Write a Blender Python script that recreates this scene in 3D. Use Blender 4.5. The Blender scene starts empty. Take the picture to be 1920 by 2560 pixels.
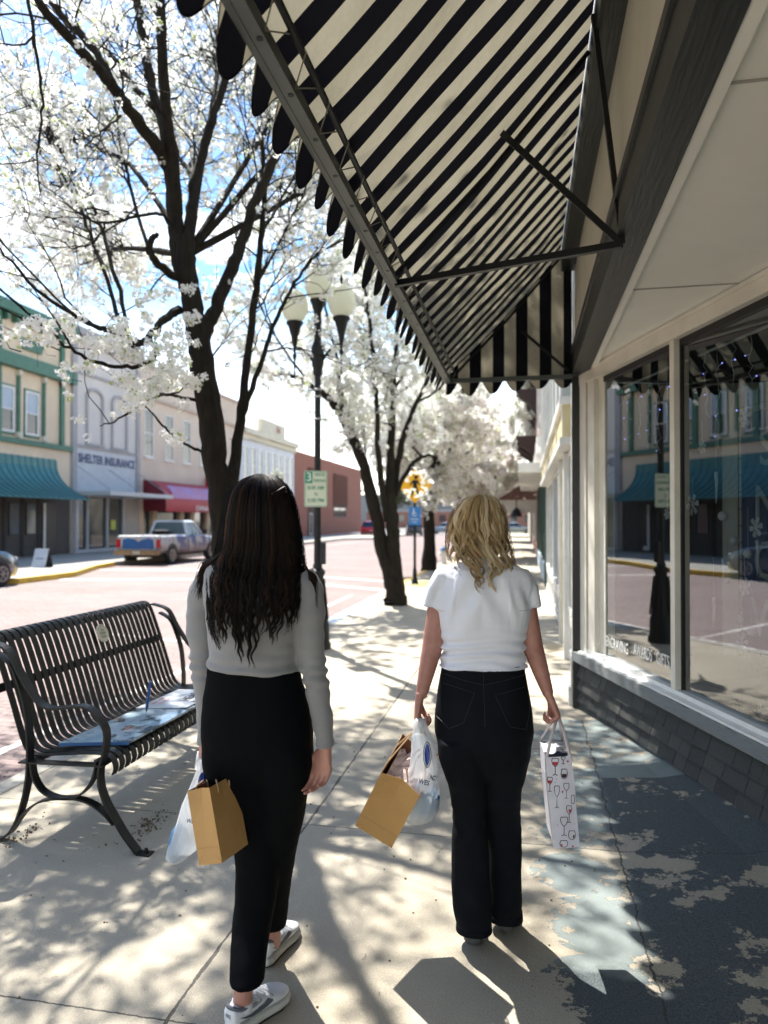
import bpy, math, random
import numpy as np
from mathutils import Vector, Matrix, noise
from mathutils.bvhtree import BVHTree
random.seed(7); RNG = np.random.default_rng(7)
scene = bpy.context.scene; COL = scene.collection
R = math.radians; PI = math.pi
# ---------------------------------------------------------------- camera, world, sun, exposure
CAMH, YAW, PITCH, FPX = 1.6, R(11.2), R(.645), 1775.0
cR = Vector((math.cos(YAW), math.sin(YAW), 0))
cF = Vector((-math.sin(YAW)*math.cos(PITCH), math.cos(YAW)*math.cos(PITCH), math.sin(PITCH)))
cU = cR.cross(cF)
CAM = Vector((0, 0, CAMH))
cam_data = bpy.data.cameras.new('camera'); cam = bpy.data.objects.new('camera', cam_data); COL.objects.link(cam)
cam.location = CAM
cam.matrix_world = Matrix(((cR.x, cU.x, -cF.x, 0), (cR.y, cU.y, -cF.y, 0), (cR.z, cU.z, -cF.z, CAMH), (0, 0, 0, 1)))
cam_data.sensor_fit = 'HORIZONTAL'; cam_data.sensor_width = 36; cam_data.lens = FPX/1920*36
cam_data.clip_start = .05; cam_data.clip_end = 2000
cam_data.dof.use_dof = True; cam_data.dof.focus_distance = 2.6; cam_data.dof.aperture_fstop = 2.9
scene.camera = cam
SUN_AZ, SUN_EL = R(40), R(57)
sun_dir = Vector((-math.sin(SUN_AZ)*math.cos(SUN_EL), math.cos(SUN_AZ)*math.cos(SUN_EL), math.sin(SUN_EL)))
sl = bpy.data.lights.new('sun', 'SUN'); sl.energy = 4.3; sl.angle = R(.55); sl.color = (1, .955, .88)
so = bpy.data.objects.new('sun', sl); COL.objects.link(so)
so.rotation_euler = (-sun_dir).to_track_quat('-Z', 'Y').to_euler(); so.location = (0, 0, 30)
world = bpy.data.worlds.new('World'); scene.world = world; world.use_nodes = True
wt = world.node_tree; wn = wt.nodes; wl = wt.links; wn.clear()
wo = wn.new('ShaderNodeOutputWorld'); wb = wn.new('ShaderNodeBackground'); wl.new(wb.outputs[0], wo.inputs[0])
sky = wn.new('ShaderNodeTexSky'); sky.sky_type = 'NISHITA'; sky.sun_disc = False
sky.sun_elevation = SUN_EL; sky.sun_rotation = -SUN_AZ; sky.altitude = 200; sky.air_density = 1.3; sky.dust_density = 1.0
tc = wn.new('ShaderNodeTexCoord'); mp = wn.new('ShaderNodeMapping'); mp.inputs['Scale'].default_value = (1, 1, 2.6)
wl.new(tc.outputs['Generated'], mp.inputs[0])
nz = wn.new('ShaderNodeTexNoise'); nz.inputs['Scale'].default_value = 2.6; nz.inputs['Detail'].default_value = 8; nz.inputs['Roughness'].default_value = .62; nz.inputs['Distortion'].default_value = .4
wl.new(mp.outputs[0], nz.inputs['Vector'])
rmp = wn.new('ShaderNodeValToRGB'); rmp.color_ramp.elements[0].position = .55; rmp.color_ramp.elements[1].position = .68
wl.new(nz.outputs['Fac'], rmp.inputs[0])
sx = wn.new('ShaderNodeSeparateXYZ'); wl.new(tc.outputs['Generated'], sx.inputs[0])
hz = wn.new('ShaderNodeMapRange'); hz.inputs[1].default_value = .0; hz.inputs[2].default_value = .30; hz.inputs[3].default_value = .8; hz.inputs[4].default_value = 0
wl.new(sx.outputs['Z'], hz.inputs[0])
mxm = wn.new('ShaderNodeMath'); mxm.operation = 'MAXIMUM'; wl.new(rmp.outputs[0], mxm.inputs[0]); wl.new(hz.outputs[0], mxm.inputs[1])
hs = wn.new('ShaderNodeHueSaturation'); hs.inputs['Saturation'].default_value = 1.45; hs.inputs['Value'].default_value = .52
wl.new(sky.outputs[0], hs.inputs['Color'])
cm = wn.new('ShaderNodeMixRGB'); wl.new(mxm.outputs[0], cm.inputs[0]); wl.new(hs.outputs[0], cm.inputs[1]); cm.inputs[2].default_value = (9.6, 9.3, 8.8, 1)
wl.new(cm.outputs[0], wb.inputs[0]); wb.inputs[1].default_value = .15
scene.view_settings.view_transform = 'Standard'; scene.view_settings.look = 'None'
scene.view_settings.exposure = 1.58; scene.view_settings.gamma = 1
scene.cycles.max_bounces = 8; scene.cycles.transparent_max_bounces = 24; scene.cycles.use_denoising = True
scene.cycles.sample_clamp_indirect = 6; scene.cycles.caustics_reflective = False; scene.cycles.caustics_refractive = False

# ---------------------------------------------------------------- helpers
def ray(px, py): return cF + cR*((px-960)/FPX) + cU*((1280-py)/FPX)
def P(px, py, d): return CAM + ray(px, py)*d            # photo pixel at camera depth d
def PX(px, py, X): r = ray(px, py); return CAM + r*(X/r.x)
def PY(px, py, Y): r = ray(px, py); return CAM + r*(Y/r.y)
def PZ(px, py, z=0): r = ray(px, py); return CAM + r*((z-CAMH)/r.z)

class MB:
    def __init__(s): s.v = []; s.f = []; s.mi = []; s.cur = 0
    def add(s, vs, fs):
        b = len(s.v); s.v += [tuple(v) for v in vs]; s.f += [tuple(i+b for i in f) for f in fs]; s.mi += [s.cur]*len(fs); return s
    def box(s, x0, x1, y0, y1, z0, z1):
        return s.add([(x0,y0,z0),(x1,y0,z0),(x1,y1,z0),(x0,y1,z0),(x0,y0,z1),(x1,y0,z1),(x1,y1,z1),(x0,y1,z1)],
                     [(0,3,2,1),(4,5,6,7),(0,1,5,4),(1,2,6,5),(2,3,7,6),(3,0,4,7)])
    def obox(s, o, a, b, c):          # origin corner and three edge vectors
        o, a, b, c = map(Vector, (o, a, b, c))
        return s.add([o, o+a, o+a+b, o+b, o+c, o+a+c, o+a+b+c, o+b+c], [(0,3,2,1),(4,5,6,7),(0,1,5,4),(1,2,6,5),(2,3,7,6),(3,0,4,7)])
    def bar(s, p, q, w, h, up=(0,0,1)):
        p, q = Vector(p), Vector(q); d = (q-p).normalized(); up = Vector(up)
        if abs(d.dot(up)) > .97: up = Vector((1,0,0))
        a = d.cross(up).normalized()*w; b = a.cross(d).normalized()*h
        return s.obox(p-a/2-b/2, a, q-p, b)
    def tube(s, pts, rad, n=8, cap=True, flat=1.0):
        pts = [Vector(p) for p in pts]; m = len(pts)
        if not hasattr(rad, '__len__'): rad = [rad]*m
        vs = []; fs = []; ref = None
        for i, p in enumerate(pts):
            t = (pts[min(i+1, m-1)]-pts[max(i-1, 0)])
            t = t.normalized() if t.length > 1e-9 else Vector((0,0,1))
            if ref is None:
                ref = Vector((0,0,1)) if abs(t.z) < .9 else Vector((1,0,0))
                ref = (ref - t*ref.dot(t)).normalized()
            else:
                ref = ref - t*ref.dot(t)
                ref = ref.normalized() if ref.length > 1e-6 else t.orthogonal().normalized()
            bi = t.cross(ref)
            for k in range(n):
                a = 2*PI*k/n; vs.append(p + (ref*math.cos(a) + bi*math.sin(a)*flat)*rad[i])
        for i in range(m-1):
            for k in range(n):
                fs.append((i*n+k, i*n+(k+1)%n, (i+1)*n+(k+1)%n, (i+1)*n+k))
        if cap: fs.append(tuple(range(n-1, -1, -1))); fs.append(tuple(range((m-1)*n, m*n)))
        return s.add(vs, fs)
    def lathe(s, prof, c=(0,0,0), n=20, sx=1, sy=1, axis=None):
        vs = []; fs = []; m = len(prof)
        for r, z in prof:
            for k in range(n):
                a = 2*PI*k/n; vs.append((c[0]+r*math.cos(a)*sx, c[1]+r*math.sin(a)*sy, c[2]+z))
        for i in range(m-1):
            for k in range(n): fs.append((i*n+k, i*n+(k+1)%n, (i+1)*n+(k+1)%n, (i+1)*n+k))
        fs.append(tuple(range(n-1, -1, -1))); fs.append(tuple(range((m-1)*n, m*n)))
        return s.add(vs, fs)
    def loft(s, rings, cap=True, closed=True):
        n = len(rings[0]); vs = [v for r in rings for v in r]; fs = []
        for i in range(len(rings)-1):
            for k in range(n if closed else n-1): fs.append((i*n+k, i*n+(k+1)%n, (i+1)*n+(k+1)%n, (i+1)*n+k))
        if cap and closed: fs.append(tuple(range(n-1, -1, -1))); fs.append(tuple(range((len(rings)-1)*n, len(rings)*n)))
        return s.add(vs, fs)
    def prism(s, poly, ext):          # polygon of 3D points extruded by ext
        n = len(poly); ext = Vector(ext); a = [Vector(p) for p in poly]
        return s.add(a + [p+ext for p in a], [tuple(range(n-1, -1, -1)), tuple(range(n, 2*n))] + [(i, (i+1) % n, n+(i+1) % n, n+i) for i in range(n)])
    def strap(s, pts, wv, th):        # flat bar: path in a plane, width vector wv, thickness th
        pts = [Vector(p) for p in pts]; wv = Vector(wv); m = len(pts); rings = []
        for i, p in enumerate(pts):
            t = (pts[min(i+1, m-1)]-pts[max(i-1, 0)]).normalized(); nn = t.cross(wv).normalized()*th/2
            rings.append([p-wv/2-nn, p+wv/2-nn, p+wv/2+nn, p-wv/2+nn])
        return s.loft(rings)
    def ball(s, c, r, n=10, m=7, sc=(1,1,1)):
        prof = [(max(1e-4, math.sin(PI*i/m)*r), -math.cos(PI*i/m)*r) for i in range(m+1)]
        vs0 = len(s.v); s.lathe(prof, (0,0,0), n)
        for i in range(vs0, len(s.v)):
            v = s.v[i]; s.v[i] = (c[0]+v[0]*sc[0], c[1]+v[1]*sc[1], c[2]+v[2]*sc[2])
        return s
TM = {}
def tmat(o): return TM.get(o.name, Matrix())
def link_mesh(name, me, parent=None):
    o = bpy.data.objects.new(name, me); COL.objects.link(o)
    if parent is not None: o.parent = parent
    return o
def build(mb, name, mats, parent=None, smooth=False, local=False):
    me = bpy.data.meshes.new(name)
    v = mb.v
    if parent is not None and not local and parent.name in TM:
        inv = TM[parent.name].inverted(); v = [tuple(inv @ Vector(p)) for p in v]
    me.from_pydata(v, [], mb.f); 
    if not isinstance(mats, (list, tuple)): mats = [mats]
    for m in mats: me.materials.append(m)
    if len(mats) > 1: me.polygons.foreach_set('material_index', mb.mi)
    if smooth:
        me.polygons.foreach_set('use_smooth', [True]*len(me.polygons))
        if smooth != 'all': me.set_sharp_from_angle(angle=R(40))
    o = link_mesh(name, me, parent)
    if parent is not None and parent.name in TM: TM[o.name] = TM[parent.name]
    return o
def buildp(mb, name, mats, parent=None, smooth=False, local=False):
    """like build(), but every separate piece becomes a part of its own"""
    par = list(range(len(mb.v)))
    def find(i):
        while par[i] != i: par[i] = par[par[i]]; i = par[i]
        return i
    for f in mb.f:
        r = find(f[0])
        for i in f[1:]:
            q = find(i)
            if q != r: par[q] = r
    gr = {}
    for f in mb.f: gr.setdefault(find(f[0]), []).append(f)
    out = []
    for fs in gr.values():
        ids = sorted({i for f in fs for i in f}); mp = {i: k for k, i in enumerate(ids)}; q = MB(); q.add([mb.v[i] for i in ids], [tuple(mp[i] for i in f) for f in fs]); out.append(build(q, name, mats, parent, smooth, local))
    return out
def tag(o, label=None, cat=None, group=None, kind=None):
    for k, v in (('label', label), ('category', cat), ('group', group), ('kind', kind)):
        if v: o[k] = v
    return o
def thing(name, label, cat, loc=(0,0,0), rz=0, group=None):
    o = bpy.data.objects.new(name, None); COL.objects.link(o); o.empty_display_size = .1
    o.location = loc; o.rotation_euler = (0, 0, rz)
    TM[o.name] = Matrix.Translation(Vector(loc)) @ Matrix.Rotation(rz, 4, 'Z')
    return tag(o, label, cat, group)
def single(mb, name, mats, label, cat, group=None, smooth=False, kind=None):
    return tag(build(mb, name, mats, smooth=smooth), label, cat, group, kind)
def dup(o, loc=None, rz=None, parent=None, scale=None):
    kids = [c for c in CH.get(o.name, [])] if False else [c for c in COL.objects if c.parent == o]
    c = o.copy(); COL.objects.link(c)
    if parent is not None: c.parent = parent
    if loc is not None: c.location = loc
    if rz is not None: c.rotation_euler = (0, 0, rz)
    if scale is not None: c.scale = (scale,)*3
    for k in kids: dup(k, parent=c)
    return c
CH = {}
def text_mb(body, size=1, bold=0.0, align='CENTER', spacing=1.0, extrude=.0):
    cu = bpy.data.curves.new('t', 'FONT'); cu.body = body; cu.size = size; cu.align_x = align; cu.align_y = 'CENTER'
    cu.offset = bold; cu.space_character = spacing; cu.extrude = extrude; cu.resolution_u = 3
    ob = bpy.data.objects.new('t', cu); COL.objects.link(ob)
    dg = bpy.context.evaluated_depsgraph_get(); me = bpy.data.meshes.new_from_object(ob.evaluated_get(dg))
    vs = [v.co.copy() for v in me.vertices]; fs = [tuple(p.vertices) for p in me.polygons]
    bpy.data.objects.remove(ob); bpy.data.meshes.remove(me); bpy.data.curves.remove(cu)
    return vs, fs
def put_text(mb, body, o, u, v, size, bold=0.0, width=None, align='CENTER', th=.004, spacing=1.0):
    vs, fs = text_mb(body, 1, bold, align, spacing, 0); o, u, v = Vector(o), Vector(u).normalized(), Vector(v).normalized()
    if width:
        w = max(p.x for p in vs)-min(p.x for p in vs); k = width/w
    else: k = size
    n = u.cross(v)
    mb.add([o + u*p.x*k + v*p.y*size + n*th for p in vs], fs)

# ---- materials
MATS = {}
def nodes(name):
    m = bpy.data.materials.new(name); m.use_nodes = True; nt = m.node_tree
    return m, nt, nt.nodes['Principled BSDF'], nt.nodes['Material Output']
def c4(c): return (c[0], c[1], c[2], 1)
def mat(name, col, col2=None, scale=8, rough=.6, bump=0, metal=0, detail=5, bscale=None, spec=.5, stretch=(1,1,1), lo=.35, hi=.65, sheen=0, coat=0):
    if name in MATS: return MATS[name]
    m, nt, b, out = nodes(name); N = nt.nodes; L = nt.links
    b.inputs['Base Color'].default_value = c4(col); b.inputs['Roughness'].default_value = rough; b.inputs['Metallic'].default_value = metal
    b.inputs['Specular IOR Level'].default_value = spec
    if sheen: b.inputs['Sheen Weight'].default_value = sheen
    if coat: b.inputs['Coat Weight'].default_value = coat; b.inputs['Coat Roughness'].default_value = .05
    t = N.new('ShaderNodeTexCoord'); mp = N.new('ShaderNodeMapping'); mp.inputs['Scale'].default_value = stretch; L.new(t.outputs['Object'], mp.inputs[0])
    if col2 is None: col2 = tuple(x*.86 for x in col)
    n = N.new('ShaderNodeTexNoise'); n.inputs['Scale'].default_value = scale; n.inputs['Detail'].default_value = detail; n.inputs['Roughness'].default_value = .6
    L.new(mp.outputs[0], n.inputs['Vector']); r = N.new('ShaderNodeValToRGB'); r.color_ramp.elements[0].position = lo; r.color_ramp.elements[1].position = hi
    r.color_ramp.elements[0].color = c4(col2); r.color_ramp.elements[1].color = c4(col)
    L.new(n.outputs['Fac'], r.inputs[0]); L.new(r.outputs[0], b.inputs['Base Color'])
    if bump:
        n2 = N.new('ShaderNodeTexNoise'); n2.inputs['Scale'].default_value = bscale or scale*4; n2.inputs['Detail'].default_value = 4
        L.new(mp.outputs[0], n2.inputs['Vector']); bp = N.new('ShaderNodeBump'); bp.inputs['Strength'].default_value = bump; bp.inputs['Distance'].default_value = .01
        L.new(n2.outputs['Fac'], bp.inputs['Height']); L.new(bp.outputs[0], b.inputs['Normal'])
    MATS[name] = m; return m
def mth(nt, op, a, b=None, clamp=False):
    n = nt.nodes.new('ShaderNodeMath'); n.operation = op; n.use_clamp = clamp
    for i, x in enumerate((a, b)):
        if x is None: continue
        if isinstance(x, (int, float)): n.inputs[i].default_value = x
        else: nt.links.new(x, n.inputs[i])
    return n.outputs[0]
def mixc(nt, f, a, b):
    n = nt.nodes.new('ShaderNodeMixRGB')
    for i, x in enumerate((f, a, b)):
        if isinstance(x, (int, float)): n.inputs[i].default_value = x
        elif isinstance(x, tuple): n.inputs[i].default_value = c4(x)
        else: nt.links.new(x, n.inputs[i])
    return n.outputs[0]
def noisef(nt, vec, scale, detail=5, rough=.6, lo=None, hi=None):
    n = nt.nodes.new('ShaderNodeTexNoise'); n.inputs['Scale'].default_value = scale; n.inputs['Detail'].default_value = detail; n.inputs['Roughness'].default_value = rough
    nt.links.new(vec, n.inputs['Vector'])
    if lo is None: return n.outputs['Fac']
    r = nt.nodes.new('ShaderNodeMapRange'); r.inputs[1].default_value = lo; r.inputs[2].default_value = hi; nt.links.new(n.outputs['Fac'], r.inputs[0]); return r.outputs[0]
def objco(nt):
    t = nt.nodes.new('ShaderNodeTexCoord'); s = nt.nodes.new('ShaderNodeSeparateXYZ'); nt.links.new(t.outputs['Object'], s.inputs[0])
    return t.outputs['Object'], s.outputs[0], s.outputs[1], s.outputs[2]
def bumpn(nt, b, h, strength=.4, dist=.01):
    bp = nt.nodes.new('ShaderNodeBump'); bp.inputs['Strength'].default_value = strength; bp.inputs['Distance'].default_value = dist
    nt.links.new(h, bp.inputs['Height']); nt.links.new(bp.outputs[0], b.inputs['Normal'])
def brickmat(name, c1, c2, mortar, bw, bh, ms=.02, rough=.8, plane='xy', bump=.3):
    m, nt, b, out = nodes(name); L = nt.links; v, x, y, z = objco(nt)
    cb = nt.nodes.new('ShaderNodeCombineXYZ'); A = {'x': x, 'y': y, 'z': z}
    L.new(A[plane[0]], cb.inputs[0]); L.new(A[plane[1]], cb.inputs[1])
    br = nt.nodes.new('ShaderNodeTexBrick'); L.new(cb.outputs[0], br.inputs['Vector']); br.inputs['Scale'].default_value = 1
    br.inputs['Brick Width'].default_value = bw; br.inputs['Row Height'].default_value = bh; br.inputs['Mortar Size'].default_value = ms
    br.inputs['Color1'].default_value = c4(c1); br.inputs['Color2'].default_value = c4(c2); br.inputs['Mortar'].default_value = c4(mortar)
    br.inputs['Mortar Smooth'].default_value = .3
    f = noisef(nt, v, 1.2, 6, .7, .3, .7); f2 = noisef(nt, v, 25, 3, .6, .3, .7)
    col = mixc(nt, mth(nt, 'MULTIPLY', f, .35), br.outputs['Color'], tuple(x*1.35 for x in c1)); col = mixc(nt, mth(nt, 'MULTIPLY', f2, .25), col, tuple(x*.6 for x in c2))
    L.new(col, b.inputs['Base Color']); b.inputs['Roughness'].default_value = rough
    bumpn(nt, b, mth(nt, 'SUBTRACT', mth(nt, 'MULTIPLY', f2, .3), br.outputs['Fac']), bump, .008)
    return m
# ---------------------------------------------------------------- ground, street, sidewalks
def sheet(name, pts, mats, kind='structure', z=None, sub=None):
    mb = MB(); mb.add([(p[0], p[1], p[2] if len(p) > 2 else z) for p in pts], [tuple(range(len(pts)))])
    o = build(mb, name, mats); tag(o, kind=kind); return o
m_ground = mat('grass_ground', (.10,.12,.05), (.20,.19,.15), scale=.06, rough=.95)
sheet('ground', [(-500,-300), (500,-300), (500,900), (-500,900)], m_ground, z=-.22)
# brick street
def street_mat():
    m, nt, b, out = nodes('street_brick'); L = nt.links; v, x, y, z = objco(nt)
    wob = noisef(nt, v, .5, 2); ys = mth(nt, 'ADD', y, mth(nt, 'MULTIPLY', wob, .12))
    cb = nt.nodes.new('ShaderNodeCombineXYZ'); L.new(x, cb.inputs[0]); L.new(ys, cb.inputs[1])
    br = nt.nodes.new('ShaderNodeTexBrick'); L.new(cb.outputs[0], br.inputs['Vector']); br.inputs['Scale'].default_value = 1
    br.inputs['Brick Width'].default_value = .235; br.inputs['Row Height'].default_value = .105; br.inputs['Mortar Size'].default_value = .011; br.inputs['Mortar Smooth'].default_value = .6
    br.inputs['Color1'].default_value = (.215,.135,.12,1); br.inputs['Color2'].default_value = (.14,.085,.075,1); br.inputs['Mortar'].default_value = (.07,.055,.05,1)
    f = noisef(nt, v, .35, 7, .7, .35, .7); dk = noisef(nt, v, .9, 8, .75, .52, .75); f2 = noisef(nt, v, 14, 4, .6, .4, .75)
    col = mixc(nt, mth(nt, 'MULTIPLY', f, .5), br.outputs['Color'], (.27,.225,.21)); col = mixc(nt, mth(nt, 'MULTIPLY', f2, .3), col, (.36,.30,.285))
    col = mixc(nt, mth(nt, 'MULTIPLY', dk, .5), col, (.13,.09,.08)); L.new(col, b.inputs['Base Color']); b.inputs['Roughness'].default_value = .75
    bumpn(nt, b, mth(nt, 'ADD', mth(nt, 'SUBTRACT', 1, br.outputs['Fac']), mth(nt, 'MULTIPLY', f2, .3)), .6, .012); return m
street_y0, street_y1 = -12, 210
sheet('street', [(-15.5,street_y0), (-3.12,street_y0), (-3.12,street_y1), (-15.5,street_y1)], street_mat(), z=-.15)
# side street mouth and the car park beyond, pale asphalt
m_asph = mat('asphalt', (.22,.21,.20), (.15,.145,.14), scale=1.5, rough=.9, bump=.3, bscale=60)
sheet('parking_lot', [(-60,84), (-3.1,84), (-3.1,150), (-60,150)], m_asph, z=-.135)
# concrete
def concrete_mat():
    m, nt, b, out = nodes('sidewalk_concrete'); L = nt.links; v, x, y, z = objco(nt)
    f1 = noisef(nt, v, .8, 6, .6, .3, .7); f2 = noisef(nt, v, 7, 6, .65, .35, .7); f3 = noisef(nt, v, 150, 3, .6, .40, .60)
    col = mixc(nt, f1, (.37,.325,.245), (.475,.425,.33)); col = mixc(nt, mth(nt, 'MULTIPLY', f2, .35), col, (.36,.325,.27)); col = mixc(nt, mth(nt, 'MULTIPLY', f3, .38), col, (.24,.215,.175)); pit = noisef(nt, v, 60, 4, .6, .66, .72); col = mixc(nt, mth(nt, 'MULTIPLY', pit, .6), col, (.15,.135,.11)); col = mixc(nt, mth(nt, 'MULTIPLY', noisef(nt, v, 45, 2, .5, .70, .73), .5), col, (.6,.56,.47))
    # stains
    st = noisef(nt, v, 2.3, 5, .7, .62, .74); col = mixc(nt, mth(nt, 'MULTIPLY', st, .35), col, (.22,.2,.17))
    # joints (tooled lines and a long crack)
    wob = mth(nt, 'MULTIPLY', mth(nt, 'SUBTRACT', noisef(nt, v, 9, 4), .5), .03)
    wob2 = mth(nt, 'MULTIPLY', mth(nt, 'SUBTRACT', noisef(nt, v, 40, 3), .5), .012)
    dx = mth(nt, 'ABSOLUTE', mth(nt, 'ADD', mth(nt, 'ADD', x, 1.125), wob))
    cw = noisef(nt, v, 3.0, 4, .6, .35, .65)
    l1 = mth(nt, 'LESS_THAN', dx, mth(nt, 'ADD', .0025, mth(nt, 'MULTIPLY', cw, .007)))
    yy = mth(nt, 'ADD', mth(nt, 'ADD', y, wob2), -.62)
    md = nt.nodes.new('ShaderNodeMath'); md.operation = 'PINGPONG'; L.new(yy, md.inputs[0]); md.inputs[1].default_value = .745
    l2 = mth(nt, 'LESS_THAN', md.outputs[0], .0035)
    dk = mth(nt, 'MAXIMUM', l1, l2)
    # crack at the building line
    dx3 = mth(nt, 'ABSOLUTE', mth(nt, 'ADD', mth(nt, 'ADD', x, -.445), mth(nt, 'MULTIPLY', mth(nt, 'SUBTRACT', noisef(nt, v, 5, 6, .7), .5), .09)))
    l3 = mth(nt, 'LESS_THAN', dx3, .0045); dk = mth(nt, 'MAXIMUM', dk, mth(nt, 'MULTIPLY', l3, mth(nt, 'LESS_THAN', y, 5.9)))
    # old grey-blue paint: scalloped edge, flaked
    sc = mth(nt, 'ABSOLUTE', mth(nt, 'SINE', mth(nt, 'MULTIPLY', mth(nt, 'ADD', y, -2.73), PI/.41)))
    edge = mth(nt, 'SUBTRACT', .22, mth(nt, 'MULTIPLY', mth(nt, 'POWER', sc, .6), .20))
    edge = mth(nt, 'ADD', edge, mth(nt, 'MULTIPLY', mth(nt, 'SUBTRACT', noisef(nt, v, 3, 5), .5), .10)); edge = mth(nt, 'ADD', edge, mth(nt, 'MULTIPLY', mth(nt, 'SUBTRACT', noisef(nt, v, 22, 6, .7), .5), .05))
    din = mth(nt, 'SUBTRACT', x, edge)
    inside = mth(nt, 'MULTIPLY', mth(nt, 'GREATER_THAN', din, 0), mth(nt, 'LESS_THAN', mth(nt, 'ADD', y, mth(nt, 'MULTIPLY', noisef(nt, v, 4, 5), .5)), 6.15))
    pe = noisef(nt, v, 5.5, 10, .72); big = noisef(nt, v, 1.6, 3, .5)
    thr = mth(nt, 'SUBTRACT', .605, mth(nt, 'MULTIPLY', mth(nt, 'SUBTRACT', big, .44), .75))
    near_edge = mth(nt, 'MULTIPLY', mth(nt, 'LESS_THAN', din, .06), .10)
    keep = mth(nt, 'LESS_THAN', mth(nt, 'ADD', pe, near_edge), thr)
    paint = mth(nt, 'MULTIPLY', inside, keep)
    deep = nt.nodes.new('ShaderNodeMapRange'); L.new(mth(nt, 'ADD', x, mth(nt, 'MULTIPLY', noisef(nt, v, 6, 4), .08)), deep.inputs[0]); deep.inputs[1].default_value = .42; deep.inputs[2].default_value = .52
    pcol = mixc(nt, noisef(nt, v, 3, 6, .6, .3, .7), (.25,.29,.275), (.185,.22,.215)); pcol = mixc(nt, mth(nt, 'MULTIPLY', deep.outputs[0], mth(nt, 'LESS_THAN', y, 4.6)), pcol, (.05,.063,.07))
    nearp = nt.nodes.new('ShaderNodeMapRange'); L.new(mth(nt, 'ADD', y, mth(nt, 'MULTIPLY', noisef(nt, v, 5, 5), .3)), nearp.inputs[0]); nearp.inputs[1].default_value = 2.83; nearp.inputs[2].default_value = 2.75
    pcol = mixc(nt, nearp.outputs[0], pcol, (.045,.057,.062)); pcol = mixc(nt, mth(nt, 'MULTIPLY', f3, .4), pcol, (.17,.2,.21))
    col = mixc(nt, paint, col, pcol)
    edgel = mth(nt, 'LESS_THAN', mth(nt, 'ABSOLUTE', mth(nt, 'SUBTRACT', mth(nt, 'ADD', pe, near_edge), thr)), .006)
    col = mixc(nt, mth(nt, 'MULTIPLY', mth(nt, 'MULTIPLY', edgel, inside), .6), col, (.07,.08,.08))
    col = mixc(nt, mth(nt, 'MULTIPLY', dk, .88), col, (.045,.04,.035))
    L.new(col, b.inputs['Base Color']); b.inputs['Roughness'].default_value = .8
    h = mth(nt, 'ADD', mth(nt, 'ADD', mth(nt, 'MULTIPLY', f3, .5), mth(nt, 'MULTIPLY', f2, .5)), mth(nt, 'SUBTRACT', mth(nt, 'MULTIPLY', paint, .35), mth(nt, 'MULTIPLY', dk, 3)))
    bumpn(nt, b, h, .55, .004); return m
m_conc = concrete_mat()
sheet('sidewalk', [(-3.0,-8), (.46,-8), (.46,6.3), (.56,6.3), (.56,84), (-3.0,84)], m_conc, z=0)
mb = MB(); 
mb.add([(.46,-8,.0), (3.4,-8,.22), (3.4,6.3,.22), (.9,6.3,.10), (.46,6.3,.0)], [(0,1,2,3,4)])
tag(build(mb, 'entry_pavement', m_conc), kind='structure')
m_kerb = mat('kerb_concrete', (.42,.39,.33), (.30,.28,.24), scale=4, rough=.85, bump=.3)
m_blue = mat('kerb_blue', (.15,.25,.38), (.38,.38,.36), scale=9, rough=.8, lo=.46, hi=.56)
m_yel = mat('kerb_yellow', (.75,.48,.03), (.55,.38,.08), scale=6, rough=.6)
def kerb(name, pts, m, w=.13, z0=-.16, z1=.004, wpos=None):
    mb = MB(); r = []
    for i, (x, y) in enumerate(pts):
        a = Vector(pts[max(i-1, 0)]); c = Vector(pts[min(i+1, len(pts)-1)]); t = (c-a).normalized(); n = Vector((-t.y, t.x))*w
        r.append([(x, y, z0), (x+n.x, y+n.y, z0), (x+n.x, y+n.y, z1), (x, y, z1)])
    mb.loft(r); tag(build(mb, name, m), kind='structure')
kerb('kerb', [(-3.0,-8), (-3.0,9.6)], m_kerb); kerb('blue_painted_kerb', [(-3.0,9.6), (-3.0,14.8)], m_blue)
kerb('kerb', [(-3.0,14.8), (-3.0,17.5)], m_kerb); kerb('yellow_painted_kerb', [(-3.0,17.5), (-3.0,23)], m_yel); kerb('kerb', [(-3.0,23), (-3.0,84)], m_kerb)
# faded blue and yellow paint on the walk beside the kerb
sheet('blue_edge_paint', [(-3.0,9.6), (-2.9,9.6), (-2.88,14.8), (-3.0,14.8)], m_blue, z=.006)
mb = MB(); mb.lathe([(.0,.0),(.55,.0),(.53,.004)], (-2.45,17.6,.004), 16, 1, 1.9); tag(build(mb, 'yellow_ramp_paint', mat('ramp_yellow', (.62,.55,.14), (.45,.42,.25), scale=6)), kind='structure')
m_far = mat('far_concrete', (.36,.34,.30), (.28,.27,.24), scale=.8, rough=.85)
farpts = [(-15.5,-12), (-15.5,16.2), (-13.7,17.2), (-13.75,19.6), (-15.0,22.6), (-15.45,24.5), (-15.5,60), (-13.0,62), (-12.9,84)]
mb = MB(); mb.add([(x, y, 0) for x, y in farpts] + [(-22.5,84,0), (-22.5,-12,0)], [tuple(range(len(farpts)+2))])
tag(build(mb, 'opposite_sidewalk', m_far), kind='structure')
kerb('opposite_kerb', farpts[:2][::-1], m_kerb, w=.12, z1=.003)
kerb('opposite_yellow_kerb', [(x+.012, y) for x, y in farpts[1:6]][::-1], m_yel, w=.16, z1=.006)
kerb('opposite_kerb', farpts[5:][::-1], m_kerb, w=.12, z1=.003)
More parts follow.
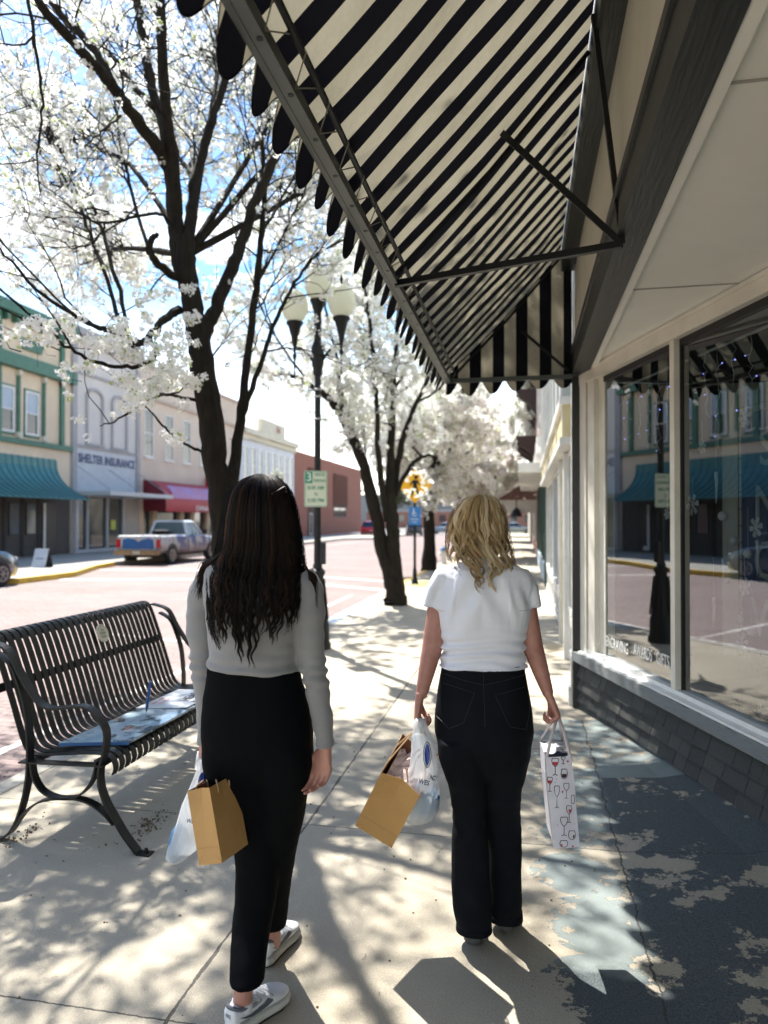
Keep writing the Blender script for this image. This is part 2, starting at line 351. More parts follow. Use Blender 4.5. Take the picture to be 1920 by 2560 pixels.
# painted street lines
m_line = mat('line_white', (.62,.60,.57), (.30,.22,.20), scale=9, rough=.7, lo=.38, hi=.56)
def line(name, pts, w, z=-.146):
    mb = MB(); n = []
    for i, (x, y) in enumerate(pts):
        a = Vector(pts[max(i-1, 0)]); c = Vector(pts[min(i+1, len(pts)-1)]); t = (c-a).normalized(); q = Vector((-t.y, t.x))*w/2
        n.append([(x-q.x, y-q.y, z), (x+q.x, y+q.y, z)])
    mb.loft(n, closed=False); tag(build(mb, name, m_line), kind='structure')
line('crosswalk_line', [(-3.3,19.6), (-6.1,21.0), (-11.3,23.0), (-14.7,22.6)], .32)
line('crosswalk_line', [(-3.3,17.3), (-5.3,18.5), (-9.6,19.5), (-13.4,18.6)], .32)
line('gutter_line', [(-3.9,-10), (-3.88,4.8), (-3.95,16)], .10)
line('parking_line', [(-3.9,9.2), (-6.3,9.9)], .10); line('parking_line', [(-3.9,2.4), (-6.3,3.0)], .10)
line('opposite_parking_line', [(-13.1,24.5), (-13.1,58)], .12); line('opposite_parking_line', [(-13.1,-10), (-13.1,16)], .12)
# grit, twigs and fallen bits on the walk: nobody could count them
mb = MB(); rr = random.Random(3)
for i in range(420):
    x = rr.uniform(-2.9, .42); y = rr.uniform(1.8, 9); s = rr.uniform(.002, .0065)
    a = rr.uniform(0, PI)
    if i % 5 == 0:
        L_ = rr.uniform(.012, .04); mb.tube([(x, y, .003), (x+L_*.5*math.cos(a), y+L_*.5*math.sin(a), .006), (x+L_*math.cos(a+.4), y+L_*math.sin(a+.4), .003)], .0011, 4)
    else: mb.ball((x, y, s*.5), s, 5, 3, (1, rr.uniform(.5, 1), .6))
for cx, cy, sp, cnt in ((-3.35,4.4,.35,260), (-1.95,3.42,.08,120), (-2.5,3.2,.06,60)):
    for i in range(cnt):
        x = rr.gauss(cx, sp*.5); y = rr.gauss(cy, sp*1.4); s = rr.uniform(.002, .007)
        z = 0 if x > -3.1 else -.15
        mb.ball((x, y, z+s*.5), s, 5, 3)
tag(build(mb, 'pavement_grit', mat('grit', (.07,.05,.035), (.25,.18,.1), scale=30, rough=.9)), kind='stuff')
# ---------------------------------------------------------------- buildings across the street
m_glass = mat('window_glass', (.035,.045,.055), (.02,.025,.03), scale=.7, rough=.06, spec=.9)
m_glassb = mat('window_glass_sky', (.10,.14,.18), (.05,.07,.09), scale=.5, rough=.05, spec=1)
m_curt = mat('curtain', (.42,.50,.58), (.30,.38,.46), scale=18, rough=.35, stretch=(1,1,.05))
m_white = mat('white_paint', (.74,.74,.72), (.62,.62,.60), scale=3, rough=.5)
m_green = mat('green_paint', (.055,.17,.115), (.04,.13,.09), scale=4, rough=.5)
FX = -21.3
def window(parent, X, y0, y1, z0, z1, fm, gm=None, s=1, fw=.07, mull=True, proud=.05, sill=False, vert=0):
    """window frame part with its pane as sub-part, on a wall facing s*X"""
    a = lambda d: X+s*d
    f = MB()
    def bx(u0, u1, w0, w1, d0, d1): f.box(min(a(d0), a(d1)), max(a(d0), a(d1)), u0, u1, w0, w1)
    bx(y0-fw, y0, z0-fw, z1+fw, -.02, proud); bx(y1, y1+fw, z0-fw, z1+fw, -.02, proud)
    bx(y0, y1, z0-fw, z0, -.02, proud); bx(y0, y1, z1, z1+fw, -.02, proud)
    if mull: bx(y0, y1, (z0+z1)/2-.03, (z0+z1)/2+.03, 0, proud-.01)
    for k in range(vert):
        yc = y0+(y1-y0)*(k+1)/(vert+1); bx(yc-.03, yc+.03, z0, z1, 0, proud-.006)
    o = build(f, 'window', fm, parent)
    g = MB(); g.box(min(a(-.015), a(.012)), max(a(-.015), a(.012)), y0, y1, z0, z1); build(g, 'pane', gm or m_glass, o)
    if sill: q = MB(); q.box(min(a(-.01), a(proud+.06)), max(a(-.01), a(proud+.06)), y0-fw-.05, y1+fw+.05, z0-fw-.1, z0-fw-.003); build(q, 'sill', fm, o)
    return o
def strip(mb, X, y0, y1, z0, z1, d, s=1, back=.02): mb.box(min(X-s*back, X+s*d), max(X-s*back, X+s*d), y0, y1, z0, z1); return mb
# --- building 1: cream and green, teal metal awning
m_cream = mat('cream_stucco', (.74,.62,.46), (.65,.54,.40), scale=.7, rough=.85, bump=.2, bscale=30)
b1 = thing('commercial_building', 'cream two-storey building with green trim and a curved teal metal awning', 'building', (FX, 25.5, 0))
m = MB(); m.box(-34, FX, 19.8, 30.33, 2.62, 10.3); build(m, 'upper_wall', m_cream, b1)
m = MB(); strip(m, FX, 19.8, 30.36, 8.05, 8.62, .38); strip(m, FX, 19.8, 30.36, 4.86, 5.08, .16); strip(m, FX, 19.8, 30.36, 10.3, 10.75, .42, back=.3)
for y in (22.2, 25.4, 29.5): strip(m, FX, y, y+.24, 5.09, 8.04, .14)
for y in (20.6, 21.5, 23.3, 24.2, 26.72, 28.35): m.tube([(FX+.06, y, 5.35), (FX+.06, y, 7.75)], .085, 10)
for y in (29.5, 25.4): strip(m, FX, y, y+.24, 8.63, 10.29, .14)
for k in range(18): strip(m, FX, 19.95+k*.58, 20.1+k*.58, 9.98, 10.29, .3)
buildp(m, 'green_trim', m_green, b1)
m = MB()
for y in (20.6, 21.5, 23.3, 24.2, 26.72, 28.35):
    for z in (5.12, 7.78): strip(m, FX, y-.11, y+.11, z, z+.24, .2)
strip(m, FX, 29.5, 29.8, 7.8, 8.02, .2); buildp(m, 'column_capital', mat('capital_cream', (.62,.6,.5), scale=5), b1)
m = MB(); 
for y in (27.0, 21.0): 
    m.prism([(FX+.01, y, 9.0), (FX+.01, y+1.15, 9.0), (FX+.01, y+1.35, 9.45), (FX+.01, y-.2, 9.45)], (.1, 0, 0))
buildp(m, 'green_bracket', m_green, b1)
for y in (20.2, 21.95, 23.75, 25.55, 27.1):
    w = window(b1, FX, y+.15, y+.85, 5.4, 7.15, m_white, m_glass, fw=.09, proud=.07)
    q = MB(); q.box(FX, FX+.025, y+.15, y+.85, 6.3, 7.15); build(q, 'curtain', m_curt, w)
    q = MB(); strip(q, FX, y+.02, y+.058, 5.24, 7.3, .05); strip(q, FX, y+.944, y+.985, 5.24, 7.3, .05); strip(q, FX, y+.02, y+.985, 7.244, 7.32, .05); strip(q, FX, y+.02, y+.985, 5.2, 5.306, .05); build(q, 'casing', m_green, w)
m_teal = mat('teal_metal', (.04,.19,.19), (.03,.15,.15), scale=3, rough=.4)
aw = thing('metal_awning', 'curved teal standing-seam metal awning on the cream building', 'awning', (FX, 25, 2.6))
m = MB(); prof = []
for i in range(9):
    t = i/8; prof.append((FX+.02+1.75*(t**1.9), 4.38-1.85*(t**.75)))
r = [[(x, 17.5, z) for x, z in prof], [(x, 29.3, z) for x, z in prof]]
r2 = [[(x, 17.5, z-.03) for x, z in prof], [(x, 29.3, z-.03) for x, z in prof]]
m.loft([[r[0][i], r[1][i], r2[1][i], r2[0][i]] for i in range(9)]); build(m, 'awning_sheet', m_teal, aw)
m = MB()
for k in range(30): m.tube([(x, 17.6+k*.4, z+.015) for x, z in prof], .02, 5)
build(m, 'standing_seams', mat('teal_dark', (.02,.13,.15), rough=.4), aw)
m = MB(); m.prism([(FX+.01, 29.3, 2.56)] + [(x, 29.3, z-.03) for x, z in prof], (0, .04, 0)); build(m, 'end_panel', m_teal, aw)
m = MB(); m.box(-34, FX-.02, 19.8, 30.3, 0, 2.6); br1 = brickmat('dark_brick', (.085,.075,.068), (.06,.055,.05), (.12,.11,.1), .3, .1, .01, plane='yz'); build(m, 'ground_floor_wall', br1, b1)
for y in (20.4, 21.9, 23.4, 24.9, 26.3, 27.35): window(b1, FX-.02, y, y+.62, 1.0, 2.3, mat('dark_frame', (.03,.03,.03), rough=.5), m_glassb, mull=False, fw=.05)
m = MB(); strip(m, FX-.02, 28.35, 29.3, 0.02, 2.45, .03); build(m, 'shop_door', mat('dark_door', (.02,.02,.022), rough=.4), b1)
m = MB(); strip(m, FX-.02, 28.42, 28.56, .1, 2.35, .06); strip(m, FX-.02, 28.55, 28.85, .1, .3, .06); buildp(m, 'door_frame', m_white, b1)
m = MB()
for y in (21.6, 23.1, 24.6, 26.0, 27.1, 28.15): strip(m, FX-.02, y-.1, y+.05, 0, 2.55, .06)
buildp(m, 'pier', mat('pier_brown', (.05,.042,.036), rough=.8), b1)
# --- grey building, blue lettering
m_grey = mat('grey_stone', (.62,.60,.57), (.55,.53,.50), scale=.6, rough=.85, bump=.15, bscale=25)
m_gtrim = mat('grey_trim', (.38,.375,.38), (.33,.325,.33), scale=1, rough=.8)
b2 = thing('commercial_building', 'grey two-storey building with blind arched windows and blue lettering', 'building', (FX, 33.4, 0))
m = MB(); m.box(-34, FX, 30.37, 36.5, 2.75, 10.6); build(m, 'facade', m_grey, b2)
m = MB(); strip(m, FX, 30.37, 36.5, 10.6, 10.95, .35, back=1); strip(m, FX, 30.37, 36.5, 10.3, 10.58, .2); strip(m, FX, 30.4, 30.75, 2.75, 10.2, .1); strip(m, FX, 36.15, 36.48, 2.75, 10.2, .1); strip(m, FX, 30.76, 36.14, 5.15, 5.3, .06); strip(m, FX, 30.76, 36.14, 8.75, 8.9, .08)
buildp(m, 'stone_trim', m_gtrim, b2)
for y0, y1 in ((31.65, 32.85), (33.85, 35.1)):
    m = MB(); 
    for (a0, a1) in ((y0-.12, y0), (y1, y1+.12)): strip(m, FX, a0, a1, 5.42, 7.75, .1)
    strip(m, FX, y0-.15, y1+.15, 5.3, 5.415, .14)
    yc, rr_ = (y0+y1)/2, (y1-y0)/2
    for k in range(12):
        a, b_ = PI*k/12, PI*(k+1)/12
        m.prism([(FX+.001, yc-rr_*math.cos(a), 7.75+rr_*.55*math.sin(a)), (FX+.001, yc-rr_*math.cos(b_), 7.75+rr_*.55*math.sin(b_)), (FX+.001, yc-(rr_+.13)*math.cos(b_), 7.75+(rr_*.55+.15)*math.sin(b_)), (FX+.001, yc-(rr_+.13)*math.cos(a), 7.75+(rr_*.55+.15)*math.sin(a))], (.1, 0, 0))
    build(m, 'blind_window', m_gtrim, b2)
m = MB(); strip(m, FX, 30.8, 36.1, 3.0, 5.1, .03); build(m, 'sign_board', mat('board_grey', (.54,.57,.59), (.48,.51,.53), scale=2, rough=.7), b2)
m = MB(); put_text(m, 'SHELTER INSURANCE', (FX+.05, 33.45, 4.62), (0,1,0), (0,0,1), .60, bold=.035, width=5.1); build(m, 'lettering', mat('navy_letters', (.025,.05,.16), rough=.5), b2)
m = MB(); m.box(FX+.0, FX+2.1, 30.4, 36.5, 2.78, 2.98); 
build(m, 'flat_canopy', mat('canopy_metal', (.45,.49,.52), rough=.4), b2)
m = MB()
for y in (30.8, 33.4, 36.3): m.tube([(FX+.04, y, 4.25), (FX+1.95, y, 2.98)], .022, 6)
buildp(m, 'canopy_rod', m_gtrim, b2)
m = MB(); m.box(-34, -23.3, 30.37, 36.5, 0, 2.74); m.box(-23.3, FX, 34.9, 36.5, 0, 2.74); m.box(-23.3, FX, 30.37, 30.6, 0, 2.74)
build(m, 'ground_floor_wall', mat('beige_wall', (.40,.36,.31), scale=1), b2)
m = MB(); m.box(FX-.02, FX+.16, 30.62, 30.8, 0, 2.77); m.box(FX-.02, FX+.1, 31.6, 31.7, 0.1, 2.77); m.box(FX-.02, FX+.1, 33.3, 33.4, 0.1, 2.77); m.box(FX-.02, FX+.1, 34.8, 34.9, 0.1, 2.77); m.box(FX-.02, FX+.08, 30.8, 34.9, 0, .15)
buildp(m, 'shop_frame', mat('frame_grey', (.5,.52,.55), rough=.5), b2)
m = MB(); m.box(FX-.05, FX-.03, 30.8, 34.85, .15, 2.75); build(m, 'shop_window', m_glass, b2)
m = MB(); m.box(FX+.001, FX+.012, 33.75, 34.2, 1.1, 1.6); build(m, 'yellow_poster', mat('poster_yel', (.55,.6,.12), rough=.7), b2)
# --- tan building
m_tan = mat('tan_stucco', (.66,.56,.46), (.58,.49,.40), scale=.5, rough=.85, bump=.15, bscale=25)
b3 = thing('commercial_building', 'tan two-storey building with narrow recessed windows above the red awning', 'building', (FX, 42, 0))
m = MB(); m.box(-34, FX, 36.53, 50.9, 2.9, 10.4); build(m, 'facade', m_tan, b3)
m = MB(); strip(m, FX, 36.53, 50.9, 10.4, 10.6, .1, back=1); strip(m, FX, 36.55, 50.9, 8.55, 8.72, .14); buildp(m, 'ledge', mat('tan_trim', (.5,.4,.33), rough=.8), b3)
for y in (37.1, 39.5, 41.8, 44.2, 46.6): window(b3, FX, y, y+.85, 5.3, 7.9, m_white, m_glass, fw=.06, sill=True)
m = MB(); m.box(-34, FX-.3, 36.53, 50.9, 0, 2.88)
for y in (36.55, 38.1, 41.4, 42.9, 45.2, 47.8, 50.2): m.box(FX-.29, FX-.004, y, y+.5, 0, 2.9)
build(m, 'ground_floor_wall', mat('tan_pier', (.58,.44,.30), scale=2), b3)
m = MB(); m.box(FX-.28, FX-.25, 37, 50.2, .6, 2.7); build(m, 'shop_window', m_glass, b3)
m_red = mat('red_canvas', (.42,.015,.03), (.33,.012,.025), scale=2, rough=.55)
aw = thing('canvas_awning', 'dark red canvas awning with white lettering on the tan building', 'awning', (FX, 41, 2.4))
prof = [(FX+.02+1.4*math.sin(PI/2*i/7), 2.55+1.35*math.cos(PI/2*i/7)) for i in range(8)] + [(FX+1.42, 2.1)]
m = MB(); m.loft([[(x, 37.0, z), (x, 45.0, z), (x-.02, 45.0, z-.03), (x-.02, 37.0, z-.03)] for x, z in prof]); build(m, 'canvas', m_red, aw, smooth=True)
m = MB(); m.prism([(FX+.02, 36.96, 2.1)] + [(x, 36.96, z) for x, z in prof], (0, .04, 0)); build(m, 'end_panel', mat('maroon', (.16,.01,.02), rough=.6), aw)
m = MB(); prof2 = [(FX+.02+1.5*math.sin(PI/2*i/7), 2.6+1.95*math.cos(PI/2*i/7)) for i in range(8)] + [(FX+1.53, 2.1)]
m.loft([[(x, 45.0, z), (x, 47.6, z), (x-.02, 47.6, z-.03), (x-.02, 45.0, z-.03)] for x, z in prof2]); m.prism([(FX+.02, 44.96, 2.1)] + [(x, 44.96, z) for x, z in prof2], (0, .03, 0)); build(m, 'raised_canvas', m_red, aw, smooth=True)
m = MB(); m.loft([[(x+.02, 37.9, z+.01), (x+.02, 43.9, z+.01)] for x, z in prof[3:7]], closed=False); build(m, 'glint_panel', mat('glint_lilac', (.40,.26,.50), (.5,.2,.3), scale=1.5, rough=.6), aw)  # lilac sun glint on the red canvas, put in as a coloured sheet
m = MB(); put_text(m, 'CHINA  PALACE', (FX+1.44, 42.6, 2.31), (0,1,0), (0,0,1), .42, bold=.02, width=3.9); build(m, 'lettering', m_white, aw)
# --- ornate pale building
m_pale = mat('pale_blue_paint', (.64,.68,.74), (.56,.60,.66), scale=1, rough=.6)
b4 = thing('commercial_building', 'pale blue-white ornate building with tall narrow windows and a cornice', 'building', (FX, 57, 0))
m = MB(); m.box(-34, FX, 51, 63.9, 3.3, 8.3); build(m, 'facade', m_pale, b4)
m = MB(); strip(m, FX, 51, 63.95, 8.3, 8.75, .5, back=1); strip(m, FX, 51, 63.9, 7.9, 8.29, .25); strip(m, FX, 54.6, 60.4, 8.76, 9.9, .35)
buildp(m, 'cornice', mat('cornice_cream', (.62,.58,.45), scale=2), b4)
m = MB(); put_text(m, 'RA', (FX+.37, 58.6, 9.35), (0,1,0), (0,0,1), .75, bold=.02); build(m, 'lettering', mat('red_letter', (.35,.03,.03)), b4)
for k in range(8): window(b4, FX, 51.6+k*1.55, 52.45+k*1.55, 4.6, 7.3, m_white, m_glassb, fw=.1, vert=0)
m = MB(); m.box(-34, FX-.1, 51, 63.9, 0, 3.25); build(m, 'ground_floor_wall', mat('grey_shop', (.25,.24,.23)), b4)
# --- red brick building past the corner
br_red = brickmat('red_brick', (.27,.085,.05), (.20,.062,.038), (.32,.22,.18), .4, .14, .012, plane='yz')
b5 = thing('brick_building', 'low red brick building with vertical slot panels past the pale ornate one', 'building', (FX, 77, 0))
m = MB(); m.box(-34, FX, 64, 92, 0, 8.2); build(m, 'wall', br_red, b5)
m = MB(); m_slot = mat('slot_brown', (.07,.03,.02), rough=.8)
for y0, y1 in ((68.2, 71.6), (77.8, 84.2)):
    strip(m, FX, y0, y1, 0 if y0 < 70 else 3.0, 6.9, .03)
buildp(m, 'panel', m_slot, b5)
m = MB()
for y0, y1 in ((68.2, 71.6), (77.8, 84.2)):
    k = y0+.25
    while k < y1: strip(m, FX, k, k+.14, 3.4, 6.9, .12); k += .5
buildp(m, 'brick_fin', mat('fin_red', (.17,.055,.035)), b5)
window(b5, FX, 78.2, 83.6, 2.0, 3.5, mat('dark_frame', (.03,.03,.03)), m_glass, mull=False, vert=1, fw=.1); window(b5, FX, 68.9, 69.7, .2, 2.2, m_white, m_glass, mull=False, fw=.1)
# --- building nearer than the cream one (seen in the window reflections)
b0 = thing('mansard_building', 'grey building with a brown shingled mansard, left of the cream building', 'building', (FX, 12, 0))
m = MB(); m.box(-34, FX, 2, 19.78, 0, 9.2); build(m, 'wall', mat('taupe_wall', (.27,.25,.24), (.22,.2,.19), scale=.7), b0)
m = MB(); m.loft([[(FX+.01, 3, 5.2), (FX+.01, 17.5, 5.2), (FX+.01, 17.5, 5.1), (FX+.01, 3, 5.1)], [(FX+2.2, 2, 2.9), (FX+2.2, 19, 2.9), (FX+2.2, 19, 2.8), (FX+2.2, 2, 2.8)]]); build(m, 'mansard', brickmat('brown_shingle', (.17,.10,.065), (.13,.075,.05), (.07,.04,.03), .5, .3, .02, plane='yx'), b0)
for y in (4, 8, 12, 16): window(b0, FX, y, y+1.8, .8, 2.4, m_white, m_glassb, mull=False)
# --- tall flat skyline pieces far down the street
def far_block(name, label, x0, x1, y0, y1, z1, m, cat='building', rows=None, group=None):
    b = thing(name, label, cat, ((x0+x1)/2, y0, 0), group=group); q = MB(); q.box(x0, x1, y0, y1, -.2, z1); build(q, 'wall', m, b)
    q = MB(); q.box(x0-.2, x1+.2, y0-.2, y1+.2, z1, z1+.4); build(q, 'roof', m_gtrim, b)
    if rows:
        q = MB(); n = int((x1-x0)/3)
        for k in range(n): q.box(x0+1+k*3, x0+2.4+k*3, y0-.05, y0+.02, rows, rows+1.5)
        buildp(q, 'window', m_glass, b)
    return b
far_block('brick_building', 'long low red brick building at the far end of the car park', -34, 2, 152, 160, 3.4, br_red, rows=1.2)
far_block('warehouse', 'grey flat-roofed warehouse behind the low red brick building', -50, -12, 185, 200, 8, mat('grey_far', (.30,.31,.33)))
far_block('pale_house', 'small cream building behind the parked cars on the left of the car park', -44, -36, 128, 136, 4.5, m_cream, rows=1.5)
# ---------------------------------------------------------------- the shop at the right: beam, soffit, slanting window wall
TH = R(17.15); WC = Vector((.49, 6.25, 0)); WS = Vector((math.sin(TH), -math.cos(TH), 0)); WN = Vector((-math.cos(TH), -math.sin(TH), 0))
def W(s, o, z): return WC + WS*s + WN*o + Vector((0, 0, z))
def wbox(mb, s0, s1, o0, o1, z0, z1): return mb.obox(W(s0, o0, z0), WS*(s1-s0), WN*(o1-o0), (0, 0, z1-z0))
def WIN(px, py, off=0): r = ray(px, py); return CAM + r*((off - (CAM-WC).dot(WN))/r.dot(WN))
def glass_mat():
    m = bpy.data.materials.new('shop_glass'); m.use_nodes = True; nt = m.node_tree; nt.nodes.clear()
    o = nt.nodes.new('ShaderNodeOutputMaterial'); mx = nt.nodes.new('ShaderNodeMixShader'); t = nt.nodes.new('ShaderNodeBsdfTransparent'); g = nt.nodes.new('ShaderNodeBsdfGlossy')
    t.inputs[0].default_value = (.60,.66,.64,1); g.inputs['Roughness'].default_value = .0; g.inputs['Color'].default_value = (.95,.97,1,1)
    f = nt.nodes.new('ShaderNodeLayerWeight'); f.inputs[0].default_value = .5
    k = mth(nt, 'ADD', mth(nt, 'MULTIPLY', mth(nt, 'POWER', f.outputs['Facing'], 5), 1.4), .20, True)
    nt.links.new(k, mx.inputs[0]); nt.links.new(t.outputs[0], mx.inputs[1]); nt.links.new(g.outputs[0], mx.inputs[2]); nt.links.new(mx.outputs[0], o.inputs[0]); return m
m_shopglass = glass_mat()
m_beam = mat('beam_black', (.014,.018,.018), (.008,.010,.010), scale=3, rough=.45, stretch=(6,.5,6), bump=.25, bscale=12)
m_creamp = mat('cream_paint', (.60,.57,.48), (.52,.49,.41), scale=2, rough=.6, bump=.12, bscale=30)
m_frame = mat('frame_cream', (.76,.73,.64), (.64,.61,.53), scale=3, rough=.45, bump=.1)
m_soff = mat('soffit_cream', (.80,.80,.74), (.74,.74,.68), scale=1.5, rough=.7, bump=.1, bscale=40)
shop = thing('shop_building', 'cream shop with slanting display windows, a black beam and grey shingles below', 'shop', (.49, 6.25, 0))
m = MB(); m.box(.40, .53, -3, 6.25, 2.83, 3.03); m.box(.385, .399, -3, 6.25, 2.99, 3.035); build(m, 'fascia_beam', m_beam, shop)
m = MB(); m.box(.42, .60, -3, 6.25, 3.031, 3.72); m.box(.42, .6, -3, 6.25, 3.9, 7.5); m.box(.60, 5, 6.2, 6.25, 2.9, 7.5); buildp(m, 'upper_wall', m_creamp, shop)
m = MB(); m.box(.31, .60, -3, 6.22, 3.721, 3.899); build(m, 'head_board', m_beam, shop)
m = MB(); E = W(9.7, 0, 0); m.prism([(.531, 6.25, 2.86), (.531, -3.0, 2.86), (E.x+.3, E.y, 2.86), (.83, 6.25, 2.86)], (0, 0, .05)); build(m, 'soffit', m_soff, shop)
m = MB(); m.box(.531, .575, -3, 6.2, 2.835, 2.858); build(m, 'soffit_moulding', m_soff, shop)
m = MB(); m.box(.56, 3.2, 2.18, 2.19, 2.855, 2.8595); m.box(.56, 3.2, 4.05, 4.06, 2.855, 2.8595); buildp(m, 'soffit_joint', mat('joint_grey', (.35,.34,.3)), shop)
m = MB(); wbox(m, .0, 9.7, -.06, .035, 2.745, 2.855); wbox(m, .3, 9.7, .036, .05, 2.83, 2.854); build(m, 'head_band', m_frame, shop)
m = MB(); wbox(m, .0, .13, -.10, .03, .40, 2.744); wbox(m, .15, .28, -.10, .02, .53, 2.744); wbox(m, .13, .15, -.10, -.03, .53, 2.744); wbox(m, .28, .40, -.10, -.02, .53, 2.744)
buildp(m, 'corner_post', m_frame, shop)
m = MB(); m.box(.40, .475, 6.255, 6.32, 0, 2.83); build(m, 'black_pipe', mat('black_metal', (.012,.013,.014), rough=.4), shop)
for s0 in (1.50, 3.12, 4.74, 6.36):
    m = MB(); wbox(m, s0, s0+.055, -.05, .02, .53, 2.744); build(m, 'mullion', m_frame, shop)
    m = MB(); wbox(m, s0+.0555, s0+.068, -.05, -.018, .53, 2.744); build(m, 'gasket', mat('gasket_black', (.01,.01,.01)), shop)
for s0, s1 in ((.40, 1.50), (1.575, 3.12), (3.195, 4.74), (4.815, 6.36)):
    m = MB(); m.add([W(s0,-.03,.53), W(s1,-.03,.53), W(s1,-.03,2.744), W(s0,-.03,2.744)], [(3,2,1,0)]); build(m, 'window_pane', m_shopglass, shop)
    m = MB(); wbox(m, s0, s1, -.05, -.01, 2.70, 2.7435); build(m, 'top_gasket', mat('gasket_black', (.01,.01,.01)), shop)
m_sill = mat('sill_white', (.85,.85,.82), (.76,.76,.73), scale=5, rough=.4)
m = MB(); wbox(m, .05, 9.7, -.07, .072, .485, .5); wbox(m, .12, 9.7, -.07, .02, .501, .529); build(m, 'window_sill', m_sill, shop)
def wood_grain():
    m, nt, b, out = nodes('sill_wood'); v, x, y, z = objco(nt); mp = nt.nodes.new('ShaderNodeMapping'); mp.inputs['Rotation'].default_value = (0, 0, TH); mp.inputs['Scale'].default_value = (8, .9, 14); nt.links.new(v, mp.inputs[0])
    w = nt.nodes.new('ShaderNodeTexWave'); w.inputs['Scale'].default_value = 3; w.inputs['Distortion'].default_value = 9; w.inputs['Detail'].default_value = 4; w.inputs['Detail Scale'].default_value = .8; nt.links.new(mp.outputs[0], w.inputs[0]); w.bands_direction = 'Z'
    nt.links.new(mixc(nt, w.outputs['Fac'], (.10,.115,.12), (.27,.29,.29)), b.inputs['Base Color']); b.inputs['Roughness'].default_value = .7; bumpn(nt, b, w.outputs['Fac'], .4, .004); return m
m_sw = wood_grain()
m = MB(); wbox(m, -.05, 9.7, -.07, .088, .405, .484); build(m, 'sill_board', m_sw, shop)
# shingles
def shingle_mat():
    m, nt, b, out = nodes('shingle'); v, x, y, z = objco(nt); mp = nt.nodes.new('ShaderNodeMapping'); mp.inputs['Scale'].default_value = (30, 30, 1.5); nt.links.new(v, mp.inputs[0])
    oi = nt.nodes.new('ShaderNodeNewGeometry'); f = noisef(nt, mp.outputs[0], 4, 6, .7, .3, .7)
    base = mixc(nt, oi.outputs['Random Per Island'], (.018,.021,.020), (.055,.058,.054)); nt.links.new(mixc(nt, mth(nt, 'MULTIPLY', f, .6), base, (.085,.085,.08)), b.inputs['Base Color'])
    b.inputs['Roughness'].default_value = .8; bumpn(nt, b, f, .6, .004); return m
m = MB(); rr = random.Random(11)
for row in range(4):
    z1 = .404-row*.105; s = -.02-rr.random()*.1
    while s < 9.6:
        w = rr.uniform(.09, .24); dz = rr.uniform(0, .006); o1 = .055-.0*row + rr.uniform(0, .004)
        a, b_ = s+.002, s+w-.003; zb = z1-.125-dz
        m.add([W(a,-.02,z1), W(b_,-.02,z1), W(b_,.012,z1), W(a,.012,z1), W(a,-.02,zb), W(b_,-.02,zb), W(b_,o1,zb), W(a,o1,zb)], [(0,1,2,3),(4,7,6,5),(0,4,5,1),(1,5,6,2),(2,6,7,3),(3,7,4,0)]); s += w
build(m, 'shingles', shingle_mat(), shop)
m = MB(); wbox(m, 0, 9.7, -.12, -.021, -.05, .4); build(m, 'base_wall', m_beam, shop)
m = MB(); m.box(.40, .47, 6.33, 6.45, 0, .2); m.box(.405, .465, 6.26, 6.32, .0, .0); 
m = MB(); m.box(.37, .48, 6.33, 6.44, 0, .16); m.box(.39, .48, 6.33, 6.44, .16, .42); buildp(m, 'peeling_post_base', mat('peeling_white', (.74,.74,.72), (.35,.33,.3), scale=14, rough=.8, lo=.36, hi=.42), shop)
# display interior
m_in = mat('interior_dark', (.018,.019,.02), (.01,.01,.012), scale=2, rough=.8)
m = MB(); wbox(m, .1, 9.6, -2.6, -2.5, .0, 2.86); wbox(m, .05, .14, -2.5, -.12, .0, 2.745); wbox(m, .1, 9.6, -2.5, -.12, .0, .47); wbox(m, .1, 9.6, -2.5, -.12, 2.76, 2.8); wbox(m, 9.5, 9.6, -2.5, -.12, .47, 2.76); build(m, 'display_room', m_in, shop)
m = MB()
for t, px0, px1, y0_, y1_ in (('ENGRAVING', 1515, 1570, 1613, 1634), ('AWARDS', 1584, 1630, 1634, 1652), ('GIFTS', 1641, 1673, 1654, 1670)):
    a = WIN(px0, y0_, -.02); b_ = WIN(px1, y1_+0, -.02); mid = (a+b_)/2
    m = MB(); put_text(m, t, (mid.x, mid.y, (a.z+b_.z)/2+.03), WS, (0,0,1), .115, bold=.012, width=(b_-a).length, th=.0); build(m, 'window_lettering', mat('vinyl_white', (.8,.8,.78), rough=.5), shop)
# icicle light strings, one per pane
m_cord = mat('white_cord', (.45,.47,.48), rough=.5)
def emit(name, col, st):
    m, nt, b, out = nodes(name); b.inputs['Base Color'].default_value = c4(col); b.inputs['Emission Color'].default_value = c4(col); b.inputs['Emission Strength'].default_value = st; return m
m_led = emit('blue_led', (.25,.28,1.0), 1.6)
def icicles(s0, s1, label, seed):
    rr = random.Random(seed); t = thing('icicle_lights', label, 'string lights', tuple(W(s0, -.14, 2.6)), group='icicle lights in the shop window')
    m = MB(); m.tube([W(s0, -.12, 2.635), W(s1, -.12, 2.635)], .009, 6); build(m, 'rod', m_cord, t)
    c = MB(); l = MB(); s = s0+.06
    while s < s1-.03:
        z = 2.63; L_ = rr.uniform(.35, .75); pts = []; n = int(L_/.035)
        for i in range(n): pts.append(W(s+rr.gauss(0, .006), -.13+rr.gauss(0, .006), z-i*.035))
        c.tube(pts, .0018, 4)
        for i in range(3, n, 4):
            p = pts[i]; q = p + WS*rr.choice((-1, 1))*rr.uniform(.025, .045) + Vector((0, 0, rr.uniform(-.02, .012)))
            c.tube([p, q], .0032, 4)
            if rr.random() < .55: l.ball(q, .0042, 6, 4)
        s += rr.uniform(.12, .17)
    build(c, 'cord', m_cord, t); build(l, 'bulb', m_led, t); return t
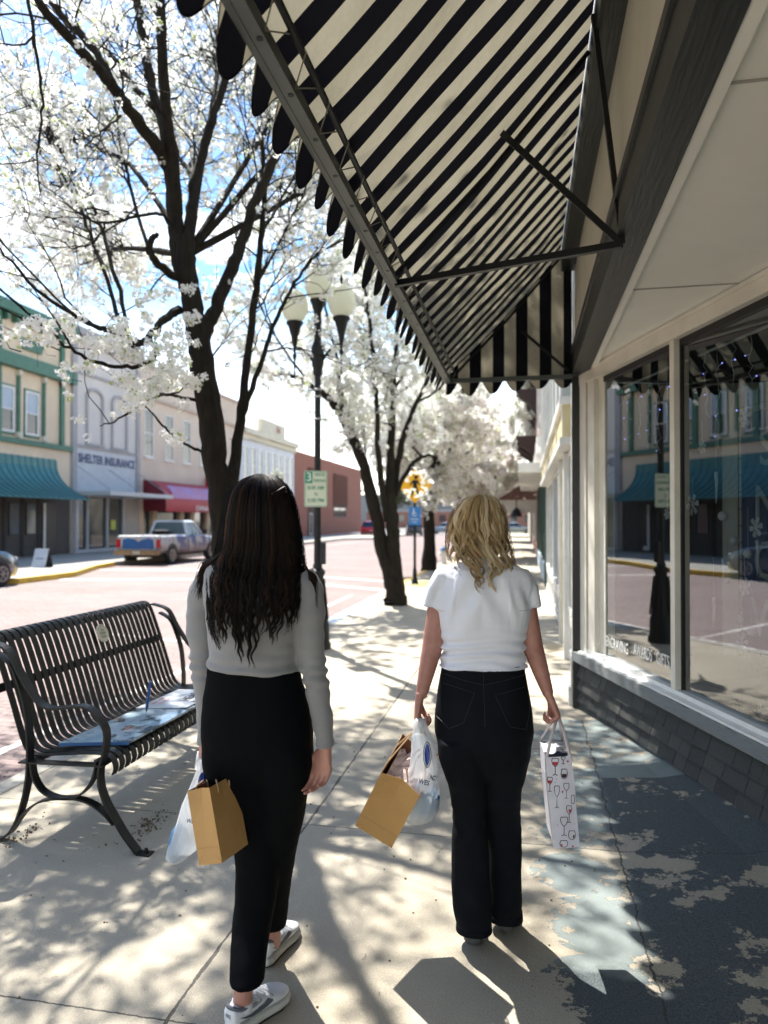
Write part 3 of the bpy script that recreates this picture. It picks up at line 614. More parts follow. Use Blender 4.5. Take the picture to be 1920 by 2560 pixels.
icicles(.42, 1.48, 'string of blue icicle lights in the shop pane next to the corner post', 3)
icicles(1.6, 3.1, 'string of blue icicle lights in the shop pane right of the cream mullion', 4)
# snowflakes and baubles
m_snow = mat('snow_white', (.50,.53,.57), rough=.5)
def snowflake(px, py, r, label, off=-.10):
    r *= .8
    c = WIN(px, py, off); m = MB(); up = Vector((0,0,1))
    for k in range(6):
        a = PI*k/3+.2; d = WS*math.cos(a)+up*math.sin(a); e = WS*(-math.sin(a))+up*math.cos(a)
        m.bar(c, c+d*r, .012, .004, WN)
        for q in (.45, .72):
            for sg in (-1, 1): m.bar(c+d*r*q, c+d*r*q+(d+e*sg).normalized()*r*.32, .009, .004, WN)
    m.tube([c+up*r*.9, c+up*(r*.9+.12)], .0012, 4)
    single(m, 'snowflake', m_snow, label, 'snowflake', 'snowflakes in the shop window')
for a in ((1862,1042,.075,'white snowflake beside the reflected blossoms, highest in the right pane'), (1890,1318,.07,'white snowflake level with the reflected car in the right pane'),
          (1862,1466,.065,'white snowflake over the reflected brick street in the right pane'), (1855,1607,.07,'white snowflake lowest in the right pane, above the tinsel'),
          (1732,1262,.085,'large pale snowflake on the dark blue banner'), (1755,1118,.05,'small faint snowflake near the top of the blue banner'), (1668,1284,.05,'faint snowflake in the left pane beside the mullion'), (1850,1547,.03,'tiny snowflake between the two lower snowflakes')):
    snowflake(*a)
def bauble(px, py, r, label, off=-.25, long=0):
    c = WIN(px, py, off); m = MB()
    if long: m.tube([c+Vector((0,0,long/2)), c+Vector((.004,0,long*.2)), c-Vector((0,0,long/2))], [.011, .009, .002], 6)
    else: m.ball(c, r, 14, 9)
    m.tube([c+Vector((0,0,max(r, long/2))), c+Vector((0,0,max(r, long/2)+.25))], .001, 4)
    single(m, 'ornament', m_snow, label, 'ornament', 'ornaments hanging in the shop window', smooth=True)
for a in ((1808,1290,.032,'white ball ornament hanging just above the reflected car roof'), (1836,1352,.028,'white ball ornament in front of the reflected car body'), (1870,1385,.026,'white oval ornament below the reflected car'),
          (1818,1452,.020,'small white ball ornament over the reflected street'), (1880,1577,.032,'white ball ornament hanging low beside the reflected trunk')): bauble(*a)
for a in ((1893,1395,0,'glass icicle ornament at the right of the pane',-.2,.2), (1808,1450,0,'thin glass icicle ornament in the middle of the pane',-.2,.26), (1784,1530,0,'glass icicle ornament over the lower street reflection',-.2,.18), (1790,1220,0,'glass icicle ornament above the white ball ornaments',-.2,.2)): bauble(*a)
# blue banner with pale letters, wire grid racks
m = MB(); m_ban = mat('banner_blue', (.012,.04,.13), (.01,.03,.09), scale=2, rough=.7)
t = thing('window_banner', 'dark blue banner with pale letters hanging behind the shop window', 'banner', tuple(W(1.5, -.55, 2.2)))
m = MB(); m.obox(W(1.38, -.55, .75), WS*.62, WN*.008, (0, 0, 1.55)); build(m, 'cloth', m_ban, t)
m = MB()
for i, ch in enumerate('SNOW'): put_text(m, ch, W(1.66, -.535, 2.05-i*.36), WS, (0,0,1), .34, bold=.01)
build(m, 'lettering', mat('banner_letter', (.22,.27,.34)), t)
for nm, s0, s1, lb in (('wire_grid', 1.02, 1.40, 'black wire grid rack in the left shop pane'), ('wire_grid', 2.1, 2.6, 'black wire grid rack in the right shop pane')):
    m = MB(); o = -.75
    k = s0
    while k <= s1+.01: m.bar(W(k, o, .5), W(k, o, 2.5), .006, .006); k += .12
    z = .6
    while z < 2.5: m.bar(W(s0, o, z), W(s1, o, z), .006, .006); z += .12
    single(m, nm, mat('wire_black', (.01,.01,.012), rough=.4), lb, 'wire rack')
m = MB(); rr = random.Random(5)
for i in range(500):
    p = W(rr.uniform(1.9, 3.0), -.12-rr.random()*.25, .50+abs(rr.gauss(0, .03))); d = Vector((rr.gauss(0,1), rr.gauss(0,1), rr.gauss(0,1))).normalized()*.022
    m.bar(p-d, p+d, .003, .001)
single(m, 'tinsel', mat('tinsel_silver', (.7,.72,.75), rough=.15, metal=1), 'silver tinsel garland lying along the display floor', 'tinsel')
for i, (s, o, r, lb) in enumerate(((2.27, -.24, .055, 'large white ball lying in the tinsel, left one'), (2.50, -.2, .045, 'large white ball lying in the tinsel, right one'))):
    m = MB(); m.ball(W(s, o, .47+r), r, 16, 10); single(m, 'floor_ornament', m_snow, lb, 'ornament', 'balls lying in the tinsel', smooth=True)
# ---------------------------------------------------------------- striped awning
def stripe_mat(name, axis, period=.2, phase=0.0, duty=.5):
    m, nt, b, out = nodes(name); v, x, y, z = objco(nt); A = {'x': x, 'y': y}[axis]; L = nt.links
    wob = mth(nt, 'MULTIPLY', mth(nt, 'SUBTRACT', noisef(nt, v, 1.5, 3), .5), .008)
    fr = mth(nt, 'FRACT', mth(nt, 'ADD', mth(nt, 'MULTIPLY', mth(nt, 'ADD', A, wob), 1/period), phase+50)); f = mth(nt, 'LESS_THAN', fr, duty)
    n1 = noisef(nt, v, 3.5, 7, .65, .3, .7); n2 = noisef(nt, v, 45, 5, .7, .35, .65)
    spot = noisef(nt, v, 7, 3, .6, .68, .72)
    cr = mixc(nt, n1, (.17,.158,.118), (.29,.275,.21)); cr = mixc(nt, mth(nt, 'MULTIPLY', n2, .35), cr, (.36,.33,.25)); cr = mixc(nt, mth(nt, 'MULTIPLY', spot, .4), cr, (.75,.72,.6))
    col = mixc(nt, f, cr, (.008,.009,.012))
    L.new(col, b.inputs['Base Color']); b.inputs['Roughness'].default_value = .85; b.inputs['Specular IOR Level'].default_value = .15
    bumpn(nt, b, n2, .25, .002)
    tr = nt.nodes.new('ShaderNodeBsdfTranslucent'); L.new(mixc(nt, f, mixc(nt, n1, (.34,.31,.22), (.45,.41,.31)), (.004,.004,.006)), tr.inputs[0])
    mx = nt.nodes.new('ShaderNodeMixShader'); mx.inputs[0].default_value = .22; L.new(b.outputs[0], mx.inputs[1]); L.new(tr.outputs[0], mx.inputs[2]); L.new(mx.outputs[0], out.inputs[0]); return m
m_sty = stripe_mat('awning_stripe_roof', 'y', .2, .05); m_syv = stripe_mat('valance_stripe', 'y', .2, .115, .63); m_stx = stripe_mat('awning_stripe_end', 'x', .2, .35)
YE, XF, ZF, XT, ZT = 6.23, -.68, 2.85, .305, 3.88
aw = thing('striped_awning', 'black and cream striped canvas awning with scalloped valance over the sidewalk', 'awning', (.42, 2, 2.83)); TM[aw.name] = Matrix()
aw.location = (0, 0, 0)
m = MB(); rows = []; ny = 120; nx = 14
for j in range(ny+1):
    y = -2.6 + (YE+2.6)*j/ny; row = []
    for i in range(nx+1):
        t = i/nx; sag = .02*math.sin(PI*t)*(1+.5*math.sin(y*2.1)) + .011*noise.noise(Vector((y*3, t*2, 0)))*2+.006*math.sin(y*9+t*3)*math.sin(PI*t)
        row.append((XF+(XT-XF)*t, y, ZF+(ZT-ZF)*t-sag))
    rows.append(row)
m.loft(rows, closed=False, cap=False); build(m, 'canopy', m_sty, aw, smooth='all')
m = MB(); n = 16; top = []; bot = []
for i in range(n+1):
    t = i/n; x = XF+(.40-XF)*t; zt = ZF+(ZT-ZF)*min(1, (x-XF)/(XT-XF)); wv = .012*math.sin(x*17)
    top.append((x, YE+wv*.3, zt)); bot.append((x, YE+.01+wv, ZF-.01))
mid = [tuple((a+b)/2 for a, b in zip(p, q)) for p, q in zip(top, bot)]
m.loft([top, mid, bot], closed=False, cap=False); build(m, 'end_panel', m_stx, aw, smooth='all')
def valance(name, along, a0, a1, fix, period, phase, mt, low=.5):
    m = MB(); n = int((a1-a0)/.0125); rows = [[], [], [], [], []]
    for i in range(n+1):
        a = a0+(a1-a0)*i/n; sc = abs(math.sin(PI*((a)/period+phase+low-.5+.0))); drop = .03+.122*(1-(1-sc)**1.5)*sc**.6
        drop *= .9+.25*noise.noise(Vector((a*3.1, fix, 0)))
        rr_ = (.5-sc)*.05*(1 if along == 'y' else .4) + .008*math.sin(a*11+1)
        for k in range(5):
            u = k/4; off = rr_*u**1.2 - .02*u; z = ZF-.005-drop*u
            rows[k].append((fix+off, a, z) if along == 'y' else (a, fix+off, z))
    m.loft(rows, closed=False, cap=False)
    for side in (rows[4],): m.tube(side, .0028, 4)
    return build(m, name, mt, aw, smooth='all')
valance('front_valance', 'y', -2.6, YE, XF-.012, .2, .05, m_syv, .75); valance('end_valance', 'x', XF, .40, YE+.03, .2, .35, m_stx, 1.0)
m_alu = mat('awning_bar_grey', (.10,.112,.112), (.08,.09,.09), scale=3, rough=.45, metal=.2)
m = MB(); m.box(XF-.005, XF+.05, -2.6, YE, ZF-.052, ZF-.012); m.box(XF+.012, XF+.015, -2.6, YE, ZF-.054, ZF-.052); m.box(XF+.051, .40, YE-.04, YE, ZF-.05, ZF-.015); buildp(m, 'front_bar', m_alu, aw)
m_rod = mat('rod_black', (.007,.008,.010), rough=.45, spec=.3)
m = MB(); m.tube([(XF+.085, -2.6, ZF+.035), (XF+.085, YE-.05, ZF+.035)], .011, 8); build(m, 'lacing_rod', m_rod, aw)
m_lace = mat('lacing_cord', (.30,.28,.22), rough=.8)
m = MB(); y = -.5; k = 0
while y < YE-.2:
    e = Vector((XF+.05, y, ZF-.03)); a = Vector((XF+.085, y+.14, ZF+.046)); b_ = Vector((XF+.096, y+.19, ZF+.03)); e2 = Vector((XF+.05, y+.24, ZF-.03))
    m.tube([e, e+Vector((0,0,-.004)), a, b_, e2], .0022, 4); y += .24
build(m, 'lacing', m_lace, aw)
m = MB(); y = -.5
while y < YE-.2: m.lathe([(.0, 0), (.009, 0), (.009, .001), (.0, .001)], (XF+.036, y, ZF-.0535), 10); y += .24
build(m, 'eyelets', m_rod, aw)
def bracket(yj, ya):
    J = Vector((.42, yj, 2.80)); A = Vector((XF+.04, ya, ZF-.045)); t = []
    m = MB(); m.bar(J, A, .03, .03); build(m, 'bracket_arm', m_rod, aw)
    m = MB(); m.bar(J, (-.10, yj+.16, ZF+(ZT-ZF)*.58-.02), .028, .028); build(m, 'bracket_strut', m_rod, aw)
    m = MB(); m.bar(J, (.30, yj-.03, ZT-.08), .028, .022); build(m, 'bracket_post', m_rod, aw)
bracket(3.22, 3.55); bracket(.3, .6)
m = MB(); m.bar((.36, YE-.08, 2.86), (-.02, YE-.06, 3.22), .022, .022); build(m, 'end_strut', m_rod, aw)
m = MB()
for y in (3.5, .6, YE-.02): m.tube([(XF+.03, y, ZF-.03), (XF+.03+(XT-XF)*.5, y, ZF+(ZT-ZF)*.5-.05), (XT, y, ZT-.04)], .012, 6)
buildp(m, 'rafter', m_rod, aw)
# ---------------------------------------------------------------- neighbours beyond the shop
m_wht = mat('storefront_white', (.72,.72,.70), (.60,.60,.57), scale=3, rough=.5, bump=.1)
m_yw = mat('storefront_yellow', (.66,.57,.32), (.58,.50,.27), scale=2, rough=.6)
m_pale2 = mat('pale_grey_green', (.45,.50,.48), (.38,.43,.42), scale=2, rough=.6)
n1 = thing('shop_building', 'white and yellow shopfront directly beyond the striped awning', 'shop', (.5, 11, 0))
m = MB(); m.box(.53, 12, 6.46, 17.2, 0, 7.6); build(m, 'wall', m_wht, n1)
m = MB(); m.box(.40, .529, 7.6, 17.0, 2.46, 2.80); build(m, 'yellow_fascia', m_yw, n1)
m = MB(); m.box(.36, .53, 7.55, 17.1, 2.80, 2.88); m.box(.36, .53, 7.55, 17.1, 2.38, 2.459)
for k in range(7): m.box(.385, .399, 7.62+k*1.5, 7.68+k*1.5, 2.46, 2.80)
buildp(m, 'fascia_trim', m_wht, n1)
m = MB(); m.box(.40, .529, 7.6, 17.0, 2.881, 5.2); build(m, 'upper_panel', m_pale2, n1)
m = MB()
for k in range(10): m.box(.37, .399, 7.65+k*1.0, 7.75+k*1.0, 2.885, 5.2)
buildp(m, 'panel_batten', m_wht, n1)
m = MB(); m.box(.42, .529, 6.47, 6.75, .0, 5.2); m.box(.46, .529, 6.76, 6.86, 0, 2.37); buildp(m, 'pilaster', m_wht, n1)
for y0, y1 in ((6.95, 8.3), (9.9, 12.6), (13.0, 16.6)): window(n1, .53, y0, y1, .62, 2.3, m_wht, m_glassb, s=-1, mull=False, vert=1, fw=.06, proud=.045)
m = MB(); m.box(.505, .53, 8.55, 9.5, 0.02, 2.25); build(m, 'yellow_door', m_yw, n1)
m = MB(); m.box(.44, .53, 8.4, 8.54, 0, 2.37); m.box(.44, .53, 9.52, 9.7, 0, 2.37); buildp(m, 'door_frame', m_wht, n1)
for y0, y1 in ((6.95, 8.3), (9.9, 12.6), (13.0, 16.6)):
    m = MB(); m.box(.49, .53, y0, y1, .06, .16); m.box(.49, .53, y0, y1, .44, .53)
    k = y0
    while k < y1: m.box(.492, .53, k, k+.07, .161, .439); k += .65
    buildp(m, 'panel_rail', m_wht, n1)
n2 = thing('shop_building', 'cream shopfront with dark green posts and a white canopy edge, second beyond the awning', 'shop', (.5, 22, 0))
m = MB(); m.box(.55, 12, 17.3, 29, 0, 3.3); build(m, 'wall', m_creamp, n2)
m = MB(); m.box(-.15, .549, 17.4, 28.9, 2.75, 2.98); build(m, 'canopy', m_wht, n2)
m = MB()
for y in (17.5, 19.5, 21.3, 23.4, 25.2, 27.4): m.box(.47, .549, y, y+.28, 0, 2.74)
buildp(m, 'green_post', mat('dark_green', (.02,.06,.05), rough=.5), n2)
for y in (18.0, 20.0, 22.0, 24.0, 26.0): window(n2, .55, y, y+1.2, .7, 2.5, m_yw, m_glassb, s=-1, mull=False, proud=.03)
m = MB(); m.box(.45, .549, 17.9, 27, .1, .55); build(m, 'bulkhead', mat('bulk_blue', (.4,.5,.58), rough=.6), n2)
n3 = thing('brick_building', 'red brick upper storey with dark projecting cornice brackets on the right', 'building', (.5, 30, 3.3))
m = MB(); m.box(.5, 12, 17.3, 29, 3.31, 8.6); build(m, 'wall', brickmat('red_brick_near', (.40,.11,.07), (.30,.08,.05), (.35,.25,.2), .25, .08, .01, plane='yz'), n3)
m = MB(); m.box(.30, .5, 17.3, 29, 3.35, 3.6); m.box(.25, .5, 17.3, 29, 8.3, 8.6); buildp(m, 'ledge', m_wht, n3)
for y in (18.6, 21.0, 23.4, 25.8): window(n3, .5, y, y+1.1, 4.4, 6.8, m_wht, m_glass, s=-1, sill=True)
n4 = thing('brick_building', 'tall brown building with a heavy dark cornice farther along the right side', 'building', (.5, 36, 0))
m = MB(); m.box(.5, 12, 29.1, 52, 0, 7.6); build(m, 'wall', brickmat('brown_brick', (.24,.12,.09), (.2,.1,.07), (.3,.24,.2), .25, .08, .01, plane='yz'), n4)
for z in (5.0, 6.9):
    m = MB()
    for y in (29.2, 31.6, 34): m.prism([(.5, y, z-1.1), (.5, y, z), (-.35, y, z), (-.2, y, z-.35), (.2, y, z-.6)], (0, .5, 0))
    buildp(m, 'cornice_bracket', mat('dark_cornice', (.05,.035,.03), rough=.7), n4)
m = MB(); m.box(-.4, .5, 29.2, 52, 7.6, 8.0); build(m, 'cornice', mat('dark_cornice', (.05,.035,.03)), n4)
for y in (31, 34, 38, 42): window(n4, .5, y, y+1.4, .8, 2.8, m_wht, m_glass, s=-1)
n5 = thing('entry_porch', 'small brown hipped porch roof jutting over the far sidewalk', 'porch', (-.2, 31.5, 0))
m = MB(); m.add([(-1.1,30,2.45),(.49,30,2.45),(.49,33,2.45),(-1.1,33,2.45),(-.1,31,3.15),(.49,31,3.15),(.49,32,3.15),(-.1,32,3.15)], [(0,3,2,1),(0,1,5,4),(3,0,4,7),(2,3,7,6),(4,5,6,7),(1,2,6,5)]); build(m, 'roof', mat('brown_roof', (.16,.075,.05), (.12,.06,.04), scale=6, rough=.8), n5)
m = MB(); m.box(-1.0,-.9,30.05,30.15,0,2.45); m.box(-1.0,-.9,32.85,32.95,0,2.45); m.box(-.9,.49,30.1,30.14,1.9,2.44); buildp(m, 'post', m_creamp, n5)
n6 = thing('hanging_lantern', 'black bell-shaped lantern hanging from the brown porch', 'lantern', (-.35, 29.9, 2.0))
m = MB(); m.lathe([(.27,-.32),(.24,-.3),(.15,-.05),(.06,.03),(.02,.06)], (-.33,29.85,2.05), 14); build(m, 'shade', m_rod, n6)
m = MB(); m.tube([(-.33,29.85,2.1),(-.33,29.85,2.46)], .02, 6); build(m, 'hanger', m_rod, n6)
far_block('storefront_row', 'pale row of shopfronts where the right side of the street ends', .4, 12, 52.1, 83, 5.2, m_creamp)
# ---------------------------------------------------------------- blossoming trees
def bark_mat():
    m, nt, b, out = nodes('bark'); v, x, y, z = objco(nt); mp = nt.nodes.new('ShaderNodeMapping'); mp.inputs['Scale'].default_value = (9, 9, 1.8); nt.links.new(v, mp.inputs[0])
    f = noisef(nt, mp.outputs[0], 3, 8, .75, .3, .7); g = noisef(nt, v, 3, 4, .6, .45, .7)
    nt.links.new(mixc(nt, mth(nt, 'MULTIPLY', g, .5), mixc(nt, f, (.007,.0055,.0045), (.036,.028,.020)), (.030,.030,.017)), b.inputs['Base Color']); b.inputs['Roughness'].default_value = .9; b.inputs['Specular IOR Level'].default_value = .2
    bumpn(nt, b, f, .9, .02); return m
m_bark = bark_mat(); keep1 = None
def blossom_mat():
    m, nt, b, out = nodes('blossom'); g = nt.nodes.new('ShaderNodeNewGeometry'); col = mixc(nt, g.outputs['Random Per Island'], (.88,.88,.84), (.95,.95,.93))
    hsv = mixc(nt, mth(nt, 'GREATER_THAN', g.outputs['Random Per Island'], .93), col, (.42,.52,.20))
    nt.links.new(hsv, b.inputs['Base Color']); b.inputs['Roughness'].default_value = .7; b.inputs['Specular IOR Level'].default_value = .1
    tr = nt.nodes.new('ShaderNodeBsdfTranslucent'); nt.links.new(hsv, tr.inputs[0]); mx = nt.nodes.new('ShaderNodeMixShader'); mx.inputs[0].default_value = .62
    nt.links.new(b.outputs[0], mx.inputs[1]); nt.links.new(tr.outputs[0], mx.inputs[2]); nt.links.new(mx.outputs[0], out.inputs[0]); return m
m_bloss = blossom_mat()
def blossom_mesh(name, centers, crad, nflor, fsize, rng):
    """clusters of small five-cornered petals cups: one quad pair per floret"""
    C = np.repeat(np.asarray(centers, dtype=np.float32), nflor, axis=0); n = len(C)
    d = rng.normal(size=(n, 3)); d /= np.linalg.norm(d, axis=1)[:, None]
    C = C + d*(crad*(.55+.5*rng.random((n, 1))))
    nrm = d + rng.normal(size=(n, 3))*.45; nrm /= np.linalg.norm(nrm, axis=1)[:, None]
    t = np.cross(nrm, rng.normal(size=(n, 3))); t /= np.linalg.norm(t, axis=1)[:, None]; b = np.cross(nrm, t)
    s = fsize*(.7+.6*rng.random((n, 1)))
    V = np.empty((n, 6, 3), np.float32); V[:, 0] = C - nrm*s*.25
    for k in range(5):
        a = 2*PI*k/5; V[:, k+1] = C + (t*math.cos(a)+b*math.sin(a))*s*(1 if k % 2 else .8)
    base = (np.arange(n)*6)[:, None]
    F = np.concatenate([base+np.array([[0, 1, 2, 3]]), base+np.array([[0, 3, 4, 5]])], axis=0)
    me = bpy.data.meshes.new(name); nf = len(F)
    me.vertices.add(n*6); me.vertices.foreach_set('co', V.reshape(-1)); me.loops.add(nf*4); me.loops.foreach_set('vertex_index', F.reshape(-1).astype(np.int32))
    me.polygons.add(nf); me.polygons.foreach_set('loop_start', np.arange(nf, dtype=np.int32)*4); me.update(calc_edges=True); me.validate(); me.materials.append(m_bloss); return me
def curve_pts(pts, rad, sub=5, jit=0, rr=None):
    out = []; rs = []; n = len(pts)
    for i in range(n-1):
        p0, p1, p2, p3 = pts[max(i-1, 0)], pts[i], pts[i+1], pts[min(i+2, n-1)]
        for k in range(sub):
            t = k/sub; q = .5*((2*p1)+(p2-p0)*t+(2*p0-5*p1+4*p2-p3)*t*t+(3*p1-p0-3*p2+p3)*t**3)
            if rr and jit: q = q + Vector((rr.gauss(0, jit), rr.gauss(0, jit), rr.gauss(0, jit)))
            out.append(q); rs.append(rad[i]+(rad[i+1]-rad[i])*t)
    out.append(pts[-1]); rs.append(rad[-1]); return out, rs
def tree(name, label, base, limbs, seed, twigs_per_m=3.2, tlen=(.5,1.4), cl_step=.16, crad=.045, nflor=12, fsize=.019, extra=(), center=None, group='blossoming street trees', keep=None, after=None, up=.5, twig_r=.008, clump=1.0, jit=.005, start=.35, fill=None):
    rr = random.Random(seed); rng = np.random.default_rng(seed); t = thing(name, label, 'tree', tuple(base), group=group)
    mb = MB(); tw = MB(); centers = []; inv = TM[t.name].inverted()
    allc = []
    for li, (pts, rad, nb) in enumerate(limbs):
        c, r = curve_pts([Vector(p) for p in pts], rad, 6, jit, rr); r = [x*(1+.045*rr.gauss(0, 1)) for x in r]; r[0] = rad[0]
        mb.tube(c, r, 10 if rad[0] > .05 else 6); allc.append((c, r, nb))
    cen = center or Vector(base)+Vector((0, 0, 4))
    def spray(p, d, L_, r0, depth):
        n = max(4, int(L_/.11)); pts = [p.copy()]; q = p.copy(); dd = d.copy()
        for i in range(n):
            dd = (dd + Vector((rr.gauss(0, .20), rr.gauss(0, .20), rr.gauss(0, .17)+.05*up))).normalized(); q = q + dd*L_/n; pts.append(q.copy())
            if depth < 2 and rr.random() < (.42 if depth == 0 else .22):
                spray(q, (dd+Vector((rr.gauss(0, .8), rr.gauss(0, .8), rr.gauss(0, .6)))).normalized(), L_*rr.uniform(.3, .6), r0*.6, depth+1)
            if i >= 1 and rr.random() < .88*clump:
                for _ in range(1 if rr.random() < .6 else 2): centers.append(q + Vector((rr.gauss(0, .03), rr.gauss(0, .03), rr.gauss(0, .03)))*(crad/.045))
        if keep is None or (keep(pts[-1]) if keep is not keep1 else (keep1(pts[-1], False) and keep1(pts[len(pts)//2], False))): tw.tube(pts, [r0*(1-.8*i/n) for i in range(n+1)], 4, cap=False)
    for c, r, nb in allc:
        Ltot = sum((c[i+1]-c[i]).length for i in range(len(c)-1)); acc = 0; nxt = 0
        if nb <= 0: continue
        for i in range(len(c)-1):
            seg = (c[i+1]-c[i]).length; acc += seg
            if acc < Ltot*start: continue
            while nxt < acc:
                nxt = max(nxt, Ltot*start) + 1/(twigs_per_m*nb)*rr.uniform(.6, 1.4)
                out = (c[i]-cen); out.z *= .5
                d = ((c[i+1]-c[i]).normalized()*.7 + out.normalized()*.35 + Vector((rr.gauss(0, .65), rr.gauss(0, .65), rr.gauss(0, .45)+up*.5))).normalized()
                spray(c[i].copy(), d, rr.uniform(*tlen), min(twig_r, r[i]*.7), 0)
    for p in extra: centers.append(Vector(p))
    if fill: centers += fill(rr)
    if keep: centers = [p for p in centers if keep(p)]
    if after: centers += after(rr)
    build(mb, 'trunk', m_bark, t, smooth='all'); build(tw, 'twigs', m_bark, t, smooth='all')
    me = blossom_mesh('blossom_crown', [tuple(inv @ p) for p in centers], crad, nflor, fsize, rng); link_mesh('blossom_crown', me, t)
    return t, len(centers)
def T(d, *pts): return [P(x, y, d if len(q) == 0 else q[0]) for x, y, *q in pts]
# tree 1, right behind the bench; limbs traced from the photograph at their own depths
L1 = []
def limb(pts, rad, nb=1): L1.append((pts, [r*(.70 if rad[0] > .2 else .74) for r in rad], nb))
limb([Vector((-2.42, 5.30, -.02)), Vector((-2.40, 5.30, .1))] + T(5.75, (572,1500), (552,1250), (530,1080), (505,900), (487,800), (472,700), (462,600)), [.23,.17,.155,.145,.14,.135,.125,.115,.105], 0)
limb(T(5.75, (470,720), (448,640,5.8), (440,540,5.85), (428,400,5.9), (405,290,6), (385,250,6.1), (362,120,6.3), (335,-40,6.5), (320,-200,6.8)), [.10,.095,.09,.085,.075,.06,.055,.05,.03])
limb(T(5.75, (440,540,5.85), (428,400,5.7), (418,300,5.6), (408,150,5.5), (400,0,5.4), (395,-160,5.3)), [.08,.075,.06,.055,.05,.035])
limb(T(5.75, (428,440,5.85), (395,370,5.6), (340,300,5.4), (285,220,5.1), (215,140,4.9), (120,35,4.6), (60,-60,4.5)), [.075,.065,.062,.055,.05,.04,.02])
limb(T(5.3, (285,220,5.1), (240,130,5.2), (140,20,5.3), (90,-60,5.4)), [.045,.042,.035,.02])
limb(T(5.75, (385,270,6.0), (330,210,6.2), (265,130,6.5), (180,60,6.8)), [.04,.035,.03,.015])
limb(T(5.75, (465,640), (478,540,5.9), (492,430,6.1), (530,300,6.3), (560,210,6.4), (585,120,6.5), (610,0,6.7)), [.075,.065,.06,.05,.045,.04,.02])
limb(T(5.75, (500,860), (520,810,5.8), (560,720,5.9), (600,620,6.0), (640,500,6.1), (680,410,6.2), (720,330,6.3), (790,180,6.5)), [.10,.08,.072,.066,.06,.055,.045,.02])
limb(T(5.75, (575,1220), (598,1080,5.9), (618,900,6.0), (640,720,6.1), (655,580,6.2), (660,450,6.3), (655,330,6.4)), [.085,.055,.045,.040,.036,.03,.015])
limb(T(5.9, (606,1040), (655,900,6.1), (690,800,6.2), (730,720,6.3), (790,640,6.4), (860,600,6.5)), [.035,.03,.026,.022,.016,.008])
limb(T(5.75, (445,775), (410,800,5.5), (370,845,5.3), (338,862,5.1), (300,835,4.9), (250,820,4.7), (190,790,4.4), (110,740,4.1), (0,620,3.7)), [.05,.042,.036,.032,.026,.022,.018,.013,.007])
limb(T(5.3, (370,845), (392,875,5.2), (380,900,5.1), (330,917,5.0), (240,905,4.8), (163,862,4.6), (80,790,4.4), (0,720,4.2)), [.028,.024,.022,.02,.018,.015,.011,.006])
limb(T(5.75, (503,1130), (440,1095,5.4), (400,1055,5.2), (350,1000,5.1)), [.018,.014,.011,.006], 1.3)
limb(T(5.75, (490,1000), (415,985,5.5), (385,995,5.4), (305,1040,5.2), (250,1065,5.1)), [.02,.016,.014,.010,.005], 1.3)
limb(T(5.75, (462,705), (420,680,5.6), (385,650,5.5), (372,620,5.5), (380,595,5.5), (395,588,5.5)), [.055,.045,.04,.038,.034,.025], .6)
limb(T(5.75, (430,560), (400,535,5.6), (325,545,5.4), (270,558,5.2), (210,540,5.0), (150,500,4.8)), [.022,.018,.015,.012,.009,.005])
limb(T(5.75, (265,555,5.2), (240,600,5.1), (190,620,5.0), (150,600,4.9)), [.012,.01,.008,.004])
limb(T(5.0, (300,290,5.4), (255,330,5.2), (210,370,5.1)), [.012,.010,.005])
limb(T(4.6, (60,-60,4.3), (90,120,4.2), (105,260,4.2), (95,380,4.2), (100,480,4.3)), [.018,.014,.011,.008,.005])
limb(T(6, (320,860,5.0), (300,800,5.2), (250,650,5.5), (200,520,5.8), (140,400,6.2), (80,250,6.6)), [.02,.022,.02,.018,.014,.008], 1.4)
limb(T(6, (330,860,5.2), (290,700,5.6), (250,560,6.0), (200,450,6.4), (110,300,6.8), (30,150,7.2)), [.02,.022,.02,.018,.013,.007], 1.4)
limb(T(6, (380,650,5.6), (330,480,6.0), (300,350,6.4), (280,200,6.8)), [.02,.018,.014,.008], 1.4)
limb(T(7, (640,720,6.3), (700,600,6.8), (760,480,7.2), (800,360,7.6)), [.02,.016,.012,.007], 1.3)
limb(T(7, (655,580,6.3), (730,450,6.9), (770,330,7.2), (700,150,7.6)), [.02,.016,.012,.007], 1.3)
for a in (((-3.1,6.3,4.8),(-4.2,7.8,6.2),(-4.9,8.8,7.4)), ((-2.7,7.0,5.6),(-3.0,8.4,6.8),(-3.1,9.6,7.8)), ((-3.6,6.0,4.9),(-5.0,6.9,5.8),(-6.2,7.8,6.6)), ((-2.1,6.8,5.6),(-1.5,8.2,6.9),(-1.2,9.4,7.8)), ((-3.1,6.8,6.2),(-3.9,8.6,7.8),(-4.4,9.8,9.0)), ((-3.8,6.4,4.3),(-5.2,7.8,4.9),(-6.4,9.0,5.4)), ((-2.3,6.9,4.9),(-2.2,8.3,5.7),(-1.9,9.6,6.4))):
    limb([P(466,640,5.78)]+[Vector(p) for p in a], [.042,.032,.022,.008], 2.4)
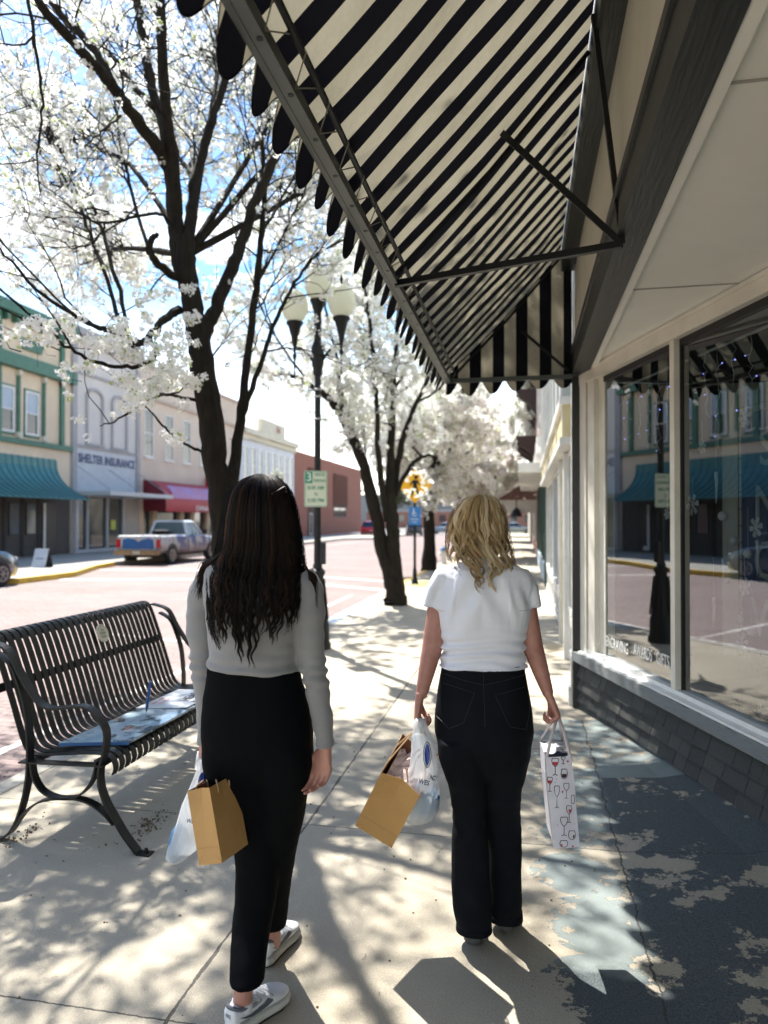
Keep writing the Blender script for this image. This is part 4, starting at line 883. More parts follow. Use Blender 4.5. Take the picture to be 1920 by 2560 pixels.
def keep1(p, clump=True):
    if p.x > -.62 and 2.4 < p.z < 4.6 and p.y < 6.6: return False
    if p.z < 2.15 or (p.x > .2 and p.y < 6.6) or (p-CAM).length < 2.3: return False
    if abs(p.x+2.6) < .42 and p.y < 5.5 and p.z < 4.4: return False
    if p.x < -3.1 and p.z < 2.75: return False
    if p.y < 8.6 and abs(p.x+.245*p.y) < .024*p.y and abs(p.z-1.6-.312*p.y) < .035*p.y+.05: return False
    if not clump: return (p-CAM).length > 3.4
    gx, gy = p.x+.4375*p.z, p.y-.581*p.z; h = (math.sin(p.x*91.7+p.y*53.1+p.z*37.7)*43758.5) % 1
    if -.8 < gx < .6 and 1.4 < gy < 3.7: return h > .86
    if -.8 < gx < 1.4 and 3.7 <= gy < 7.2: return h > .5
    if -3.2 < gx <= -.8 and .5 < gy < 4.6: return h > .60
    return True
def low_sprays(rr):
    out = []
    for x0, x1, y0, y1, d, n in ((300,480,855,960,5.2,150), (200,330,800,870,4.9,70), (290,430,955,1030,5.1,60), (385,470,1075,1110,5.4,16), (60,190,770,850,4.6,60), (430,500,940,1010,5.5,22), (175,230,900,925,4.8,14), (350,520,700,860,5.5,60)):
        for k in range(n//5):
            cx, cy = rr.uniform(x0, x1), rr.uniform(y0, y1); dd = d+rr.uniform(-.35, .35)
            for j in range(5): out.append(P(cx+rr.gauss(0, 12), cy+rr.gauss(0, 9), dd+rr.gauss(0, .06)))
    return out
t1, nc = tree('blossom_tree', 'large white-blossomed tree beside the bench, its forked dark trunk nearest the camera', (-2.4, 5.3, 0), L1, 21, twigs_per_m=6.4, tlen=(.5,1.5), crad=.034, nflor=12, fsize=.016, center=Vector((-2.4,5.5,3.5)), keep=keep1, after=low_sprays)
print('tree1 clusters', nc)
# tree 2 at the kerb beyond the lamp post
L2 = []
D2 = 13.4; b2p = PZ(990, 1512, 0)
def l2(pts, rad, nb=1, dd=(0, 0)): L2.append(([P(x, y, D2+dd[0]+(dd[1]-dd[0])*i/(len(pts)-1)) for i, (x, y) in enumerate(pts)], [r*.84 for r in rad], nb))
l2([(990,1512),(987,1470),(960,1391),(936,1271),(903,1152),(860,1049),(826,1000),(780,965),(720,935),(650,930)], [.30,.22,.15,.14,.125,.11,.085,.06,.045,.02])
l2([(992,1500),(985,1380),(981,1304),(975,1228),(978,1108),(985,980),(990,860),(1000,700),(1005,560)], [.20,.16,.15,.12,.09,.07,.055,.035,.02])
l2([(968,1304),(946,1136),(942,1000),(930,860),(915,740),(900,600)], [.09,.065,.05,.04,.03,.015], 1, (0, -1))
l2([(980,1260),(1004,1108),(1040,1010),(1075,930),(1100,830),(1120,700)], [.09,.07,.055,.04,.03,.015], 1, (0, 1))
l2([(988,1240),(1021,1174),(1048,1146),(1070,1138),(1088,1142)], [.055,.05,.045,.035,.02], .2)
l2([(860,1049),(850,950),(830,840),(800,700),(790,560)], [.06,.045,.035,.025,.012], 1, (0, .5))
l2([(780,965),(700,860),(650,760),(620,650)], [.03,.025,.018,.008], 1, (0, -.6))
l2([(1040,1010),(1110,960),(1150,900),(1180,850)], [.03,.025,.018,.008], 1, (0, .6))
l2([(985,980),(1040,860),(1070,720),(1080,600)], [.035,.03,.02,.01], 1, (0, 1.5))
l2([(985,980),(900,830),(860,700),(850,560)], [.035,.03,.02,.01], 1, (0, 1.8))
tree('blossom_tree', 'white-blossomed tree leaning left beyond the lamp post, trunk split near the ground', b2p, L2, 5, extra=[P(x, y, 11.5)+Vector((random.gauss(0,.05), random.gauss(0,.05), random.gauss(0,.05))) for x, y in ((845,1150),(862,1170),(880,1160),(838,1215),(848,1240),(828,1225),(905,1180),(915,1215),(935,1195),(925,1235),(895,1262),(885,1268),(880,1175),(843,1195),(830,1240),(920,1250)) for _ in range(4)], after=lambda rr: [P(rr.gauss(x, 7), rr.gauss(y, 7), 16.2+rr.gauss(0, .2)) for x, y in ((1052,1190),(1062,1215),(1050,1235),(1068,1205),(1035,1232),(1022,1195),(1015,1240),(1060,1245),(1045,1180)) for _ in range(3)], twigs_per_m=5.0, tlen=(.7,1.6), crad=.06, nflor=12, fsize=.028, twig_r=.012, center=b2p+Vector((0,0,3.5)), start=.42, jit=.010, keep=lambda p: not (p.x > -.9 and p.y < 6.6) and p.z > 2.0 and not (p.z < 2.9 and -3.2 < p.x < -2.2 and 10 < p.y < 17.5))
# a low spray of blossoms hanging beside the parking sign
sp0 = [P(x, y, 11.5) for x, y in ((845,1150),(862,1170),(880,1160),(838,1215),(848,1240),(828,1225),(905,1180),(915,1215),(935,1195),(925,1235),(895,1262),(885,1268),(880,1175),(843,1195),(830,1240),(920,1250))]
# ---- trees farther down the row, generated
def free_tree(label, base, H, spread, seed, crad=.11, fsize=.05, nflor=11, dens=1.0, twd=2.2, group='blossoming street trees'):
    rr = random.Random(seed); Ls = []; base = Vector(base); top = base+Vector((0, 0, H*.22))
    Ls.append(([base-Vector((0,0,.03)), base+Vector((.02,0,H*.1)), top], [H*.032, H*.022, H*.02], 0))
    nl = 8
    for k in range(nl):
        a = 2*PI*k/nl+rr.uniform(-.3, .3); s = spread*rr.uniform(.45, 1.0); h = H*rr.uniform(.72, 1.0)*(1.12-.35*s/spread)
        p1 = top+Vector((math.cos(a)*s*.25, math.sin(a)*s*.25, (h-top.z)*.3)); p2 = top+Vector((math.cos(a+.2)*s*.65, math.sin(a+.2)*s*.65, (h-top.z)*.65)); p3 = base+Vector((math.cos(a+.2)*s, math.sin(a+.2)*s, h))
        Ls.append(([top-Vector((0,0,.1*H*.3)), p1, p2, p3], [H*.014, H*.011, H*.007, H*.002], dens))
        q = p1+Vector((math.cos(a-.6)*s*.6, math.sin(a-.6)*s*.6, (h-top.z)*.18)); Ls.append(([p1, (p1+q)/2+Vector((0,0,.1)), q], [H*.008, H*.005, H*.002], dens))
    return tree('blossom_tree', label, base, Ls, seed, twigs_per_m=twd, tlen=(H*.09, H*.2), crad=crad, nflor=nflor, fsize=fsize, twig_r=.014, start=.15, center=base+Vector((0,0,H*.45)), group=group)
free_tree('white-blossomed tree past the leaning one, left of the crossing sign', (-3.0, 22.5, 0), 8.6, 3.6, 31, crad=.10, fsize=.045)
free_tree('white-blossomed tree directly behind the crossing sign', (-2.6, 31, 0), 8.4, 3.4, 32, crad=.13, fsize=.06, dens=.9)
free_tree('white-blossomed tree above the blond hair in the photo, mid row', (-2.4, 41, 0), 8.2, 3.7, 33, crad=.16, fsize=.08, dens=.8)
free_tree('white-blossomed tree near the far corner of the sidewalk', (-2.4, 54, 0), 8.2, 3.7, 34, crad=.2, fsize=.1, dens=.7)
free_tree('last white-blossomed tree of the row at the car park', (-2.6, 70, 0), 8.5, 4.2, 35, crad=.24, fsize=.13, dens=.6)
# out of frame on the left, seen in the window glass and shading the walk
free_tree('white-blossomed tree at the kerb left of the bench', (-3.3, -1.6, 0), 7.8, 3.0, 36, crad=.06, fsize=.026, dens=1.1, twd=2.4)
# bare grey-green trees on the horizon
def bare_tree(label, base, H, seed):
    rr = random.Random(seed); t = thing('distant_tree', label, 'tree', base, group='hazy trees beyond the car park'); mb = MB(); cr = []
    base = Vector(base); mb.tube([base, base+Vector((0,0,H*.5))], [.3, .15], 6)
    for k in range(26):
        a = rr.uniform(0, 2*PI); q = base+Vector((math.cos(a)*H*.4*rr.random(), math.sin(a)*H*.4*rr.random(), H*rr.uniform(.5, 1))); mb.tube([base+Vector((0,0,H*rr.uniform(.2,.5))), q], [.08, .02], 4)
        for j in range(14): cr.append(q+Vector((rr.gauss(0, H*.07), rr.gauss(0, H*.07), rr.gauss(0, H*.06))))
    build(mb, 'trunk', m_bark, t); me = blossom_mesh('crown', [tuple(p-base) for p in cr], .5, 8, .28, np.random.default_rng(seed)); me.materials.clear(); me.materials.append(mat('spring_leaf', (.13,.14,.07), (.10,.10,.06), scale=2)); link_mesh('crown', me, t)
for i, (x, y, H) in enumerate(((-30,165,11),(-22,172,13),(-14,166,10),(-6,170,12),(-38,150,9))):
    bare_tree(('broad','tall','low','rounded','small')[i]+' hazy tree beyond the far red brick building, number %d from the left' % ((2,3,4,5,1)[i]), (x, y, -.2), H, 60+i)

# ---------------------------------------------------------------- street lamp with three globes
m_iron = mat('cast_iron', (.006,.0075,.009), (.010,.012,.012), scale=6, rough=.45, spec=.3)
def globe_mat():
    m, nt, b, out = nodes('lamp_globe'); b.inputs['Base Color'].default_value = (.60,.61,.54,1); b.inputs['Roughness'].default_value = .25
    tr = nt.nodes.new('ShaderNodeBsdfTranslucent'); tr.inputs[0].default_value = (.80,.82,.72,1); mx = nt.nodes.new('ShaderNodeMixShader'); mx.inputs[0].default_value = .5
    nt.links.new(b.outputs[0], mx.inputs[1]); nt.links.new(tr.outputs[0], mx.inputs[2]); nt.links.new(mx.outputs[0], out.inputs[0]); return m
m_globe = globe_mat()
def lamp_post(loc, rz, label):
    t = thing('street_lamp', label, 'street lamp', loc, rz, group='globe street lamps')
    m = MB(); m.lathe([(.17,0),(.17,.06),(.15,.09),(.145,.30),(.125,.36),(.12,.42),(.085,.80),(.078,.9),(.095,.93),(.095,.97),(.06,1.0),(.055,1.05)], n=16)
    for k in range(8):
        a = 2*PI*k/8; m.bar((.14*math.cos(a), .14*math.sin(a), .36), (.088*math.cos(a), .088*math.sin(a), .86), .018, .018)
    build(m, 'base', m_iron, t, smooth=True, local=True)
    m = MB(); m.lathe([(.045,1.05),(.042,1.6),(.038,3.4),(.06,3.42),(.062,3.5),(.075,3.55),(.085,3.75),(.06,3.82),(.045,3.86),(.04,4.05),(.05,4.07),(.045,4.12),(.05,4.2),(.085,4.32),(.10,4.34),(.10,4.36)], n=14); build(m, 'pole', m_iron, t, smooth=True, local=True)
    m = MB()
    for z in (3.22, 3.13, 2.85): m.lathe([(.045,z),(.05,z+.003),(.05,z+.022),(.045,z+.025)], n=14)
    buildp(m, 'steel_band', mat('band_steel', (.4,.4,.4), rough=.35, metal=.6), t, local=True)
    for s in (-1, 1):
        m = MB(); m.tube([(s*.06, 0, 3.60), (s*.13, 0, 3.68), (s*.22, 0, 3.765), (s*.32, 0, 3.79)], [.024,.018,.015,.013], 8)
        m.lathe([(.006,3.40),(.012,3.46),(.008,3.5),(.016,3.56),(.01,3.62),(.03,3.68),(.014,3.72),(.02,3.78),(.03,3.82),(.045,3.92),(.055,3.95),(.08,4.05),(.105,4.08),(.108,4.11),(.08,4.12)], (s*.32, 0, 0), 12); build(m, 'arm', m_iron, t, smooth=True, local=True)
        m = MB(); m.lathe([(.08,4.115),(.13,4.16),(.168,4.26),(.170,4.34),(.15,4.43),(.10,4.49),(.03,4.52),(.002,4.525)], (s*.32, 0, 0), 18); build(m, 'globe', m_globe, t, smooth=True, local=True)
        m = MB(); m.lathe([(.02,4.522),(.012,4.55),(.024,4.58),(.01,4.62),(.002,4.66)], (s*.32, 0, 0), 8); build(m, 'finial', m_iron, t, smooth=True, local=True)
    m = MB(); m.lathe([(.08,4.362),(.13,4.41),(.168,4.51),(.170,4.59),(.15,4.68),(.10,4.74),(.03,4.77),(.002,4.775)], n=18); build(m, 'globe', m_globe, t, smooth=True, local=True)
    m = MB(); m.lathe([(.02,4.772),(.012,4.80),(.024,4.83),(.01,4.87),(.002,4.92)], n=8); build(m, 'finial', m_iron, t, smooth=True, local=True)
    m = MB(); m.box(.045, .10, -.035, .035, 1.05, 1.32); build(m, 'outlet_box', m_iron, t, local=True)
    return t
LP = PZ(797, 1620, 0); LP = P(794, 1300, 8.87); LP.z = 0
lamp = lamp_post(tuple(LP), R(-8), 'black iron street lamp with three frosted globes behind the dark-haired woman')
dup(lamp, loc=(-2.5, -3.2, 0))['label'] = 'black iron street lamp with three globes near the left end of the shop windows reflection'
l3 = dup(lamp, loc=(-14.9, 41.5, 0)); l3['label'] = 'black iron street lamp across the street by the red awning'
# wreath of banners on the far lamp
m = MB(); m.obox((-14.86, 41.1, 1.9), (0, -.7, 0), (.02, 0, 0), (0, 0, 1.3)); single(m, 'pole_banner', mat('banner_white', (.6,.65,.72), (.08,.2,.45), scale=3, lo=.4, hi=.5), 'white and blue banner hanging on the far street lamp', 'banner')
# ---------------------------------------------------------------- signs
m_sgn = mat('sign_cream', (.62,.68,.56), (.56,.62,.50), scale=4, rough=.4); m_sg = mat('sign_green', (.02,.30,.19), rough=.4); m_gp = mat('green_letter', (.10,.32,.22), rough=.5)
def rrect(w, h, r, n=5):
    pts = []
    for cx, cy, a0 in ((w/2-r, h/2-r, 0), (-w/2+r, h/2-r, PI/2), (-w/2+r, -h/2+r, PI), (w/2-r, -h/2+r, 1.5*PI)):
        for k in range(n+1): a = a0+PI/2*k/n; pts.append((cx+r*math.cos(a), cy+r*math.sin(a)))
    return pts
def plate(mb, c, u, v, poly, th): n = u.cross(v); mb.prism([c+u*x+v*y for x, y in poly], -n*th)
UZ = Vector((0, 0, 1))
c = P(789.5, 1222, 8.87-.09); u = Vector((cR.x, cR.y, 0)).normalized(); u = (Matrix.Rotation(R(14), 3, 'Z') @ u).normalized(); n = u.cross(UZ)
t = thing('parking_sign', 'cream and green parking time sign strapped to the lamp post', 'sign', tuple(c))
m = MB(); plate(m, c, u, UZ, rrect(.285, .445, .02), .004); build(m, 'plate', m_sgn, t)
m = MB(); 
for a, b_ in ((-.137, -.132), (.132, .137)): m.obox(c+u*a-UZ*.215+n*.001, u*(b_-a), UZ*.43, n*.0015)
for a in (-.215, .210): m.obox(c-u*.132+UZ*a+n*.001, u*.264, UZ*.005, n*.0015)
m.obox(c-u*.128+UZ*.068+n*.001, u*.085, UZ*.14, n*.002)
build(m, 'green_border', m_sg, t)
m = MB(); put_text(m, '3', c-u*.085+UZ*.14, u, UZ, .15, bold=.01, th=.0045); build(m, 'white_numeral', m_white, t)
for tx, du, dz, sz, wd in (('HOUR', .05, .175, .055, .12), ('PARKING', .045, .10, .055, .15), ('8:00 AM', 0, .01, .065, .2), ('TO', 0, -.07, .055, .05), ('5:00 PM', 0, -.145, .065, .2)):
    m = MB(); put_text(m, tx, c+u*du+UZ*dz, u, UZ, sz, bold=.012, th=.004, width=wd); build(m, 'lettering', m_gp, t)
# crossing sign
CS = P(1037, 1300, 17.75); CS.z = 0; fr = Vector((.12, -1, 0)).normalized(); u = UZ.cross(fr)*1.0; u = Vector((-fr.y, fr.x, 0)).normalized()
t = thing('crossing_sign', 'black post carrying a yellow diamond pedestrian sign above a blue accessible parking sign', 'sign', tuple(CS))
m = MB(); m.lathe([(.10,0),(.09,.05),(.06,.12),(.05,.35),(.035,.4),(.032,2.9)], tuple(CS), 10); build(m, 'post', m_iron, t, smooth=True)
cd = CS+Vector((0,0,2.45))+fr*.04; m = MB(); plate(m, cd, u, UZ, [(0,-.43),(.43,0),(0,.43),(-.43,0)], .005); build(m, 'diamond_plate', mat('sign_yellow', (.80,.42,.01), (.72,.38,.01), scale=3, rough=.4), t)
m = MB(); o = cd+fr*.003
def pl(poly): m.prism([o+u*x+UZ*y for x, y in poly], fr*.003)
pl([(.03+.05*math.cos(a*PI/6), .22+.05*math.sin(a*PI/6)) for a in range(12)]); pl([(-.05,.15),(.06,.15),(.055,-.02),(-.04,-.02)]); pl([(-.04,-.02),(.01,-.02),(-.06,-.26),(-.11,-.24)]); pl([(.0,-.02),(.055,-.02),(.12,-.24),(.07,-.27)]); pl([(-.05,.15),(-.13,.02),(-.11,.0),(-.03,.1)]); pl([(.06,.15),(.14,.04),(.12,.02),(.04,.1)])
build(m, 'walking_figure', m_iron, t)
m = MB(); cb = CS+Vector((0,0,1.70))+fr*.04; plate(m, cb, u, UZ, rrect(.30, .45, .03), .004); build(m, 'blue_plate', mat('sign_blue', (.02,.18,.50), rough=.4), t)
m = MB(); o = cb+fr*.003; pl([(-.03+.018*math.cos(a*PI/5), .17+.018*math.sin(a*PI/5)) for a in range(10)]); pl([(-.045,.145),(-.02,.145),(-.01,.08),(.04,.08),(.04,.065),(-.035,.065)])
for k in range(14):
    a0, a1 = PI*.6+k*.28, PI*.6+(k+1)*.28; pl([(.0+.06*math.cos(a0), .05+.06*math.sin(a0)), (.0+.06*math.cos(a1), .05+.06*math.sin(a1)), (.0+.045*math.cos(a1), .05+.045*math.sin(a1)), (.0+.045*math.cos(a0), .05+.045*math.sin(a0))])
put_text(m, 'PARKING', o-UZ*.08, u, UZ, .05, bold=.01, width=.2, th=.0035); put_text(m, 'ONLY', o-UZ*.15, u, UZ, .05, bold=.01, th=.0035); build(m, 'white_symbol', m_white, t)
# hydrant
t = thing('fire_hydrant', 'white fire hydrant with a blue cap on the kerb past the crossing sign', 'hydrant', (-2.9, 25.8, 0)); c = (-2.9, 25.8, 0)
m = MB(); m.lathe([(.15,0),(.15,.04),(.10,.05),(.10,.42),(.13,.43),(.13,.47),(.11,.48)], c, 12); m.tube([(-3.08,25.8,.34),(-2.72,25.8,.34)], .045, 8); m.tube([(-2.9,25.6,.32),(-2.9,25.8,.32)], .06, 8); build(m, 'barrel', m_white, t, smooth=True)
m = MB(); m.lathe([(.12,.481),(.115,.54),(.08,.60),(.03,.63),(.03,.67),(.0,.67)], c, 12); build(m, 'cap', mat('hydrant_blue', (.08,.22,.42), rough=.4), t, smooth=True)
# sandwich board across the street
sb = PZ(262*.339, 750+1970*.339, 0); t = thing('sandwich_board', 'white sandwich board standing on the far sidewalk', 'sign', tuple(sb))
for s, mm, nm in ((-1, mat('board_white', (.62,.66,.72), (.5,.54,.6), scale=9, rough=.5), 'front_board'), (1, mat('board_black', (.02,.025,.035)), 'back_board')):
    m = MB(); m.obox(sb+Vector((0, s*.22, 0)), (.5, 0, 0), (0, .03, 0), (0, -s*.2, .62)); build(m, nm, mm, t)
m = MB(); m.obox(sb+Vector((.1,-.135,.28)), (.3,0,0), (0,.005,0), (0,.012,.04)); build(m, 'board_text', mat('slate', (.2,.25,.35)), t)
# small things on the far corner
t = thing('street_sign', 'small sign post on the far corner in front of the red brick building', 'sign', (-13.2, 62.5, 0))
m = MB(); m.tube([(-13.2,62.5,0),(-13.2,62.5,3.4)], .05, 6); build(m, 'post', m_iron, t); m = MB(); m.box(-13.6,-12.9,62.44,62.47,2.3,3.3); build(m, 'plate', m_white, t)
t = thing('litter_bin', 'dark litter bin beside the red brick building', 'bin', (-13.4, 83, 0)); m = MB(); m.lathe([(.3,0),(.35,.8),(.36,.95),(.2,1.05)], (-13.4,83,0), 12); build(m, 'drum', m_iron, t); m = MB(); m.lathe([(.38,.96),(.38,1.0),(.1,1.12)], (-13.4,83,0), 12); build(m, 'lid', m_rod, t)
single(MB().add([(-3.2,58,5.3),(.6,58,5.4),(.6,58,5.43),(-3.2,58,5.33)], [(0,1,2,3)]), 'overhead_wire', m_iron, 'overhead wire crossing the sidewalk far down the row', 'wire') if False else None
m = MB(); m.tube([(-20,46,7.2),(-8,44,6.6),(.45,42,6.8)], .02, 4); single(m, 'overhead_wire', m_iron, 'thin overhead wire spanning the street to the right-hand buildings', 'wire')
# ---------------------------------------------------------------- bench
m_bench = mat('bench_black', (.006,.0075,.0078), (.014,.016,.016), scale=14, rough=.45, spec=.22, bump=.12, bscale=120, lo=.3, hi=.8)
bench = thing('park_bench', 'black steel strap bench with curled arms beside the dark-haired woman', 'bench', (-2.3, 3.95, 0))
Y0 = 3.13; Y1 = 4.80
def Z5(*pts): return [PY(x*.33898, 1450+y*.33898, Y0) for x, y in pts]
def smooth_path(pts, sub=5): return curve_pts([Vector(p) for p in pts], [1]*len(pts), sub)[0]
rear = smooth_path([Vector((-2.60, Y0, .93))] + Z5((90,620),(150,760),(195,920),(215,1100),(222,1280),(210,1480),(160,1700),(90,1850)) + [Vector((-2.58, Y0, .004))])
armp = smooth_path([Vector((-2.66, Y0, .99))] + Z5((60,510),(150,680),(240,830),(310,915),(400,945),(520,935),(620,930),(710,980),(770,1070),(790,1150),(775,1280),(745,1400),(750,1520),(790,1640),(850,1750),(920,1870),(985,1960))); armp[-1:] = [armp[-1], armp[-1]+(armp[-1]-armp[-3]).normalized()*max(0, (armp[-1].z-.008)/max(.2, -(armp[-1]-armp[-3]).normalized().z))]
ub = smooth_path(Z5((240,1330),(255,1440),(310,1540),(390,1590),(480,1605),(580,1590),(660,1520),(705,1430),(722,1330)))
arch = smooth_path(Z5((130,1790),(190,1710),(280,1640),(380,1612),(480,1606),(590,1612),(690,1650),(780,1720),(850,1800)))
def at(pts, dy): return [(p[0], p[1]+dy, p[2]) for p in pts]
for dy in (0, Y1-Y0-.05):
    m = MB(); m.strap(at(rear, dy), (0,.05,0), .010); build(m, 'rear_leg', m_bench, bench)
    m = MB(); m.strap(at(armp, dy), (0,.052,0), .011); build(m, 'arm_and_front_leg', m_bench, bench)
    m = MB(); m.strap(at(ub, dy), (0,.045,0), .009); build(m, 'hoop', m_bench, bench)
    m = MB(); m.strap(at(arch, dy), (0,.045,0), .009); build(m, 'arch', m_bench, bench)
    for p, q in ((rear[-1], -.06), (armp[-1], .07)):
        m = MB(); m.box(min(p[0], p[0]+q), max(p[0], p[0]+q), p[1]+dy-.025, p[1]+dy+.025, .0, .008); m.lathe([(.011,.008),(.011,.022),(.006,.03)], (p[0]+q*.6, p[1]+dy, 0), 6); build(m, 'foot_plate', m_bench, bench)
prof = smooth_path([Vector(v) for v in ((-2.745,0,.955),(-2.765,0,.985),(-2.735,0,1.01),(-2.69,0,1.0),(-2.655,0,.95),(-2.605,0,.82),(-2.555,0,.68),(-2.515,0,.56),(-2.485,0,.48),(-2.455,0,.435),(-2.40,0,.418),(-2.28,0,.43),(-2.12,0,.445),(-2.03,0,.445),(-1.99,0,.425),(-1.975,0,.385),(-1.985,0,.35))], 4)
ns = 28
for k in range(ns):
    y = Y0+.055+(Y1-Y0-.13)*k/(ns-1)
    m = MB(); m.strap([(p[0], y, p[2]) for p in prof], (0,.040,0), .006); build(m, 'slat', m_bench, bench)
m = MB(); m.tube([(-2.735,Y0-.03,.965),(-2.735,Y1-.02,.965)], .022, 10); m.box(-2.615,-2.607,Y0,Y1-.04,.725,.77); m.box(-2.43,-2.38,Y0,Y1-.04,.392,.406); m.box(-2.06,-2.01,Y0,Y1-.04,.40,.43)
m.bar((-2.46,Y0+.0,.40),(-2.0,Y0+.0,.41),.05,.008); m.bar((-2.46,Y1-.05,.40),(-2.0,Y1-.05,.41),.05,.008); buildp(m, 'cross_rail', m_bench, bench)
# round plaque
pc = PX(253, 1584, -2.605); bn = Vector((.94,0,.34)).normalized(); bu = Vector((0,1,0)); bv = bn.cross(bu)
m = MB(); plate(m, pc+bn*.012, bu, bv, [(.058*math.cos(a*PI/12), .058*math.sin(a*PI/12)) for a in range(24)], .006); pq = build(m, 'plaque', mat('plaque_cream', (.60,.58,.46), (.5,.5,.40), scale=20, rough=.5), bench)
m = MB()
for tx, dv, sz in (('The', .02, .022), ('Oliver', .0, .024), ('Family', -.022, .022)): put_text(m, tx, pc+bn*.0125+bv*dv, bu, bv, sz, bold=.01, th=.0008)
for i, ch in enumerate('Custom Court'):
    a = PI*.82-i*.165; rr_ = Matrix.Rotation(a-PI/2, 3, bn); put_text(m, ch, pc+bn*.0125+(bu*math.cos(a)+bv*math.sin(a))*.046, rr_ @ bu, rr_ @ bv, .013, bold=.005, th=.0008) if ch != ' ' else None
build(m, 'plaque_text', mat('engraved', (.08,.08,.06)), pq)
# glossy poster sheets and a marker pen on the seat
def poster_mat():
    m, nt, b, out = nodes('poster_art'); v, x, y, z = objco(nt)
    f = noisef(nt, v, 5, 4, .6, .3, .7); g = noisef(nt, v, 9, 5, .6, .52, .6); h = noisef(nt, v, 6.5, 4, .6, .60, .66)
    col = mixc(nt, f, (.25,.42,.54), (.62,.72,.78)); col = mixc(nt, g, col, (.08,.12,.14)); col = mixc(nt, h, col, (.60,.36,.28)); nt.links.new(col, b.inputs['Base Color']); b.inputs['Roughness'].default_value = .12; b.inputs['Coat Weight'].default_value = .6; return m
ps = thing('poster', 'glossy blue printed poster board lying on the bench seat', 'poster', (-2.14, 3.6, .455)); TM[ps.name] = Matrix.Translation((-2.14, 3.6, .455))
m = MB(); m.prism([(-2.33,3.24,.452),(-1.985,3.32,.456),(-1.955,4.02,.463),(-2.28,3.98,.455)], (0,0,.012)); build(m, 'sheet', poster_mat(), ps)
m = MB(); m.prism([(-2.33,3.236,.448),(-1.985,3.316,.452),(-1.985,3.322,.452),(-2.33,3.242,.448)], (0,0,.016)); build(m, 'blue_edge', mat('blue_edge', (.02,.10,.28)), ps)
m = MB(); put_text(m, 'CAST', (-2.05,3.44,.473), (-.1,1,0), (-1,-.1,0), .045, th=.001); build(m, 'poster_text', mat('navy_letters', (.025,.05,.16)), ps)
p2 = thing('paper_sheet', 'white sheet with black and red lettering at the far end of the bench seat', 'paper', (-2.13, 4.2, .47)); 
m = MB(); m.prism([(-2.29,3.90,.470),(-1.985,3.94,.478),(-1.96,4.42,.474),(-2.27,4.40,.466)], (0,0,.003)); build(m, 'sheet', mat('paper_white', (.72,.74,.76), (.6,.64,.68), scale=6, rough=.3), p2)
m = MB(); put_text(m, 'HEART', (-2.08,4.22,.479), (-.04,1,.0), (-1,-.04,0), .085, bold=.015, th=.001); put_text(m, 'BREAK', (-2.0,4.15,.480), (-.04,1,.0), (-1,-.04,0), .06, bold=.012, th=.001); build(m, 'black_lettering', mat('ink_black', (.01,.01,.012)), p2)
m = MB(); put_text(m, 'SIGN HERE', (-2.24,4.08,.4735), (-.04,1,.0), (-1,-.04,0), .035, bold=.004, th=.001); put_text(m, 'THANKS', (-2.19,4.08,.4750), (-.04,1,.0), (-1,-.04,0), .035, bold=.004, th=.001)
build(m, 'red_lettering', mat('ink_red', (.5,.05,.05)), p2)
pt = P(365.6, 1781, 4.12); pb = P(376, 1703, 4.12); ax = (pb-pt)
t = thing('marker_pen', 'blue marker pen standing on its tip on the bench poster', 'pen', tuple(pt))
m = MB(); m.tube([pt+ax*.12, pt+ax*.16, pt+ax*.9, pt+ax], [.006,.009,.009,.008], 10); build(m, 'barrel', mat('pen_blue', (.03,.10,.30), rough=.25), t)
m = MB(); m.tube([pt, pt+ax*.04, pt+ax*.11], [.002,.004,.006], 8); build(m, 'tip', m_rod, t)
# ---------------------------------------------------------------- vehicles
m_tyre = mat('tyre', (.015,.015,.016), rough=.85); m_rim = mat('rim_silver', (.45,.45,.46), rough=.3, metal=.7); m_cgl = mat('car_glass', (.02,.028,.03), rough=.05, spec=1); m_blk = mat('trim_black', (.012,.012,.013), rough=.5); m_tl = mat('tail_red', (.45,.01,.015), rough=.2, coat=1)
def section(x, w, z0, z1, r=.12, n=3):
    pts = [(-w*.92, z0), (w*.92, z0), (w, z0+.12), (w, z0+(z1-z0)*.55), (w*.97, z1-r*.5), (w*.90, z1), (-w*.90, z1), (-w*.97, z1-r*.5), (-w, z0+(z1-z0)*.55), (-w, z0+.12)]
    return [(x, y, z) for y, z in pts]
def wheels(t, xs, w, r, rim=m_rim, rr_=.62):
    for x in xs:
        for s in (-1, 1):
            m = MB(); vs = [(r*.55, -.1), (r*.93, -.11), (r, -.06), (r, .06), (r*.93, .11), (r*.55, .1)]
            rings = [[(x+q*math.cos(2*PI*k/22), s*w+y, r+q*math.sin(2*PI*k/22)) for k in range(22)] for q, y in vs]; m.loft(rings); wh = build(m, 'wheel', m_tyre, t, smooth=True, local=True)
            m = MB(); y = s*(w+.115); m.prism([(x+r*rr_*math.cos(2*PI*k/20), y-s*.03, r+r*rr_*math.sin(2*PI*k/20)) for k in range(20)], (0, s*.012, 0))
            for k in range(6):
                a = 2*PI*k/6; m.bar((x, y, r), (x+r*rr_*.95*math.cos(a), y, r+r*rr_*.95*math.sin(a)), .05, .02)
            rg = [[(x+q*math.cos(2*PI*k/20), y-s*.01+yy, r+q*math.sin(2*PI*k/20)) for k in range(20)] for q, yy in ((r*rr_, 0), (r*rr_, s*.02), (r*rr_*.86, s*.02), (r*rr_*.86, 0))]; m.loft(rg, cap=False)
            build(m, 'rim', rim, wh, local=True)
